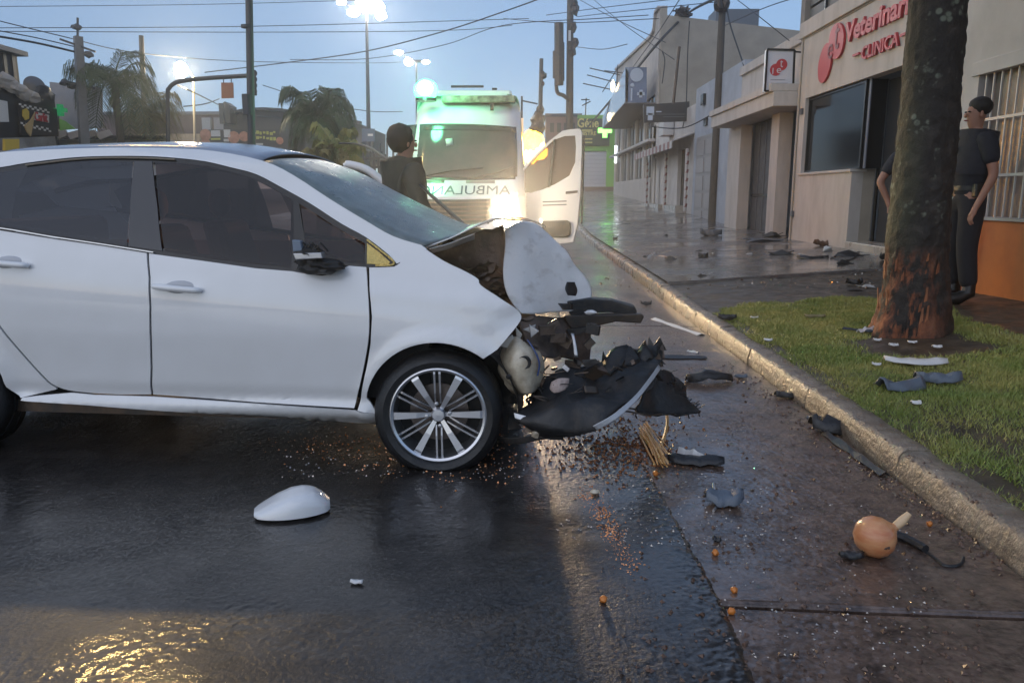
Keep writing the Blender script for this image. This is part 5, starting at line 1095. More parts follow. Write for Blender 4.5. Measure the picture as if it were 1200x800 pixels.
# mirror written lettering on the bonnet band
tr = vpx(598, 228, 0.012); tl = vpx(474, 228, 0.012)
tx = text('front_lettering', 'AMBULANCIA', van, mk('letter_navy', (0.02, 0.025, 0.05), 0.4), (0, 0, 0), (1, 0, 0), (0, 0, 1), 0.135, tr.x - tl.x, 0.004, mirror=True)
WLt = Vector((tl.x, 0, tl.z)); tx.location = Vector((0, 0, 0)); 
for v_ in tx.data.vertices:
    x, z = v_.co.x + tl.x, v_.co.z + tl.z; z2 = z; v_.co = Vector((x - VX, vcol(x, z2) - 0.009 + v_.co.y - VY, z2))
gr = vp('grille', [[(488, 233), (530, 234), (575, 233)], [(488, 248), (530, 249), (575, 248)], [(490, 262), (530, 263), (573, 262)]], BLACKP, 0.004)
for y in (236, 241, 246, 251, 256): vp('grille_bar', [[(490, y), (530, y + 0.6), (573, y)], [(490, y + 1.6), (530, y + 2.4), (573, y + 1.6)]], mk('grille_bar_brown', (0.12, 0.08, 0.06), 0.4), 0.016, par=gr)
HLE = emit('headlight_lit', (1.0, 0.82, 0.56), 160.0)
HLH = emit('headlight_lens', (1.0, 0.86, 0.62), 9.0)
for s_, xs_ in ((1, (578, 590, 606)), (-1, (464, 472, 484))):
    vp('headlight', [[(xs_[0], 240), (xs_[1], 234), (xs_[2], 226)], [(xs_[0], 250), (xs_[1], 250), (xs_[2], 248)], [(xs_[0] + 1, 264), (xs_[1], 266), (xs_[2], 266)]], HLH, 0.006)
for cx, cy, r_ in ((594, 246, 0.105), (474, 246, 0.085)):
    c = vpx(cx, cy, 0.02); MB().lathe([(r_, 0), (r_ * 0.9, 0.02), (r_ * 0.4, 0.035)], c, (0.02, -1, -0.03), 20).build('headlight_lamp', HLE, van)
c = vpx(608, 262, 0.03); MB().lathe([(0.035, 0), (0.03, 0.015)], c, (0, -1, 0), 14).build('fog_lamp', HLE, van)
def spot(name, loc, tgt, e, ang, col, r_, blend=0.6):
    l = bpy.data.lights.new(name, 'SPOT'); l.energy = e; l.spot_size = R(ang); l.spot_blend = blend; l.color = col; l.shadow_soft_size = r_
    o = bpy.data.objects.new(name, l); C.objects.link(o); o.location = loc; o.rotation_euler = (Vector(tgt) - Vector(loc)).to_track_quat('-Z', 'Y').to_euler(); return o
for cx in (594, 474):
    c = vpx(cx, 246, 0.08); spot('headlight_beam', c, (c.x + 1.9, 2, 0.0), 330, 70, (1.0, 0.66, 0.34), 0.08)
vp('bumper', [[(466, 268), (540, 270), (618, 268)], [(466, 288), (540, 292), (618, 288)]], BLACKP, 0.02, th=0.03)
c = vpx(594, 246, 0.09); spot('headlight_beam_high', c, (0.6, 0, 1.9), 900, 22, (1.0, 0.74, 0.46), 0.08, 1.0)
# roof light bar and emergency lamps
box('light_bar', (pY(516, 0, 13.1).x, 13.02, pY(0, 122, 13.1).z), (pY(604, 0, 13.1).x, 13.30, pY(0, 114, 13.1).z), mk('light_bar_amber_clear', (0.40, 0.37, 0.25), 0.15, col2=(0.15, 0.12, 0.08), nscale=6, contrast=(0.4, 0.6)), van, 0.02)
for (x0, x1, y) in ((527, 566, 103), (576, 582, 106)): box('roof_rail', (pY(x0, 0, 14).x, 14.0, pY(0, y + 1, 14).z), (pY(x1, 0, 14).x, 14.06, pY(0, y, 14).z + 0.02), BLACKT, van)
box('roof_fairing', (VX - 0.62, 13.6, 2.88), (VX + 0.72, 16.5, pY(0, 107, 13.6).z), WHITE, van, 0.05)
box('roof_hook', (pY(574, 0, 13).x, 12.98, pY(0, 131, 13).z), (pY(578, 0, 13).x, 13.02, pY(0, 122, 13).z), DARKM, van)
GRN = emit('green_beacon', (0.04, 1.0, 0.35), 9.0)
c = pY(499, 106, 12.95); MB().blob(c, (0.19, 0.11, 0.17), 3, 0.0).build('green_beacon', GRN, van, smooth=True)
MB().blob(c + Vector((0, -0.09, 0.02)), (0.12, 0.05, 0.11), 3, 0.0).build('beacon_core', emit('beacon_core_glow', (0.7, 1.0, 0.85), 60.0), van, smooth=True)
MB().lathe([(0.17, 0), (0.17, 0.05)], c - Vector((0, 0, 0.17)), (0, 0, 1), 20).build('beacon_base', BLACKT, van)
def pl(name, loc, e, col, r_=0.1):
    l = bpy.data.lights.new(name, 'POINT'); l.energy = e; l.color = col; l.shadow_soft_size = r_; o = bpy.data.objects.new(name, l); C.objects.link(o); o.location = loc; return o
pl('green_beacon_light', c + Vector((0, -0.32, -0.02)), 45, (0.15, 1.0, 0.45), 0.15)
# wheels
for sx in (-0.86, 0.86):
    for yy_ in (0.95, 4.5):
        t_ = MB().lathe([(0.20, -0.1), (0.34, -0.1), (0.35, -0.05), (0.35, 0.08), (0.33, 0.11), (0.2, 0.11)], (VX + sx, VY + yy_, 0.35), (1, 0, 0), 28).build('wheel', RUBBER, van, smooth=True); MB().lathe([(0.2, -0.09), (0.2, 0.09)], (VX + sx, VY + yy_, 0.35), (1, 0, 0), 20).build('rim', GREYM, t_)
# open door, hinged on the viewer's right side
DO = Vector((pY(613, 220, 12.5).x, 12.45, 0)); dn = Vector((0.30, 1, 0)).normalized()
def dq(pts): return [pP(x, y, DO, dn) for x, y in pts]
dso = [(613, 198), (620, 190), (629, 179.5), (644, 165), (659, 153.5), (669, 151.5), (679, 151), (682, 156), (682, 180), (681, 210), (680, 230), (677, 262), (672, 284), (613, 290)]
win = [(614, 199), (630, 182), (649, 164), (662, 159.5), (674, 159), (675, 172), (674, 190), (667, 206), (650, 216), (636, 222), (622, 226), (614, 226)]
bm = bmesh.new(); o_ = dq(dso); i_ = dq(win)
DW = mk('door_paint', (0.62, 0.60, 0.60), 0.35, coat=1)
low = [(613, 226), (622, 226), (636, 222), (650, 216), (667, 206), (674, 190), (681.5, 186), (681, 210), (680, 230), (677, 262), (672, 284), (613, 290)]
door_ = MB().prism(dq(low), dn * 0.08).build('door', DW, van, bevel=0.01)
MB().prism(dq([(613, 198), (620, 190), (629, 179.5), (644, 165), (659, 153.5), (661, 159.7), (649, 164), (630, 182), (613, 200.5)]), dn * 0.07).build('door_frame', DW, door_)
MB().prism(dq([(659, 153.5), (669, 151.5), (679, 151), (682, 156), (681.5, 186), (674, 190), (675, 172), (674, 159), (661, 159.7)]), dn * 0.07).build('door_frame', DW, door_)
MB().prism([p + dn * 0.03 for p in dq(win)], dn * 0.01).build('door_window', glass('door_glass', (0.55, 0.42, 0.32), 0.55, 0.05, 0.2, 60, (0.25, 0.2, 0.17)), door_)
MB().prism([p - dn * 0.01 for p in dq([(649, 164), (651, 163), (645, 219), (642, 220)])], dn * 0.05).build('window_divider', BLACKT, door_)
MB().prism([p - dn * 0.02 for p in dq([(663, 224.5), (677, 223), (677, 226), (663, 227.5)])], dn * 0.03).build('door_handle', mk('handle_dark', (0.10, 0.07, 0.06), 0.4), door_, bevel=0.008)
MB().prism([p - dn * 0.05 for p in dq([(636, 259), (665, 258), (669, 261), (669, 275), (665, 278), (636, 278)])], dn * 0.06).build('rub_strip', BLACKP, door_, bevel=0.015)
for y in (236, 240): MB().prism([p - dn * 0.006 for p in dq([(636, y), (664, y - 1), (664, y + 0.4), (636, y + 1.4)])], dn * 0.01).build('door_stripe', GREYM, door_)
MB().prism([p + dn * 0.0 for p in dq([(683.5, 158), (685, 160), (682, 262), (680.5, 262)])], dn * 0.04).build('door_edge_seal', BLACKT, door_)
# amber warning lamp on the post behind the door
AMB = emit('amber_glow', (1.0, 0.42, 0.02), 14.0)
wl = thing('warning_lamp', pY(632, 180, 16), 'glowing amber warning lamp between ambulance and its open door', 'lamp')
for (x, y, r_) in ((625, 168, 0.20), (633, 176, 0.14), (622, 182, 0.13)): MB().blob(pY(x, y, 16), (r_, 0.1, r_ * 1.3), 3, 0.35, 2).build('lens', AMB if r_ > 0.15 else emit('amber_glow_%d' % x, (1.0, 0.55, 0.05), 22), wl, smooth=True)
MB().tube([pY(629, 260, 16.1), pY(629, 160, 16.1)], 0.05, 8).build('stand', DARKM, wl)
pl('amber_light', pY(628, 170, 15.6), 60, (1.0, 0.45, 0.08), 0.2)
# curved white roof of another car behind the wrecked one, and the black cable
P = cr([tuple(pY(x, y, 7.4)) for x, y in ((403, 194), (410, 193), (428, 198), (444, 209), (456, 221), (466, 234))], 5)
cw = thing('white_car_roof', P[0], 'curved white roof of another car behind the windscreen', 'car door')
MB().tube(P, [0.022] * 3 + [0.038] * (len(P) - 3), 10).build('door_frame', WHITE, cw, smooth=True)
Pb = [Vector(p) for p in P]; MB().prism([p + Vector((0, 0.03, 0)) for p in Pb] + [pY(440, 250, 7.43), pY(408, 240, 7.43)], (0, 0.02, 0)).build('door_glass', glass('brown_glass', (0.3, 0.25, 0.22), 0.35, 0.05), cw)
MB().bar(Pb[0], pY(407, 250, 7.4), 0.03).build('roof_post', DARKM, cw)
MB().prism([pY(x, y, 7.42) for x, y in ((405, 238), (470, 238), (470, 330), (405, 330))], (0, 0.06, 0)).build('side_skin', WHITE, cw)
cb_ = MB().tube(cr([tuple(pY(*p)) for p in ((398, 168, 9), (415, 168.5, 8.6), (432, 173, 8), (448, 183, 7.3), (472, 200, 6.6), (490, 215, 6.1), (512, 235, 5.6), (530, 251, 5.2), (543, 263, 4.9))], 5), 0.013, 6).build('fallen_cable', CABLE, smooth=True); tag(cb_, 'black fallen cable hanging in front of the ambulance down to the bonnet', 'cable')
# ================================================================== people
def skin(name, nodes, edges, mat, parent, root, lvl=2):
    ctr = Vector(nodes[root][0]); bm = bmesh.new(); L = bm.verts.layers.skin.verify(); vs = {}
    for k, (p, r_) in nodes.items():
        v = bm.verts.new(Vector(p) - ctr); rx, ry = r_ if isinstance(r_, tuple) else (r_, r_); v[L].radius = (rx, ry); v[L].use_root = (k == root); vs[k] = v
    for a, b in edges: bm.edges.new((vs[a], vs[b]))
    me = bpy.data.meshes.new(name); bm.to_mesh(me); bm.free(); me.materials.append(mat)
    o = bpy.data.objects.new(name, me); C.objects.link(o); s = o.modifiers.new('skin', 'SKIN'); s.use_smooth_shade = True; s.use_x_symmetry = False
    u = o.modifiers.new('sub', 'SUBSURF'); u.levels = lvl; u.render_levels = lvl
    o.parent = parent; o.location = ctr - WL[parent.name]; WL[o.name] = ctr; return o
SKINM = mk('skin', (0.34, 0.17, 0.115), 0.5); NAVY = mk('navy_uniform', (0.012, 0.013, 0.02), 0.8, col2=(0.02, 0.021, 0.03), nscale=14, bump=0.3, bscale=30); BOOT = mk('black_boot', (0.012, 0.011, 0.01), 0.4); HAIR = mk('dark_hair', (0.015, 0.012, 0.01), 0.7)
TROU = mk('navy_trousers', (0.016, 0.015, 0.019), 0.85, bump=0.4, bscale=12); JKT = mk('dark_green_jacket', (0.020, 0.024, 0.020), 0.7, col2=(0.035, 0.04, 0.034), nscale=7, bump=0.5, bscale=14)
def person(base, fwd, hgt, label, arms, top=NAVY, bottom=TROU, cap=True, sleeve='short', stance=0.11, fat=1.0, group=None, head_turn=0.0):
    """base: point between the feet; fwd: facing; arms: {side: (elbow, wrist)} offsets in body frame (right, forward, up) from the shoulder"""
    s = hgt / 1.76; f = Vector(fwd).normalized(); r = f.cross(Vector((0, 0, 1))); B = Vector(base)
    def Q(a, b, c): return B + (r * a + f * b + Vector((0, 0, c))) * s
    root = thing('person', base, label, 'person', group)
    n = {'pel': (Q(0, 0, 0.95), (0.14 * s, 0.10 * s)), 'bel': (Q(0, 0.01, 1.10), (0.135 * s, 0.10 * s)), 'che': (Q(0, 0.0, 1.30), (0.155 * s, 0.11 * s)), 'nb': (Q(0, -0.02, 1.44), 0.075 * s), 'nk': (Q(0, 0.0, 1.50), 0.052 * s), 'hd0': (Q(0, 0.015, 1.56), (0.062 * s, 0.075 * s)), 'hd1': (Q(0, 0.01, 1.66), (0.074 * s, 0.092 * s)), 'hd2': (Q(0, 0.0, 1.72), (0.05 * s, 0.06 * s))}
    e = [('pel', 'bel'), ('bel', 'che'), ('che', 'nb'), ('nb', 'nk'), ('nk', 'hd0'), ('hd0', 'hd1'), ('hd1', 'hd2')]
    J = {}
    for sd, k in ((-1, 'l'), (1, 'r')):
        J['hip' + k] = Q(sd * 0.09, 0, 0.90); J['kn' + k] = Q(sd * stance, 0.03, 0.49); J['an' + k] = Q(sd * stance * 1.15, -0.02, 0.09); J['toe' + k] = Q(sd * stance * 1.3, 0.16, 0.04)
        n['hip' + k] = (J['hip' + k], 0.085 * s); n['kn' + k] = (J['kn' + k], 0.055 * s); n['an' + k] = (J['an' + k], 0.04 * s); e += [('pel', 'hip' + k), ('hip' + k, 'kn' + k), ('kn' + k, 'an' + k)]
        sh = Q(sd * 0.185, -0.01, 1.41); J['sh' + k] = sh; el, wr = arms[k]
        EL = sh + (r * el[0] + f * el[1] + Vector((0, 0, el[2]))) * s; WR = EL + (r * wr[0] + f * wr[1] + Vector((0, 0, wr[2]))) * s; J['el' + k] = EL; J['wr' + k] = WR
        n['sh' + k] = (sh, 0.058 * s); n['el' + k] = (EL, 0.042 * s); n['wr' + k] = (WR, 0.027 * s); e += [('nb', 'sh' + k), ('sh' + k, 'el' + k), ('el' + k, 'wr' + k)]
        d = (WR - EL).normalized(); side = d.cross(f if abs(d.dot(f)) < 0.8 else Vector((0, 0, 1))).normalized(); pal = WR + d * 0.075 * s; n['pal' + k] = (pal, (0.036 * s, 0.022 * s)); e.append(('wr' + k, 'pal' + k))
        nn = d.cross(side).normalized()
        for q, (o_, ln) in enumerate(((-0.030, 0.055), (-0.010, 0.068), (0.010, 0.065), (0.030, 0.05))):
            a = pal + d * 0.03 * s + side * o_ * s; b_ = a + d * ln * 0.6 * s + nn * 0.008 * s; c_ = b_ + d * ln * 0.4 * s + nn * 0.028 * s
            n['f%s%d' % (k, q)] = (a, 0.0095 * s); n['g%s%d' % (k, q)] = (b_, 0.0085 * s); n['h%s%d' % (k, q)] = (c_, 0.0075 * s); e += [('pal' + k, 'f%s%d' % (k, q)), ('f%s%d' % (k, q), 'g%s%d' % (k, q)), ('g%s%d' % (k, q), 'h%s%d' % (k, q))]
        a = WR + d * 0.035 * s + side * 0.036 * s; b_ = a + d * 0.04 * s + side * 0.02 * s + nn * 0.01 * s; n['t' + k] = (a, 0.011 * s); n['u' + k] = (b_, 0.009 * s); e += [('wr' + k, 't' + k), ('t' + k, 'u' + k)]
    skin('body', {k_: v_ for k_, v_ in n.items() if k_ != 'lo'}, e, SKINM, root, 'pel')
    g = 0.018 * s
    n['lo'] = (Q(0, 0, 0.93), (0.125 * s, 0.09 * s))
    sn = {k: (n[k][0], tuple((x + g) * (fat if k in ('che', 'bel') else 1) for x in n[k][1]) if isinstance(n[k][1], tuple) else n[k][1] + g) for k in ('lo', 'pel', 'bel', 'che', 'nb')}
    sn['nb'] = (n['nb'][0], 0.088 * s); se = [('lo', 'pel'), ('pel', 'bel'), ('bel', 'che'), ('che', 'nb')]
    for k in 'lr':
        sn['sh' + k] = (n['sh' + k][0], 0.074 * s * fat); q = 0.75 if sleeve == 'short' else 1.0; sn['se' + k] = (J['sh' + k].lerp(J['el' + k], q), 0.066 * s); se += [('nb', 'sh' + k), ('sh' + k, 'se' + k)]
        if sleeve != 'short': sn['sw' + k] = (J['el' + k].lerp(J['wr' + k], 0.95), 0.045 * s); se.append(('se' + k, 'sw' + k))
    skin('shirt' if sleeve == 'short' else 'jacket', sn, se, top, root, 'che')
    tn = {'pel': (n['pel'][0], (0.158 * s * (fat * .5 + .5), 0.118 * s * (fat * .5 + .5)))}; te = [('pel', 'wa')]; tn['wa'] = (Q(0, 0.0, 1.02), (0.135 * s, 0.095 * s)); tn['pel'] = (n['pel'][0], (0.135 * s, 0.105 * s))
    for k in 'lr':
        tn['hip' + k] = (J['hip' + k], 0.105 * s * (fat * .5 + .5)); tn['kn' + k] = (J['kn' + k], 0.078 * s * (fat * .7 + .3)); tn['an' + k] = (J['an' + k] + Vector((0, 0, 0.04)), 0.068 * s * (fat * .5 + .5)); te += [('pel', 'hip' + k), ('hip' + k, 'kn' + k), ('kn' + k, 'an' + k)]
        m = MB(); a = J['an' + k]; toe = J['toe' + k]; t = (toe - a); t.z = 0
        m.blob(a.lerp(toe, 0.45) - Vector((0, 0, 0.025 * s)), (0.065 * s, 0.065 * s, 0.05 * s), 2, 0); m.blob(toe, (0.055 * s, 0.055 * s, 0.04 * s), 2, 0)
        bt = MB().tube([a + Vector((0, 0, 0.14 * s)), a + Vector((0, 0, 0.0)), a.lerp(toe, 0.5) - Vector((0, 0, 0.02 * s)), toe, toe + t * 0.4], [0.055 * s, 0.06 * s, 0.055 * s, 0.048 * s, 0.02 * s], 10); bt.build('boot', BOOT, root, smooth=True, sharp=80)
    skin('trousers', tn, te, bottom, root, 'pel')
    mb_ = MB().lathe([(1, -0.022), (1, 0.022)], (0, 0, 0), (0, 0, 1), 24); mb_.v = [tuple(Q(0, 0.005, 1.0) + r * (Vector(q).x * 0.158 * s) + f * (Vector(q).y * 0.125 * s) + Vector((0, 0, q[2]))) for q in mb_.v]; mb_.build('belt', BOOT, root, smooth=True)
    hc = Q(0, 0.0, 1.675)
    if cap:
        hh = MB().blob(Q(0, -0.012, 1.70), (0.098 * s, 0.098 * s, 0.075 * s), 3, 0); hh.build('cap', top, root, smooth=True)
        MB().prism([Q(-0.06, 0.07, 1.69), Q(-0.04, 0.165, 1.675), Q(0.04, 0.165, 1.675), Q(0.06, 0.07, 1.69)], (0, 0, 0.012)).build('cap_peak', top, root)
    else: MB().blob(Q(0, -0.018, 1.69), (0.092 * s, 0.092 * s, 0.085 * s), 3, 0.12).build('hair', HAIR, root, smooth=True)
    for sd in (-1, 1):
        MB().blob(Q(sd * 0.078, 0.005, 1.62), (0.014 * s, 0.014 * s, 0.03 * s), 2, 0).build('ear', SKINM, root, smooth=True); MB().blob(Q(sd * 0.03, 0.088, 1.645), (0.011 * s, 0.011 * s, 0.007 * s), 2, 0).build('eye', HAIR, root, smooth=True)
    MB().blob(Q(0, 0.102, 1.615), (0.012 * s, 0.02 * s, 0.022 * s), 2, 0).build('nose', SKINM, root, smooth=True); MB().blob(Q(0, 0.09, 1.572), (0.024 * s, 0.010 * s, 0.007 * s), 2, 0).build('mouth', mk('lips', (0.3, 0.12, 0.1), 0.5), root, smooth=True)
    return root, Q, J, s
b1_ = gnd(1122, 353)
hp = 0
fwd1 = Vector((-1, 0.05, 0))
top1 = pY(1137, 115, b1_.y); h1 = top1.z - b1_.z
p1, Q1, J1, s1_ = person(b1_, fwd1, h1, 'dark haired police officer in navy uniform standing by the orange wall', {'l': ((-0.05, -0.06, -0.30), (0.02, 0.10, -0.25)), 'r': ((0.04, 0.05, -0.28), (-0.10, 0.24, 0.05))}, cap=False, fat=1.22)
MB().blob(Q1(0.20, 0.05, 1.33), (0.03, 0.02, 0.04), 2, 0).build('shoulder_patch', YEL, p1)
MB().lathe([(0.035, 0), (0.035, 0.01)], Q1(0.03, 0.145, 1.33), -Vector((0.1, 1, 0)), 14).build('badge', YEL, p1)
for a, b_ in ((0.16, 0.03), (-0.17, 0.02), (0.13, -0.10)): MB().box(tuple(Q1(a, b_, 0.98) - Vector((0.035, 0.035, 0.06))), tuple(Q1(a, b_, 0.98) + Vector((0.035, 0.035, 0.06)))).build('belt_pouch', BOOT, p1, bevel=0.01)
b2_ = gnd(1054, 336); 
p2, Q2, J2, s2_ = person(b2_, Vector((0.25, -1, 0)), 1.76, 'police officer almost hidden behind the tree trunk, one bare elbow showing', {'r': ((0.15, -0.04, -0.26), (-0.09, 0.08, -0.25)), 'l': ((-0.08, 0, -0.28), (0.12, 0.2, -0.05))})
b3_ = gnd(478, 420); Y3 = 6.3; b3_ = Vector((pY(474, 200, Y3).x, Y3, 0.012))
p3, Q3, J3, s3_ = person(b3_, Vector((0.8, 0.45, 0)), pY(487, 149, Y3).z, 'dark haired person in dark green jacket standing between the wreck and the ambulance', {'l': ((-0.10, 0.04, -0.27), (0.10, 0.2, -0.15)), 'r': ((0.10, 0.03, -0.28), (-0.06, 0.2, -0.15))}, top=JKT, sleeve='long', cap=False, fat=1.35)
MB().blob(Q3(0, -0.035, 1.66), (0.105, 0.108, 0.118), 3, 0.14, 6).build('curly_hair', HAIR, p3, smooth=True); MB().blob(Q3(0, -0.04, 1.46), (0.13, 0.12, 0.07), 3, 0.2).build('raised_collar', JKT, p3, smooth=True)
# ================================================================== trees, poles, lamps, cables
BARK = bpy.data.materials.new('mossy_bark'); BARK.use_nodes = True
n_ = BARK.node_tree.nodes; L_n = BARK.node_tree.links; b_ = n_['Principled BSDF']; b_.inputs['Roughness'].default_value = 0.75
tc = n_.new('ShaderNodeTexCoord'); sp = n_.new('ShaderNodeSeparateXYZ'); L_n.new(tc.outputs['Object'], sp.inputs[0])
def nn_(scale, det=6, st=None):
    t = n_.new('ShaderNodeTexNoise'); t.inputs['Scale'].default_value = scale; t.inputs['Detail'].default_value = det; t.inputs['Roughness'].default_value = 0.65
    if st: mp = n_.new('ShaderNodeMapping'); mp.inputs['Scale'].default_value = st; L_n.new(tc.outputs['Object'], mp.inputs[0]); L_n.new(mp.outputs[0], t.inputs[0])
    else: L_n.new(tc.outputs['Object'], t.inputs[0])
    return t
def ramp(src, els):
    r = n_.new('ShaderNodeValToRGB'); r.color_ramp.elements[0].position = els[0][0]; r.color_ramp.elements[0].color = (*els[0][1], 1); r.color_ramp.elements[1].position = els[-1][0]; r.color_ramp.elements[1].color = (*els[-1][1], 1)
    for p, c in els[1:-1]: q = r.color_ramp.elements.new(p); q.color = (*c, 1)
    L_n.new(src, r.inputs[0]); return r
base_ = ramp(nn_(9, 7).outputs[0], [(0.3, (0.008, 0.006, 0.005)), (0.5, (0.018, 0.014, 0.012)), (0.72, (0.05, 0.040, 0.032))])
moss = ramp(nn_(5, 7).outputs[0], [(0.35, (0.022, 0.024, 0.012)), (0.7, (0.085, 0.09, 0.045))])
lich = n_.new('ShaderNodeTexVoronoi'); lich.inputs['Scale'].default_value = 19; L_n.new(tc.outputs['Object'], lich.inputs[0])
def mrange(src, a, b, c, d): q = n_.new('ShaderNodeMapRange'); q.inputs[1].default_value = a; q.inputs[2].default_value = b; q.inputs[3].default_value = c; q.inputs[4].default_value = d; L_n.new(src, q.inputs[0]); return q.outputs[0]
def mth(op, a, b): q = n_.new('ShaderNodeMath'); q.operation = op; (L_n.new(a, q.inputs[0]) if not isinstance(a, (int, float)) else setattr(q.inputs[0], 'default_value', a)); (L_n.new(b, q.inputs[1]) if not isinstance(b, (int, float)) else setattr(q.inputs[1], 'default_value', b)); return q.outputs[0]
def mixc(f, a, b): q = n_.new('ShaderNodeMixRGB'); L_n.new(f, q.inputs[0]); (L_n.new(a, q.inputs[1]) if not isinstance(a, tuple) else setattr(q.inputs[1], 'default_value', (*a, 1))); (L_n.new(b, q.inputs[2]) if not isinstance(b, tuple) else setattr(q.inputs[2], 'default_value', (*b, 1))); return q.outputs[0]
mossf = mth('MULTIPLY', mrange(sp.outputs[0], -0.02, -0.17, 0, 1), mth('MULTIPLY', mrange(sp.outputs[2], 0.5, 0.85, 0, 1), mrange(sp.outputs[2], 2.4, 1.4, 0.15, 1)))
c1_ = mixc(mth('MULTIPLY', mossf, 0.8), base_.outputs[0], moss.outputs[0])
lf = mth('MULTIPLY', mrange(lich.outputs['Distance'], 0.50, 0.30, 0, 1), mth('MULTIPLY', mrange(nn_(3.6, 5).outputs[0], 0.53, 0.60, 0, 1), mrange(sp.outputs[2], 0.7, 0.9, 0, 0.8)))
c2_ = mixc(lf, c1_, (0.17, 0.19, 0.14))
wf = mth('MULTIPLY', mrange(nn_(6, 6, (1.4, 1.4, 0.6)).outputs[0], 0.46, 0.56, 0, 1), mth('MULTIPLY', mrange(sp.outputs[2], 0.70, 0.5, 0, 1), mrange(sp.outputs[0], 0.22, -0.05, 0.10, 1)))
wcol = ramp(nn_(14, 6, (1, 1, 0.35)).outputs[0], [(0.35, (0.07, 0.025, 0.015)), (0.6, (0.28, 0.09, 0.035)), (0.75, (0.42, 0.18, 0.08))])
c3_ = mixc(wf, c2_, wcol.outputs[0]); L_n.new(c3_, b_.inputs['Base Color'])
bp = n_.new('ShaderNodeBump'); bp.inputs['Strength'].default_value = 0.9; bp.inputs['Distance'].default_value = 0.035; L_n.new(nn_(16, 7, (1, 1, 0.7)).outputs[0], bp.inputs['Height']); L_n.new(bp.outputs[0], b_.inputs['Normal'])
TY = TREE.y + 0.22
cl = [(1067, 398, 45), (1069, 380, 44.5), (1071, 350, 41.5), (1073, 310, 39.5), (1075, 280, 38.5), (1078, 240, 37), (1083, 190, 36), (1088, 140, 35.5), (1093, 80, 34.5), (1100, 0, 33.5), (1113, -120, 33), (1122, -260, 32), (1132, -420, 31)]
P = cr([(*pY(x, y, TY), r_ / FPX * TY * (0.86 if y < 340 else 0.9)) for x, y, r_ in cl], 22)
P_TREE_TOP = P[-1][:3]
tr_ = thing('street_tree', TREE, 'mossy dark tree trunk with bark torn orange at its base', 'tree')
m = MB(); vs = []; nr = 56
for i, p in enumerate(P):
    for k in range(nr):
        a = 2 * math.pi * k / nr; q = Vector((math.cos(a), math.sin(a), p[2] * 2)); zr = p[2] - P[0][2]
        flare = 0.05 * max(0, 0.35 - zr) * (1 + math.cos(a * 5 + 1)) * 1.6 + (0.22 * max(0, 0.22 - zr) * max(0, math.cos(a - 3.6)) ** 6)
        rr_ = p[3] * (1 + 0.05 * noise.noise(q * 1.3) + 0.045 * noise.noise(q * 4) + 0.035 * noise.noise(q * 11) + 0.03 * noise.noise(Vector((q.x * 22, q.y * 22, q.z * 9)))) + flare
        if zr < 0.62: 
            g_ = noise.noise(Vector((math.cos(a) * 2.2, math.sin(a) * 2.2, p[2] * 3 + 5))); rr_ -= 0.035 * max(0, g_) * (0.62 - zr) / 0.3 * (1 if math.cos(a) < 0.4 else 0.2)
        rr_ += 0.0022 * math.sin(zr * 38 + 0.6 * math.sin(a * 2)) * (1 if zr > 0.7 else 0)
        vs.append((p[0] + rr_ * math.cos(a), p[1] + rr_ * math.sin(a), p[2] - (0.06 if i == 0 else 0)))
fs = [(i * nr + k, i * nr + (k + 1) % nr, (i + 1) * nr + (k + 1) % nr, (i + 1) * nr + k) for i in range(len(P) - 1) for k in range(nr)]
m.add(vs, fs + [tuple(range((len(P) - 1) * nr, len(P) * nr))]).build('trunk', BARK, tr_, smooth=True, sharp=80, base=TREE)
WOUND = mk('torn_wood', (0.07, 0.025, 0.015), 0.6, col2=(0.34, 0.13, 0.055), nscale=16, contrast=(0.3, 0.62), stretch=(1, 1, 0.35), bump=1, bscale=30)
rw = random.Random(6)
for i in range(18):
    a = rw.uniform(2.9, 5.0); z = rw.uniform(0.0, 0.62); p = P[min(len(P) - 1, int(z / 0.012))]; p = min(P, key=lambda q: abs(q[2] - TREE.z - z)); rr_ = p[3] * 1.01 + 0.05 * max(0, 0.3 - z)
    c = Vector((p[0] + rr_ * math.cos(a), p[1] + rr_ * math.sin(a), TREE.z + z)); h_ = rw.uniform(0.03, 0.10); t = Vector((-math.sin(a), math.cos(a), 0)) * rw.uniform(0.005, 0.014); o_ = Vector((math.cos(a), math.sin(a), 0)) * rw.uniform(0.002, 0.016)
    MB().prism([c - t - Vector((0, 0, h_)), c + t - Vector((0, 0, h_ * 0.8)), c + t * 0.6 + Vector((0, 0, h_)) + o_, c - t * 0.4 + Vector((0, 0, h_ * 0.9)) + o_], o_ * 0.5 + t * 0.1).build('torn_bark_strip', WOUND if rw.random() < 0.5 else BARK, tr_)
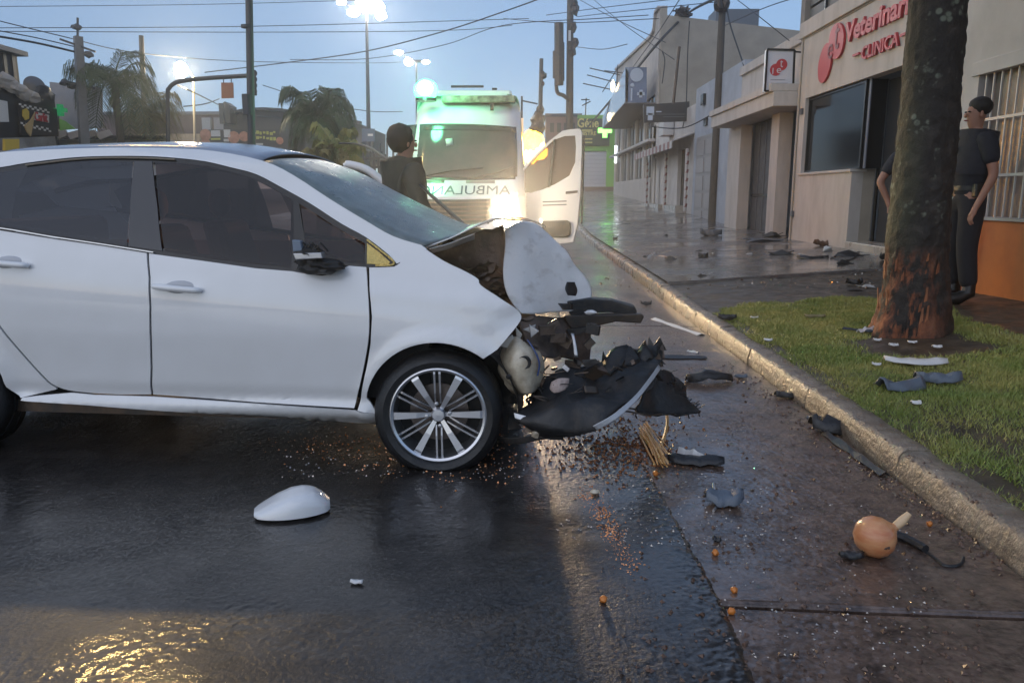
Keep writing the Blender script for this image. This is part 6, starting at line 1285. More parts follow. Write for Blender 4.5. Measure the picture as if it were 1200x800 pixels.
# palms
FROND = [mk('palm_green', (0.035, 0.060, 0.025), 0.6, col2=(0.06, 0.085, 0.03), nscale=3), mk('palm_yellow', (0.10, 0.095, 0.03), 0.6, col2=(0.16, 0.13, 0.045), nscale=3), mk('shrub_yellow_green', (0.13, 0.16, 0.03), 0.6, col2=(0.22, 0.2, 0.05), nscale=3)]
def frond_mesh(L, rise_, droop, leaf, mi, seed, nleaf=46, lw=0.035):
    rd = random.Random(seed); P = []
    for i in range(9):
        t = i / 8; P.append((L * (t * (1 - 0.25 * t * droop)), 0, rise_ * L * math.sin(t * math.pi * 0.55) - droop * L * t * t * 0.75))
    P = [Vector(p) for p in cr(P, 4)]; m = MB(); m.tube(P, [0.03 * (1 - 0.8 * i / len(P)) for i in range(len(P))], 5)
    for i in range(nleaf):
        for sd in (-1, 1):
            t = 0.12 + 0.86 * i / nleaf + rd.uniform(-.01, .01); k = min(len(P) - 2, int(t * (len(P) - 1))); p = P[k]; d = (P[k + 1] - P[k]).normalized(); l = leaf * (0.5 + 0.9 * math.sin(math.pi * min(1, t * 0.9 + 0.1))) * rd.uniform(0.8, 1.15)
            s_ = Vector((0, sd, 0)); a = p; mid = a + s_ * l * 0.45 + d * l * 0.35 + Vector((0, 0, -0.08 * l + rd.uniform(-.05, .05))); tip = mid + s_ * l * 0.18 + d * l * 0.12 + Vector((0, 0, -0.5 * l)); w_ = d.cross(Vector((0, 0, 1))).normalized() * 0 + d * lw / 2
            m.add([a - w_, a + w_, mid + w_, mid - w_, tip], [(0, 1, 2, 3), (3, 2, 4)])
    me = bpy.data.meshes.new('frond'); me.from_pydata([tuple(v) for v in m.v], [], m.f); me.materials.append(FROND[mi]); return me
def palm(base, hgt, L, n, mi, label, seed, trunk_r=0.16, rise_=0.55, droop=1.0, leaf=0.5, name='palm_tree', lean=(0, 0), lw=0.035):
    root = thing(name, base, label, 'tree' if name == 'palm_tree' else 'shrub'); rd = random.Random(seed); b = Vector(base); top = b + Vector((lean[0], lean[1], hgt))
    pts = cr([tuple(b), tuple(b.lerp(top, 0.5) + Vector((0.05, 0, 0))), tuple(top)], 6)
    MB().tube(pts, [trunk_r * (1.1 - 0.3 * i / len(pts)) for i in range(len(pts))], 10).build('trunk', WOODP, root, smooth=True)
    ms = [frond_mesh(L * f_, rise_ * q, droop * q2, leaf, mi, seed + j, lw=lw) for j, (f_, q, q2) in enumerate(((1, 1, 1), (0.9, 1.5, 0.7), (1.0, 0.5, 1.3), (0.8, 1.9, 0.5)))]
    for i in range(n):
        o = bpy.data.objects.new('frond', ms[i % 4]); C.objects.link(o); o.parent = root; o.location = top - b + Vector((0, 0, rd.uniform(-0.15, 0.1))); o.rotation_euler = (rd.uniform(-.15, .15), rd.uniform(-.12, .12), 2 * math.pi * i / n * 2.618 + rd.uniform(-.2, .2)); k = rd.uniform(0.85, 1.12); o.scale = (k, k, k)
    return root
def atb(px, Y): p = pY(px, 230, Y); return Vector((p.x, Y, rise(Y)))
q = atb(146, 23); palm(q, pY(0, 98, 23).z, 1.7, 19, 0, 'tall feathery green palm left of the bright street lamp', 3, 0.12, 0.40, 1.15, 0.6, lw=0.022)
q = atb(178, 24.5); palm(q, pY(0, 135, 24.5).z, 1.5, 14, 1, 'shorter yellowish palm with drooping fronds beside the green one', 9, 0.10, 0.38, 1.25, 0.5, lean=(0.2, 0), lw=0.022)
q = atb(377, 25); palm(q, pY(0, 147, 25).z, 1.6, 32, 0, 'dense dark palm in front of the arched hall', 17, 0.2, 0.50, 1.1, 0.5, lw=0.028)
q = atb(398, 21); palm(q, 1.9, 0.9, 20, 2, 'low yellow green shrub behind the car roof', 31, 0.05, 0.8, 0.8, 0.3, name='shrub', lw=0.04); q = atb(366, 21.6); 
palm(atb(384, 20.5), 1.75, 0.8, 16, 1, 'orange brown shrub left of the yellow green one', 37, 0.05, 0.8, 0.8, 0.3, name='shrub', lw=0.04)
# crown of the street tree, above the photo's upper edge: it shades trunk and verge
cms = [frond_mesh(2.3 * k_, 0.5 * q, 1.1, 0.6, 0, 50 + j, nleaf=60, lw=0.06) for j, (k_, q) in enumerate(((1, 1), (0.9, 1.6), (1, 0.4)))]
tp_ = Vector(P_TREE_TOP); rd = random.Random(3)
for i in range(34):
    o = bpy.data.objects.new('frond', cms[i % 3]); C.objects.link(o); o.parent = tr_; o.location = tp_ - TREE + Vector((0, 0, rd.uniform(-0.5, 0.3))); o.rotation_euler = (rd.uniform(-.2, .2), rd.uniform(-.2, .2), i * 2.4); 
# poles
CONP = mk('concrete_pole', (0.15, 0.155, 0.17), 0.7, col2=(0.105, 0.11, 0.12), nscale=2.5, bump=0.2, bscale=10); STP = mk('dark_pole_paint', (0.045, 0.048, 0.06), 0.5, metal=0.3)
def pole(name, x0, x1, ytop, Y, w0, w1, mat, label, cat='pole', n=10):
    b = pY(x0, 228, Y); b = Vector((b.x, Y, rise(Y))); t = pY(x1, ytop, Y); root = thing(name, b, label, cat)
    MB().tube([b, b.lerp(t, 0.5), t], [w0 / 2, (w0 + w1) / 4, w1 / 2], n).build('shaft', mat, root, smooth=True, sharp=60); return root
Y = 22; p_ = pole('utility_pole', 100, 91.5, 43, Y, 0.36, 0.28, CONP, 'thick grey concrete utility pole with thin rod on top', n=4)
MB().tube([pY(91, 44, Y), pY(91, 21, Y)], 0.03, 6).build('top_rod', STP, p_); MB().bar(pY(70, 46, Y - .2), pY(112, 61, Y + .1), 0.06, 0.05).build('crossarm', STP, p_)
for x, y in ((76, 97), (84, 101), (104, 64), (90, 32)): MB().blob(pY(x, y, Y), (0.13, 0.1, 0.09), 2, 0.5).build('insulator', STP, p_)
MB().bar(pY(75, 95, Y - .1), pY(112, 104, Y + .1), 0.07, 0.06).build('crossarm', STP, p_)
Y = 28; p_ = pole('utility_pole', 171, 165.5, 42, Y, 0.2, 0.16, WOODP, 'dark wooden pole rising out of the palm crowns'); MB().bar(pY(152, 67, Y), pY(166, 66, Y), 0.06).build('crossarm', STP, p_)
Y = 12; gp_p = pZ(158, 905, 0.012); vd = (gp_p - CO); vd.z = -vd.z; LL = gp_p + vd * ((11.6 - gp_p.y) / vd.y)
p_ = pole('tall_mast', 291.5, 286, 228 - (LL.z - CAMH) / 12 * FPX * 1.02, Y, 0.125, 0.09, STP, 'tall dark street lamp mast crossing the sky behind the car roof', 'mast')
MB().lathe([(0.08, 0), (0.08, 0.04)], pY(289, 33, Y), (0, 0, 1), 12).build('collar', STP, p_); MB().lathe([(0.085, 0), (0.085, 0.3)], pY(291.5, 135, Y), (0, 0, 1), 12).build('sleeve', STP, p_)
mt_ = pY(286, 228 - (LL.z - CAMH) / 12 * FPX * 1.02, Y)
MB().tube(cr([tuple(mt_), (mt_.x * .6 + LL.x * .4, 11.9, LL.z + 0.35), tuple(LL + Vector((0.2, 0, 0.12)))], 6), 0.035, 6).build('lamp_arm', STP, p_, smooth=True)
MB().blob(LL, (0.30, 0.16, 0.08), 3, 0).build('lamp_head', emit('overhead_lamp_lit', (1.0, 0.66, 0.24), 520.0), p_, smooth=True)
Y = 20.6; ts = thing('traffic_signal', atb(197, Y), 'curved traffic signal arm with signal head beside the dark mast', 'traffic light')
P = cr([tuple(pY(*p, Y)) for p in ((197, 235), (197, 170), (196.5, 112), (198, 104), (204, 98), (214, 95), (240, 92), (289, 89))], 5); MB().tube(P, 0.055, 8).build('arm', STP, ts, smooth=True)
hd = MB().box(tuple(pY(290.5, 111, Y)), tuple(pY(296, 83, Y) + Vector((0, 0.25, 0)))).build('signal_head', BLACKT, ts, bevel=0.02)
for y in (86, 93, 100, 107): MB().lathe([(0.09, 0), (0.085, 0.16)], pY(294.5, y, Y) , (0.7, -0.7, -0.1), 12).build('visor', STP, hd)
sb = MB().prism([pY(x, y, Y - 0.1) for x, y in ((259, 97), (273, 97), (273.5, 115), (259.5, 115.5))], (0, 0.04, 0)).build('hanging_sign', mk('brown_sign', (0.23, 0.09, 0.05), 0.5)); tag(sb, 'plain brown square sign hanging from the traffic signal arm', 'sign')
for x in (262, 271): MB().tube([pY(x, 97.5, Y - .08), pY(x, 91, Y - .02)], 0.012, 4).build('hanger', STP, sb)
LAMP = emit('street_lamp_lit', (1.0, 0.86, 0.60), 90.0)
Y = 30; p_ = pole('street_lamp', 228.5, 226.5, 90, Y, 0.12, 0.08, mk('pale_pole', (0.3, 0.27, 0.22), 0.5), 'street lamp shining bright yellow white above the palms', 'street lamp')
MB().tube(cr([tuple(pY(*p, Y)) for p in ((226.5, 92), (224, 86), (218, 82), (212, 81))], 4), 0.035, 6).build('bracket', STP, p_); MB().blob(pY(212, 82, Y), (0.24, 0.22, 0.30), 3, 0).build('lamp_head', LAMP, p_, smooth=True)
pl('street_lamp_light', pY(212, 86, Y - 0.5), 500, (1.0, 0.78, 0.45), 0.3)
LAMP2 = emit('mast_lamp_lit', (1.0, 0.94, 0.82), 70.0)
Y = 44; p_ = pole('lamp_mast', 433, 429.5, 14, Y, 0.30, 0.14, STP, 'tall lamp mast with a ring of bright floodlights at its top', 'street lamp')
MB().bar(pY(424, 15.5, Y), pY(436, 15.5, Y), 0.12).build('head_frame', STP, p_)
for (x, y, a_, b_) in ((400, 3, .25, .12), (414, 15, .32, .2), (428, 5, .5, .22), (441, 8, .42, .26), (446, 18, .3, .22)): MB().tube([pY(430, 14, Y), pY(x, y, Y)], 0.04, 5).build('lamp_arm', STP, p_); MB().blob(pY(x, y, Y), (a_, a_, b_), 3, 0.3, 1.8).build('floodlight_glow', LAMP2, p_, smooth=True)
Y = 70; p_ = pole('lamp_mast', 489, 488, 71, Y, 0.25, 0.15, STP, 'thin distant lamp mast just left of the green beacon', 'street lamp'); MB().bar(pY(483, 72, Y), pY(494, 72, Y), 0.2).build('head_frame', STP, p_)
for (x, y, a_, b_) in ((467, 62, .4, .18), (479, 73, .38, .3), (499, 73, .3, .15)): MB().tube([pY(488, 72, Y), pY(x, y, Y)], 0.05, 5).build('lamp_arm', STP, p_); MB().blob(pY(x, y, Y), (a_, a_, b_), 3, 0.3, 1.8).build('floodlight_glow', LAMP2, p_, smooth=True)  # leftmost lit head is added in the shape of a lens flare streak
Y = 40; bs_ = MB().prism([pY(x, y, Y) for x, y in ((424, 151), (439, 151), (439, 166), (424, 166))], (0, 0.08, 0)).build('street_sign', mk('blue_sign', (0.06, 0.09, 0.16), 0.5)); tag(bs_, 'small blue street sign fixed to the tall lamp mast', 'sign')
MB().box(tuple(pY(431, 159.5, Y - .02)), tuple(pY(437, 157, Y))).build('sign_print', CHW, bs_)
for (x, yt, Y_, lb) in ((453.5, 162, 40, 'short dark post standing between street sign and ambulance'), (445.5, 168, 42, 'shortest thin post right of the blue street sign'), (437, 166, 36, 'thin post directly below the blue street sign')): pole('post', x, x, yt, Y_, 0.12, 0.1, STP, lb, 'post')
# right side utility poles
Y = 46; p_ = pole('utility_pole', 667, 668.5, -30, Y, 0.50, 0.36, WOODP, 'tall wooden utility pole with cables and equipment hanging on it')
MB().tube(cr([tuple(pY(*p, Y - .2)) for p in ((668, 118), (660, 112), (653, 108), (652, 90), (654, 60))], 4), 0.12, 6).build('down_conduit', DARKM, p_)
for (x, y0, y1, w_) in ((655, 27, 100, 0.26), (651, 60, 92, 0.16), (659, 50, 95, 0.12)): MB().tube([pY(x, y0, Y - .4), pY(x, y1, Y - .4)], w_, 8).build('hanging_cylinder', DARKM, p_)
for (x, y) in ((673, 3), (674, 12), (672, 32), (674, 50), (671, 60)): MB().blob(pY(x, y, Y - .2), (0.2, 0.2, 0.3), 2, 0.6).build('cable_clamp', DARKM, p_)
MB().box(tuple(pY(666, 48, Y - .3)), tuple(pY(669, 36, Y - .25))).build('pole_plate', CHW, p_)
Y = 52; p_ = pole('utility_pole', 631, 634.5, 69, Y, 0.34, 0.26, WOODP, 'shorter wooden pole with bushy base behind the amber lamp')
for (x, y, r_) in ((637, 88, .22), (636, 98, .16), (631, 140, .5), (630, 150, .6), (633, 128, .3)): MB().blob(pY(x, y, Y), (r_ * .8, r_, r_), 2, 0.7).build('equipment', DARKM, p_)
Y = 30; p_ = pole('post', 611, 611.5, 113, Y, 0.10, 0.08, STP, 'thin dark post just right of the ambulance body', 'post'); MB().bar(pY(611, 118, Y), pY(630, 122, Y), 0.05).build('side_arm', STP, p_)
Yp_ = 22.5; bb = gnd(835, 260); Yp_ = bb.y
p_ = thing('utility_pole', bb, 'thin dark wooden pole standing on the pavement before the blue house', 'pole')
MB().tube([bb - Vector((0, 0, 0.1)), pY(841, 130, Yp_), pY(847, 0, Yp_), pY(850, -60, Yp_)], [0.15, 0.125, 0.10, 0.09], 12).build('shaft', WOODP, p_, smooth=True)
for (x, y, r_, h_) in ((843, 6, 0.16, 0.22), (850, 4, 0.15, 0.28), (847, -6, 0.2, 0.2)): MB().blob(pY(x, y, Yp_ - .15), (r_, r_, h_), 2, 0.5).build('junction_box', DARKM, p_)
jb = MB().blob(pY(800, 16, ey0 + 0.2), (0.32, 0.3, 0.28), 3, 0.9, 2.5).build('cable_junction', DARKM); tag(jb, 'tangled dark cable junction on the roof edge of the beige building', 'junction box'); MB().bar(pY(788, 13, ey0 + .2), pY(796, 13, ey0 + .2), 0.06).build('arm', DARKM, jb)
an = thing('tv_antenna', pY(725, 110, 44), 'yagi television antenna above the green shop, left of the glass box sign', 'antenna')
Y = 44
for a, b_ in (((691, 80), (726, 88)), ((688, 88), (722, 97)), ((683, 98), (716, 105)), ((708, 83), (732, 86)), ((724, 76), (722, 112)), ((724, 80), (706, 108))): MB().bar(pY(*a, Y), pY(*b_, Y), 0.05).build('element', STP, an)
an2 = thing('roof_aerial', pY(686, 128, 60), 'small upright aerial on the roof of the green shop', 'antenna'); 
for a, b_ in (((686, 135), (687, 115)), ((682, 124), (692, 119)), ((681, 117), (691, 117))): MB().bar(pY(*a, 60), pY(*b_, 60), 0.08).build('element', STP, an2)
gp = MB().tube([pY(789, 121, 27), pY(796, 55, 27)], 0.055, 6).build('thin_post', DARKM); tag(gp, 'thin leaning post above the black banner sign', 'post')
# cables
def wire(pts, r, label, sag=None):
    P = cr([tuple(pY(*p)) for p in pts], 8); o = MB().tube(P, r, 4, caps=False).build('overhead_cable', CABLE); tag(o, label, 'cable', 'overhead cables')
THIN = mk('thin_cable', (0.07, 0.08, 0.10), 0.6)
wire([(-20, 40, 20), (40, 50, 21), (88, 61, 22)], 0.028, 'thick cable running from photo left edge to the concrete pole top')
wire([(-20, 33, 20), (40, 44, 21), (88, 55, 22)], 0.014, 'thin cable just above the thick one left of the concrete pole')
wire([(-20, 20, 21), (70, 42, 22), (160, 62, 27), (285, 72, 32), (430, 74, 40), (470, 73, 45)], 0.013, 'long sagging cable from upper left past the palm to the lamp mast')
wire([(-10, 33, 26), (300, 31, 28), (620, 22, 30)], 0.012, 'upper of the two parallel cables crossing the sky, passing the floodlights')
wire([(-10, 37, 26), (300, 38, 28), (520, 36, 30), (600, 30, 32)], 0.012, 'lower of the two parallel cables crossing the sky, passing the floodlights')
wire([(-10, 8, 26), (260, 5, 28), (560, -4, 30)], 0.010, 'faint topmost cable high in the sky over the palms')
wire([(240, 85, 36), (340, 73, 34), (430, 60, 32), (520, 37, 30), (590, 14, 28), (640, -4, 26)], 0.022, 'thick cable rising from the traffic signal to the top of the sky')
wire([(340, 70, 38), (430, 69, 36), (520, 53, 34), (590, 30, 32), (700, 22, 30), (760, 18, 30)], 0.015, 'cable rising past the lamp mast towards the beige building')
wire([(208, 100, 30), (230, 110, 30), (256, 123, 45)], 0.03, 'cable slanting down from the street lamp to the square chimney')
wire([(215, 125, 40), (240, 122, 42), (257, 116, 45)], 0.03, 'short sagging cable left of the square chimney')
wire([(270, 127, 46), (300, 136, 44), (330, 138, 42)], 0.03, 'short cable from chimney block down over the arched hall')
wire([(308, 100, 40), (345, 112, 40)], 0.02, 'short cable disappearing into the dense dark palm'); wire([(414, 128, 50), (440, 131, 50), (472, 131, 50)], 0.025, 'low cable between the dense palm and the ambulance roof')
for i, (a, b_, c_, lb) in enumerate((((590, 22), (660, 27), (772, 22), 'cable crossing the tall utility pole below its top'), ((640, 18), (700, 10), (800, -2), 'cable rising from the tall utility pole to the top edge'), ((672, -4), (720, 22), (780, 50), 'cable falling from the sky to the beige gable'), ((676, 20), (710, 16), (846, 2), 'cable from tall pole across to the thin dark pole'), ((690, -5), (730, 28), (790, 70), 'second cable falling across the beige gable'), ((675, 55), (705, 58), (735, 52), 'short cable right of the hanging cylinders'))):
    wire([(*a, 44), (*b_, 38), (*c_, 31)], 0.016, lb)
wire([(848, -6, Yp_), (806, 16, ey0), (770, 52, 34), (742, 86, 38), (712, 122, 44), (688, 150, 52)], 0.055, 'thick bundle of cables running down along the beige building front')
wire([(800, -6, 29), (770, 40, 34), (735, 88, 40)], 0.02, 'loose cable beside the thick bundle at the beige building')
wire([(851, 5, Yp_), (856, 30, Yp_ - 1), (868, 66, Yp_ - 2), (872, 78, Yp_ - 2.5)], 0.022, 'cable dropping from the thin dark pole to the garage house parapet')
wire([(856, -6, Yp_), (890, 20, 18), (925, 48, 17)], 0.012, 'thin cable crossing above the garage house roof'); wire([(850, 30, Yp_), (900, 8, 18), (960, -10, 17)], 0.010, 'thin cable rising to the right above the grey roof box')
wire([(838, 132, Yp_), (800, 150, 26), (760, 148, 30)], 0.02, 'cable from the thin dark pole to the barber awning'); wire([(808, 25, 29), (806, 60, 29), (804, 125, 29), (800, 150, 29)], 0.02, 'cable hanging straight down the beige side wall')
wire([(776, 60, 30), (779, 72, 30), (776, 98, 30)], 0.02, 'short tangled drop cable beside the blue glass sign')
MB_ = None
# ================================================================== debris on the ground
def G_(px, py): return gnd(px, py)
DB = mk('debris_black', (0.02, 0.02, 0.022), 0.4, bump=0.4, bscale=60); DG = mk('debris_grey_blue', (0.10, 0.12, 0.15), 0.35, rough2=0.5, nscale=20, bump=0.3, bscale=40); DWH = mk('debris_white', (0.62, 0.61, 0.6), 0.35); DBR = mk('debris_brown', (0.14, 0.08, 0.05), 0.5, col2=(0.07, 0.04, 0.03), nscale=20)
def shard(c, L, Wd, h, ang, mat, name, label, seed, cat='debris', group=None, curl=0.3, jag=0.3):
    rd = random.Random(seed); n = 7; G = []; ca, sa = math.cos(ang), math.sin(ang)
    for i in range(n + 1):
        t = -1 + 2 * i / n; row = []; wl = Wd * (1 - 0.45 * abs(t) ** 2) * (1 + rd.uniform(-jag, jag)); sh = rd.uniform(-jag, jag) * Wd * 0.3
        for j in range(4):
            s_ = -1 + 2 * j / 3; x = t * L / 2; y = s_ * wl / 2 + sh; z = h * (1 - s_ * s_) * (0.6 + 0.4 * rd.random()) + curl * h * (t * t) + rd.uniform(0, h * 0.25)
            row.append((c.x + x * ca - y * sa, c.y + x * sa + y * ca, c.z + 0.006 + z))
        G.append(row)
    zmin = min(p[2] for r_ in G for p in r_); G = [[(p[0], p[1], p[2] - zmin + c.z + 0.004) for p in r_] for r_ in G]
    o = MB().grid(G).build(name, mat, smooth=True, sharp=35, solid=0.006); tag(o, label, cat, group); return o
def sc_(px, py, wpx): p = gnd(px, py); d = (p - CO).length; return wpx / FPX * d
def S(px, py, wpx, hpx, mat, name, label, seed, ang=None, h=0.03, dep=None, **k):
    p = gnd(px, py); L = sc_(px, py, wpx); return shard(p, L, dep or max(0.03, L * 0.35), h, ang if ang is not None else random.Random(seed).uniform(-.3, .3), mat, name, label, seed, **k)
def chunk(px, py, wpx, mat, name, label, seed, h, group=None):
    rd = random.Random(seed); p = gnd(px, py); L = sc_(px, py, wpx) / 2; m = MB(); a = rd.uniform(-.5, .5); u_ = Vector((math.cos(a), math.sin(a), 0)); n_v = Vector((-u_.y, u_.x, 0))
    bm = bmesh.new(); vs = []
    for _ in range(16): t = rd.uniform(-1, 1); q = p + u_ * (t * L) + n_v * (rd.uniform(-.35, .35) * L * (1 - t * t * .6)) + Vector((0, 0, 0.004 + rd.random() ** 1.6 * h * (1 - abs(t) * .6))); vs.append(bm.verts.new(q))
    bmesh.ops.convex_hull(bm, input=vs); bm.verts.index_update(); used = [v for v in bm.verts if v.link_faces]; ix = {v: i for i, v in enumerate(used)}
    m.add([tuple(v.co) for v in used], [tuple(ix[v] for v in f.verts) for f in bm.faces]); bm.free()
    for _ in range(3):
        a_ = p + u_ * rd.uniform(-.5, .5) * L + Vector((0, 0, h * 0.25)); m.bar(a_, a_ + (u_ * rd.choice((-1, 1)) + n_v * rd.uniform(-.4, .4)).normalized() * L * rd.uniform(.5, .8) + Vector((0, 0, rd.uniform(-.2, .5) * h)), L * 0.12, L * 0.05)
    return tag(m.build(name, mat), label, 'debris', group)
DBRIS = 'pieces of the wrecked car scattered on the ground'
# white mirror cap on the road
mc = gnd(343, 600); L = sc_(343, 600, 80)
G = []; nu, nv = 22, 14
ca_, sa_ = math.cos(0.30), math.sin(0.30)
for i in range(nu + 1):
    t = i / nu; row = []; x = -0.5 + t; hh_ = 0.082 * (0.16 + 0.84 * float(np.interp(t, [0, .12, .3, .5, .66, .8, .92, 1], [0, .25, .62, .92, 1, .88, .55, .22]))); wd_ = 0.10 * (0.35 + 0.65 * (math.sin(math.pi * t) ** 0.5 if 0 < t < 1 else 0))
    for j in range(nv + 1):
        a = math.pi * j / nv; y = math.cos(a); z = min(1, math.sin(a) * 1.15) ** 0.55; X = x * L; Yv = y * wd_; row.append((mc.x + X * ca_ - Yv * sa_ * 1, mc.y + X * sa_ + Yv * ca_, mc.z + 0.012 + hh_ * z + 0.03 * t * 0))
    G.append(row)
m = MB().grid(G); nb = nv + 1; m.add(G[0], [tuple(range(nb))]); m.add(G[-1], [tuple(range(nb))])
tag(m.build('mirror_cap', WHITE, smooth=True, sharp=70), 'white door mirror cap lying alone on the wet asphalt', 'mirror cap')
# onion-like ball
oc = gnd(1023, 650); r_ = sc_(1023, 636, 21)
ON = mk('onion_skin', (0.50, 0.17, 0.065), 0.3, col2=(0.60, 0.30, 0.14), nscale=9, stretch=(1, 1, 4), bump=0.15, bscale=14, coat=0.3)
on = thing('onion', oc, 'round tan onion lying on the gutter near the kerb', 'onion')
ax = Vector((0.75, 0.1, 0.35)).normalized(); c = oc + Vector((0, 0, r_ * 0.93))
MB().lathe([(0.001, -r_ * 0.92), (r_ * 0.25, -r_ * 0.90), (r_ * 0.62, -r_ * 0.74), (r_ * 0.92, -r_ * 0.38), (r_, 0), (r_ * 0.93, r_ * 0.36), (r_ * 0.66, r_ * 0.70), (r_ * 0.34, r_ * 0.92), (r_ * 0.2, r_ * 1.05), (r_ * 0.17, r_ * 1.2)], c, ax, 32).build('bulb', ON, on, smooth=True, sharp=80)
MB().tube([c + ax * r_ * 1.1, c + ax * r_ * 1.45 + Vector((0, 0, 0.01)), c + ax * r_ * 1.8 + Vector((0, 0, 0.025))], [r_ * 0.2, r_ * 0.22, r_ * 0.14], 10).build('stub', mk('pale_stub', (0.6, 0.42, 0.25), 0.5), on, smooth=True)
MB().blob(c + Vector((r_ * 0.15, -r_ * 0.93, -r_ * 0.1)), (r_ * 0.15, r_ * 0.06, r_ * 0.12), 2, 0.4).build('dark_scar', DBR, on)
def gtube(pts, r, name, mat, label, cat, h=0.0, group=None):
    P = []
    for p in pts: q = gnd(p[0], p[1]); P.append((q.x, q.y, q.z + r + (p[2] if len(p) > 2 else 0)))
    o = MB().tube(cr(P, 5), r, 7).build(name, mat, smooth=True); tag(o, label, cat, group); return o
gtube([(1046, 630), (1058, 634), (1072, 641), (1084, 648)], 0.016, 'rubber_hose', DB, 'thick black hose piece leading from the onion stub', 'hose'); gtube([(1084, 648), (1097, 657), (1106, 664), (1118, 665), (1126, 662), (1129, 655)], 0.006, 'wire_loop', DB, 'thin black wire loop at the end of the hose', 'wire')
S(997, 655, 24, 8, DB, 'small_bracket', 'small black bracket with a copper tip beside the onion', 61, h=0.02)
# pale strips and dark parts
def strip3(a, b, w, mat, name, label, h=0.015, group=DBRIS):
    A = gnd(*a); B = gnd(*b); d = (B - A); n = Vector((-d.y, d.x, 0)).normalized() * w / 2; rd = random.Random(int(a[0])); G = []
    for i in range(9):
        t = i / 8; p = A.lerp(B, t); k = 1 + rd.uniform(-.35, .35); G.append([tuple(p + n * k + Vector((0, 0, 0.004))), tuple(p + n * 0.2 + Vector((0, 0, h * k))), tuple(p - n * k + Vector((0, 0, 0.004)))])
    o = MB().grid(G).build(name, mat, solid=0.005); return tag(o, label, 'debris', group)
strip3((767, 374), (822, 384), 0.07, DWH, 'plastic_strip', 'long white broken strip on the gutter past the bumper'); strip3((768, 419), (828, 420), 0.09, DB, 'plastic_strip', 'dark flat strip right of the broken bumper top'); strip3((806, 412), (818, 414), 0.03, DWH, 'plastic_strip', 'tiny white sliver on the gutter'); strip3((795, 531), (830, 540), 0.02, DWH, 'plastic_strip', 'thin white bar on black bracket beside the splinters', 0.03)
S(815, 543, 62, 14, DB, 'broken_bracket', 'black angular bracket lying under the thin white bar', 3, h=0.03, group=DBRIS); S(831, 448, 52, 16, DB, 'bent_plate', 'black arch shaped plastic piece on the gutter', 5, h=0.06, curl=-0.6, group=DBRIS); S(848, 590, 40, 18, DG, 'torn_bracket', 'small torn metal bracket with upright tab on the gutter', 7, h=0.05, dep=0.1, group=DBRIS)
gtube([(836, 568), (838, 578), (842, 590), (836, 600)], 0.006, 'twisted_wire', STEEL, 'short twisted wire sticking out of the torn bracket', 'wire')
S(757, 358, 12, 6, DB, 'rubber_chunk', 'black chunk on the gutter beyond the crossbeam', 8, h=0.05, group=DBRIS); S(852, 376, 20, 9, DB, 'rubber_chunk', 'black chunk resting against the grass end of the kerb', 9, h=0.06, group=DBRIS)
S(926, 466, 34, 9, DB, 'plastic_piece', 'flat black piece by the kerb beside the joint', 10, h=0.03, group=DBRIS); S(975, 498, 46, 26, DB, 'crumpled_plastic', 'crumpled dark plastic lump against the kerb foot', 11, h=0.07, dep=0.16, group=DBRIS); S(954, 487, 16, 10, DG, 'plastic_piece', 'small grey fragment beside the crumpled lump', 12, h=0.03, group=DBRIS)
strip3((968, 510), (1038, 538), 0.04, DB, 'plastic_strip', 'long dark strip lying along the kerb foot', 0.02)
S(868, 443, 14, 5, DG, 'plastic_piece', 'small grey flake near the arch shaped piece', 13, h=0.02, group=DBRIS)
# grass verge
S(1072, 426, 60, 12, DWH, 'white_panel_piece', 'flat creased white panel piece on the grass below the tree', 14, h=0.03, dep=0.13, ang=-0.15, group=DBRIS); S(1055, 455, 52, 22, DG, 'blue_grey_plastic', 'crumpled blue grey plastic on the grass', 15, h=0.06, dep=0.16, group=DBRIS); S(1098, 448, 44, 16, DG, 'blue_grey_plastic', 'darker torn sheet joined beside the crumpled blue grey plastic', 16, h=0.05, dep=0.12, group=DBRIS)
strip3((988, 386), (1024, 390), 0.03, DB, 'plastic_strip', 'thin dark sliver on grass left of the tree base'); strip3((1006, 390), (1026, 386), 0.04, DWH, 'plastic_strip', 'curved white sliver touching the tree base', 0.03)
for i, (x, y, lb) in enumerate(((1047, 406, 'small white chip at the left of the tree roots'), (1069, 402, 'white chip directly below the torn bark'), (1028, 399, 'white flake on the soil left of the roots'), (1027, 428, 'white flake left of the creased white panel piece'), (1073, 474, 'small pale chip below the blue grey plastic'), (900, 400, 'pale flake on the grass near the kerb joint'), (884, 373, 'yellowish flake on the far grass'), (1098, 408, 'pale chip right of the tree base'))): S(x, y, 9, 4, DWH, 'white_chip', lb, 40 + i, h=0.015, dep=0.04, group='white chips on the verge')
S(955, 372, 22, 5, mk('dead_leaf', (0.2, 0.17, 0.08), 0.6), 'plant_litter', 'yellowish twig litter on the far part of the grass', 17, h=0.02); 
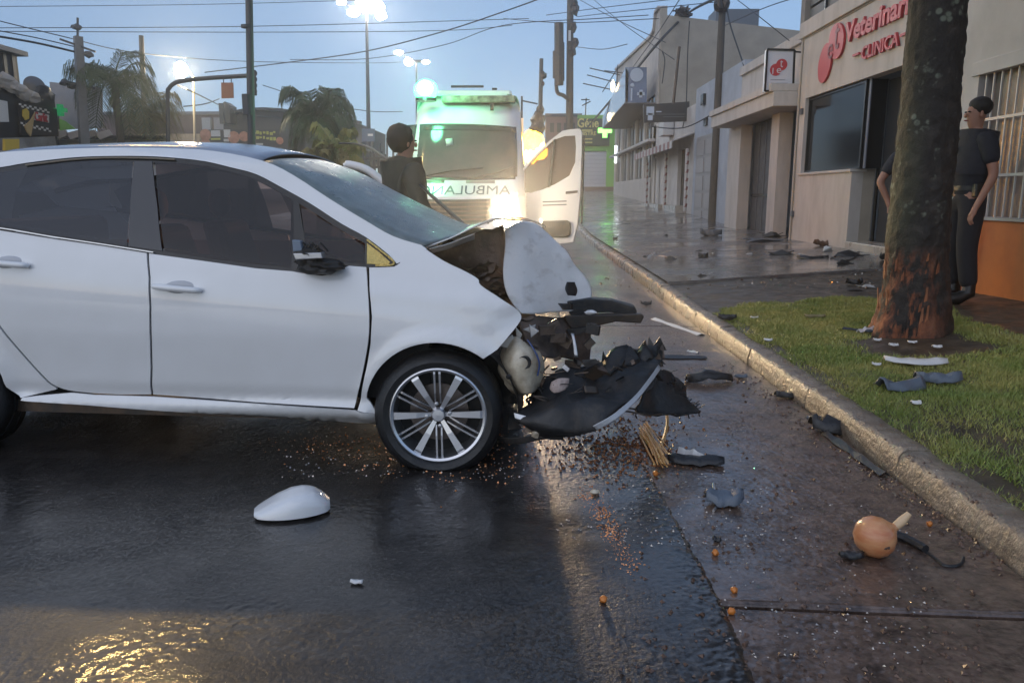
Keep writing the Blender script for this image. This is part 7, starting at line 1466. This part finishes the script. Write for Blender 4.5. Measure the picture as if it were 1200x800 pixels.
# pavement
PV = [(833, 277, 24, 'headlight_unit', 'round white rimmed headlight unit on the pavement by the pole', DG, 0.12), (900, 284, 52, 'bumper_piece', 'long dark bumper piece on the pavement before the clinic wall', DG, 0.10), (905, 279, 30, 'black_casing', 'black casing lying on top end of the long bumper piece', DB, 0.12), (930, 280, 26, 'bent_strip', 'bent black strip at the right end of the long bumper piece', DB, 0.10), (964, 289, 18, 'plastic_clump', 'small brown clump by the clinic wall corner', DBR, 0.08), (970, 296, 16, 'crumpled_foil', 'crumpled silvery white piece on the pavement', DWH, 0.09), (877, 299, 10, 'bright_chip', 'bright white chip with dark rim on the pavement', DWH, 0.04), (913, 300, 32, 'dark_fin', 'dark fin shaped piece in the middle of the pavement', DB, 0.09), (952, 304, 32, 'flat_dark_piece', 'flat dark triangular piece behind the grass', DB, 0.04), (996, 302, 34, 'hose_tangle', 'tangle of black hose on the pavement left of the tree', DB, 0.09), (990, 311, 24, 'dark_cover', 'dark cover below the tangle of hose', DB, 0.06), (820, 295, 12, 'dark_chip', 'small dark chip left of the middle piece', DB, 0.03), (824, 303, 11, 'rubber_lump', 'small black lump on the middle of the pavement', DB, 0.06), (786, 305, 18, 'black_clip', 'black clip pieces near the kerb on pavement', DB, 0.06), (755, 302, 8, 'dark_crumb', 'dark crumb beside the white bent strip', DB, 0.03), (781, 277, 6, 'dark_crumb', 'lone dark crumb on the far pavement', DB, 0.05), (721, 281, 5, 'dark_crumb', 'dark crumb close to the far kerb', DB, 0.04), (835, 298, 4, 'white_crumb', 'tiny white crumb in the middle of pavement', DWH, 0.02), (746, 270, 9, 'white_crumb', 'white crumb on the far pavement', DWH, 0.02), (939, 299, 9, 'pale_lump', 'pale lump left of the silvery piece', DWH, 0.04), (1001, 334, 17, 'black_block', 'black block behind the grass left of the tree', DB, 0.05), (1016, 337, 22, 'white_plate', 'white plate on the soil left of the tree', DWH, 0.03), (1001, 342, 22, 'dark_plate', 'dark plate in front of the black block', DB, 0.02), (823, 325, 14, 'black_clip', 'black clip on the pavement edge near the kerb', DB, 0.06), (1036, 306, 10, 'black_shard', 'black shard peeking out beside the trunk', DB, 0.08)]
for i, (x, y, w_, nm, lb, mt, h_) in enumerate(PV): chunk(x, y, w_, mt, nm, lb, 100 + i, h_ * 1.5, DBRIS) if i % 4 else S(x, y, w_, 5, mt, nm, lb, 100 + i, h=h_ * 1.5, group=DBRIS, jag=0.6, dep=sc_(x, y, w_) * 0.5)
strip3((914, 287), (940, 287), 0.05, DWH, 'white_strip', 'flat white strip right of the long bumper piece'); strip3((759, 304), (767, 298), 0.05, DWH, 'white_strip', 'short bent white strip near the far kerb', 0.05); strip3((768, 300), (788, 303), 0.015, DWH, 'white_strip', 'thin pale rod lying beside the black clip pieces'); strip3((830, 322), (835, 321), 0.03, DWH, 'white_strip', 'small white strip at the pavement edge'); strip3((822, 323), (835, 322), 0.04, DWH, 'white_strip', 'white strip at the low pavement edge beside the clip')
gtube([(974, 305), (985, 299), (996, 301), (1006, 297), (1000, 305), (985, 308), (975, 303)], 0.02, 'hose_loop', DB, 'looped black hose lying over the tangle', 'hose')
# splinters, the headlight's glow brightened into their wood colour
WSPL = mk('fresh_wood_headlit', (0.80, 0.50, 0.20), 0.4, col2=(0.60, 0.30, 0.09), nscale=20); rd = random.Random(5)
wsp = thing('wood_splinters', gnd(768, 528), 'bundle of fresh yellow wood splinters under the bumper corner', 'wood splinters')
for i in range(30):
    a = gnd(752 + rd.uniform(-4, 8), 508 + rd.uniform(-4, 8)); b_ = gnd(773 + rd.uniform(-8, 10), 546 + rd.uniform(-10, 6)); z = Vector((0, 0, 0.012 + 0.05 * rd.random())); MB().bar(a + z, b_ + z * rd.uniform(0.3, 1.2), rd.uniform(0.003, 0.008), 0.004).build('splinter', WSPL, wsp)
gtube([(769, 532, 0.02), (776, 526, 0.03), (781, 515, 0.07), (780, 506, 0.12)], 0.008, 'bark_curl', WSPL, 'curled brown bark strip beside the yellow splinters', 'bark')
m = MB(); rd = random.Random(19); GLC = mk('glass_crumbs', (0.5, 0.45, 0.4), 0.08, metal=0.5)
def crumbs(n, f, smin, smax, mm):
    for i in range(n):
        px_, py_ = f(rd); p = gnd(px_, py_); s_ = rd.uniform(smin, smax); a = rd.uniform(0, 3)
        v = [p + Vector((math.cos(a + k * 2.1) * s_, math.sin(a + k * 2.1) * s_, 0)) for k in range(3)] + [p + Vector((rd.uniform(-.3, .3) * s_, rd.uniform(-.3, .3) * s_, s_ * rd.uniform(0.5, 1.1)))]
        mm.add([tuple(q) for q in v], [(0, 2, 1), (0, 1, 3), (1, 2, 3), (2, 0, 3)])
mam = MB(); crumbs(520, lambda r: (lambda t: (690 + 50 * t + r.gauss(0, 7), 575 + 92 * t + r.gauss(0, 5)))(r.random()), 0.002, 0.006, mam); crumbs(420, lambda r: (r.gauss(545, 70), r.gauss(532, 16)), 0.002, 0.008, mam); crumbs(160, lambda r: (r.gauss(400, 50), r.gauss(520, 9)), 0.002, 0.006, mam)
stuff(tag(mam.build('glint_crumbs', mk('orange_glint', (0.75, 0.30, 0.10), 0.12, metal=0.35, coat=1), base=(0, 0, 0)), 'orange crumbs standing in for headlight glints in a trail on the asphalt and under the car', 'debris'))  # orange crumbs added to imitate warm headlight glints on the wet road
ml = MB(); rd = random.Random(9); crumbs(1100, lambda r: (r.gauss(730, 38), min(585, r.gauss(522, 17))), 0.003, 0.013, ml)
stuff(tag(ml.build('bark_litter', mk('litter_brown', (0.10, 0.04, 0.02), 0.4, col2=(0.42, 0.17, 0.06), nscale=60, contrast=(0.45, 0.6)), base=(0, 0, 0)), 'brown bark and wood crumbs under the bumper', 'debris'))
crumbs(600, lambda r: (r.uniform(650, 900), r.uniform(500, 640)), 0.002, 0.006, m); crumbs(300, lambda r: (r.uniform(330, 640), r.uniform(505, 560)), 0.002, 0.007, m); crumbs(260, lambda r: (r.uniform(700, 1080), r.uniform(270, 335)), 0.006, 0.018, m); crumbs(200, lambda r: (r.uniform(840, 1100), r.uniform(560, 780)), 0.002, 0.006, m)
stuff(tag(m.build('glass_crumbs', GLC, base=(0, 0, 0)), 'tiny glittering glass crumbs scattered over road and pavement', 'debris'))
m = MB(); crumbs(700, lambda r: (lambda x: (x, r.uniform(330 + max(0, (x - 700) * 0.55), 800)))(r.uniform(700, 1150)), 0.003, 0.012, m); crumbs(350, lambda r: (lambda t: (845 + 330 * t + r.gauss(0, 9), 425 + 230 * t + r.gauss(3, 5)))(r.random()), 0.004, 0.014, m); crumbs(260, lambda r: (r.uniform(690, 1060), r.uniform(262, 340)), 0.01, 0.03, m)
stuff(tag(m.build('grit', mk('grit_dark', (0.04, 0.025, 0.018), 0.4, col2=(0.16, 0.09, 0.06), nscale=30), base=(0, 0, 0)), 'dark grit and dirt crumbs over the gutter and pavement', 'grit'))
BERRY = mk('orange_berry', (0.60, 0.20, 0.03), 0.4, col2=(0.45, 0.13, 0.02), nscale=40)
for i, (x, y, r_, lb) in enumerate(((707, 702, 0.012, 'small orange fruit alone on the asphalt'), (838, 647, 0.012, 'upper of three small orange fruits on the gutter edge'), (860, 691, 0.011, 'middle one of three orange fruits on the gutter edge'), (857, 716, 0.0115, 'lowest of the three orange fruits at the joint'), (1089, 613, 0.011, 'tiny orange fruit between onion and kerb'), (768, 554, 0.013, 'orange fruit below the yellow splinters'))):
    p = gnd(x, y + 3); tag(MB().blob(p + Vector((0, 0, r_ * 0.8)), r_, 2, 0.35, 2).build('orange_fruit', BERRY, smooth=True), lb, 'fruit', 'small orange fruits on the road')
tag(MB().blob(gnd(697, 579) + Vector((0, 0, 0.01)), (0.02, 0.012, 0.012), 2, 0.5).build('pale_pebble', LENS, smooth=True), 'pale yellowish fragment on the asphalt below the bumper', 'debris'); S(418, 684, 14, 4, DWH, 'white_flake', 'thin white flake on the asphalt right of the mirror cap', 71, h=0.006, dep=0.02)
S(840, 634, 8, 10, DB, 'leaf_scrap', 'small dark scrap above the upper orange fruit', 72, h=0.01)
# ================================================================== damp morning air
hz = MB().box((-70, -12, -1.2), (60, 110, 24)).build('haze', mk('haze_air', (1, 1, 1)), base=(0, 0, 0)); hz['kind'] = 'stuff'; tag(hz, 'thin damp morning haze over the street', 'haze')
hm = hz.data.materials[0]; nn = hm.node_tree.nodes; nn.remove(nn['Principled BSDF']); pv = nn.new('ShaderNodeVolumePrincipled'); pv.inputs['Color'].default_value = (0.85, 0.92, 1.0, 1); pv.inputs['Density'].default_value = 0.0032; pv.inputs['Anisotropy'].default_value = 0.82
hm.node_tree.links.new(pv.outputs[0], nn['Material Output'].inputs['Volume'])
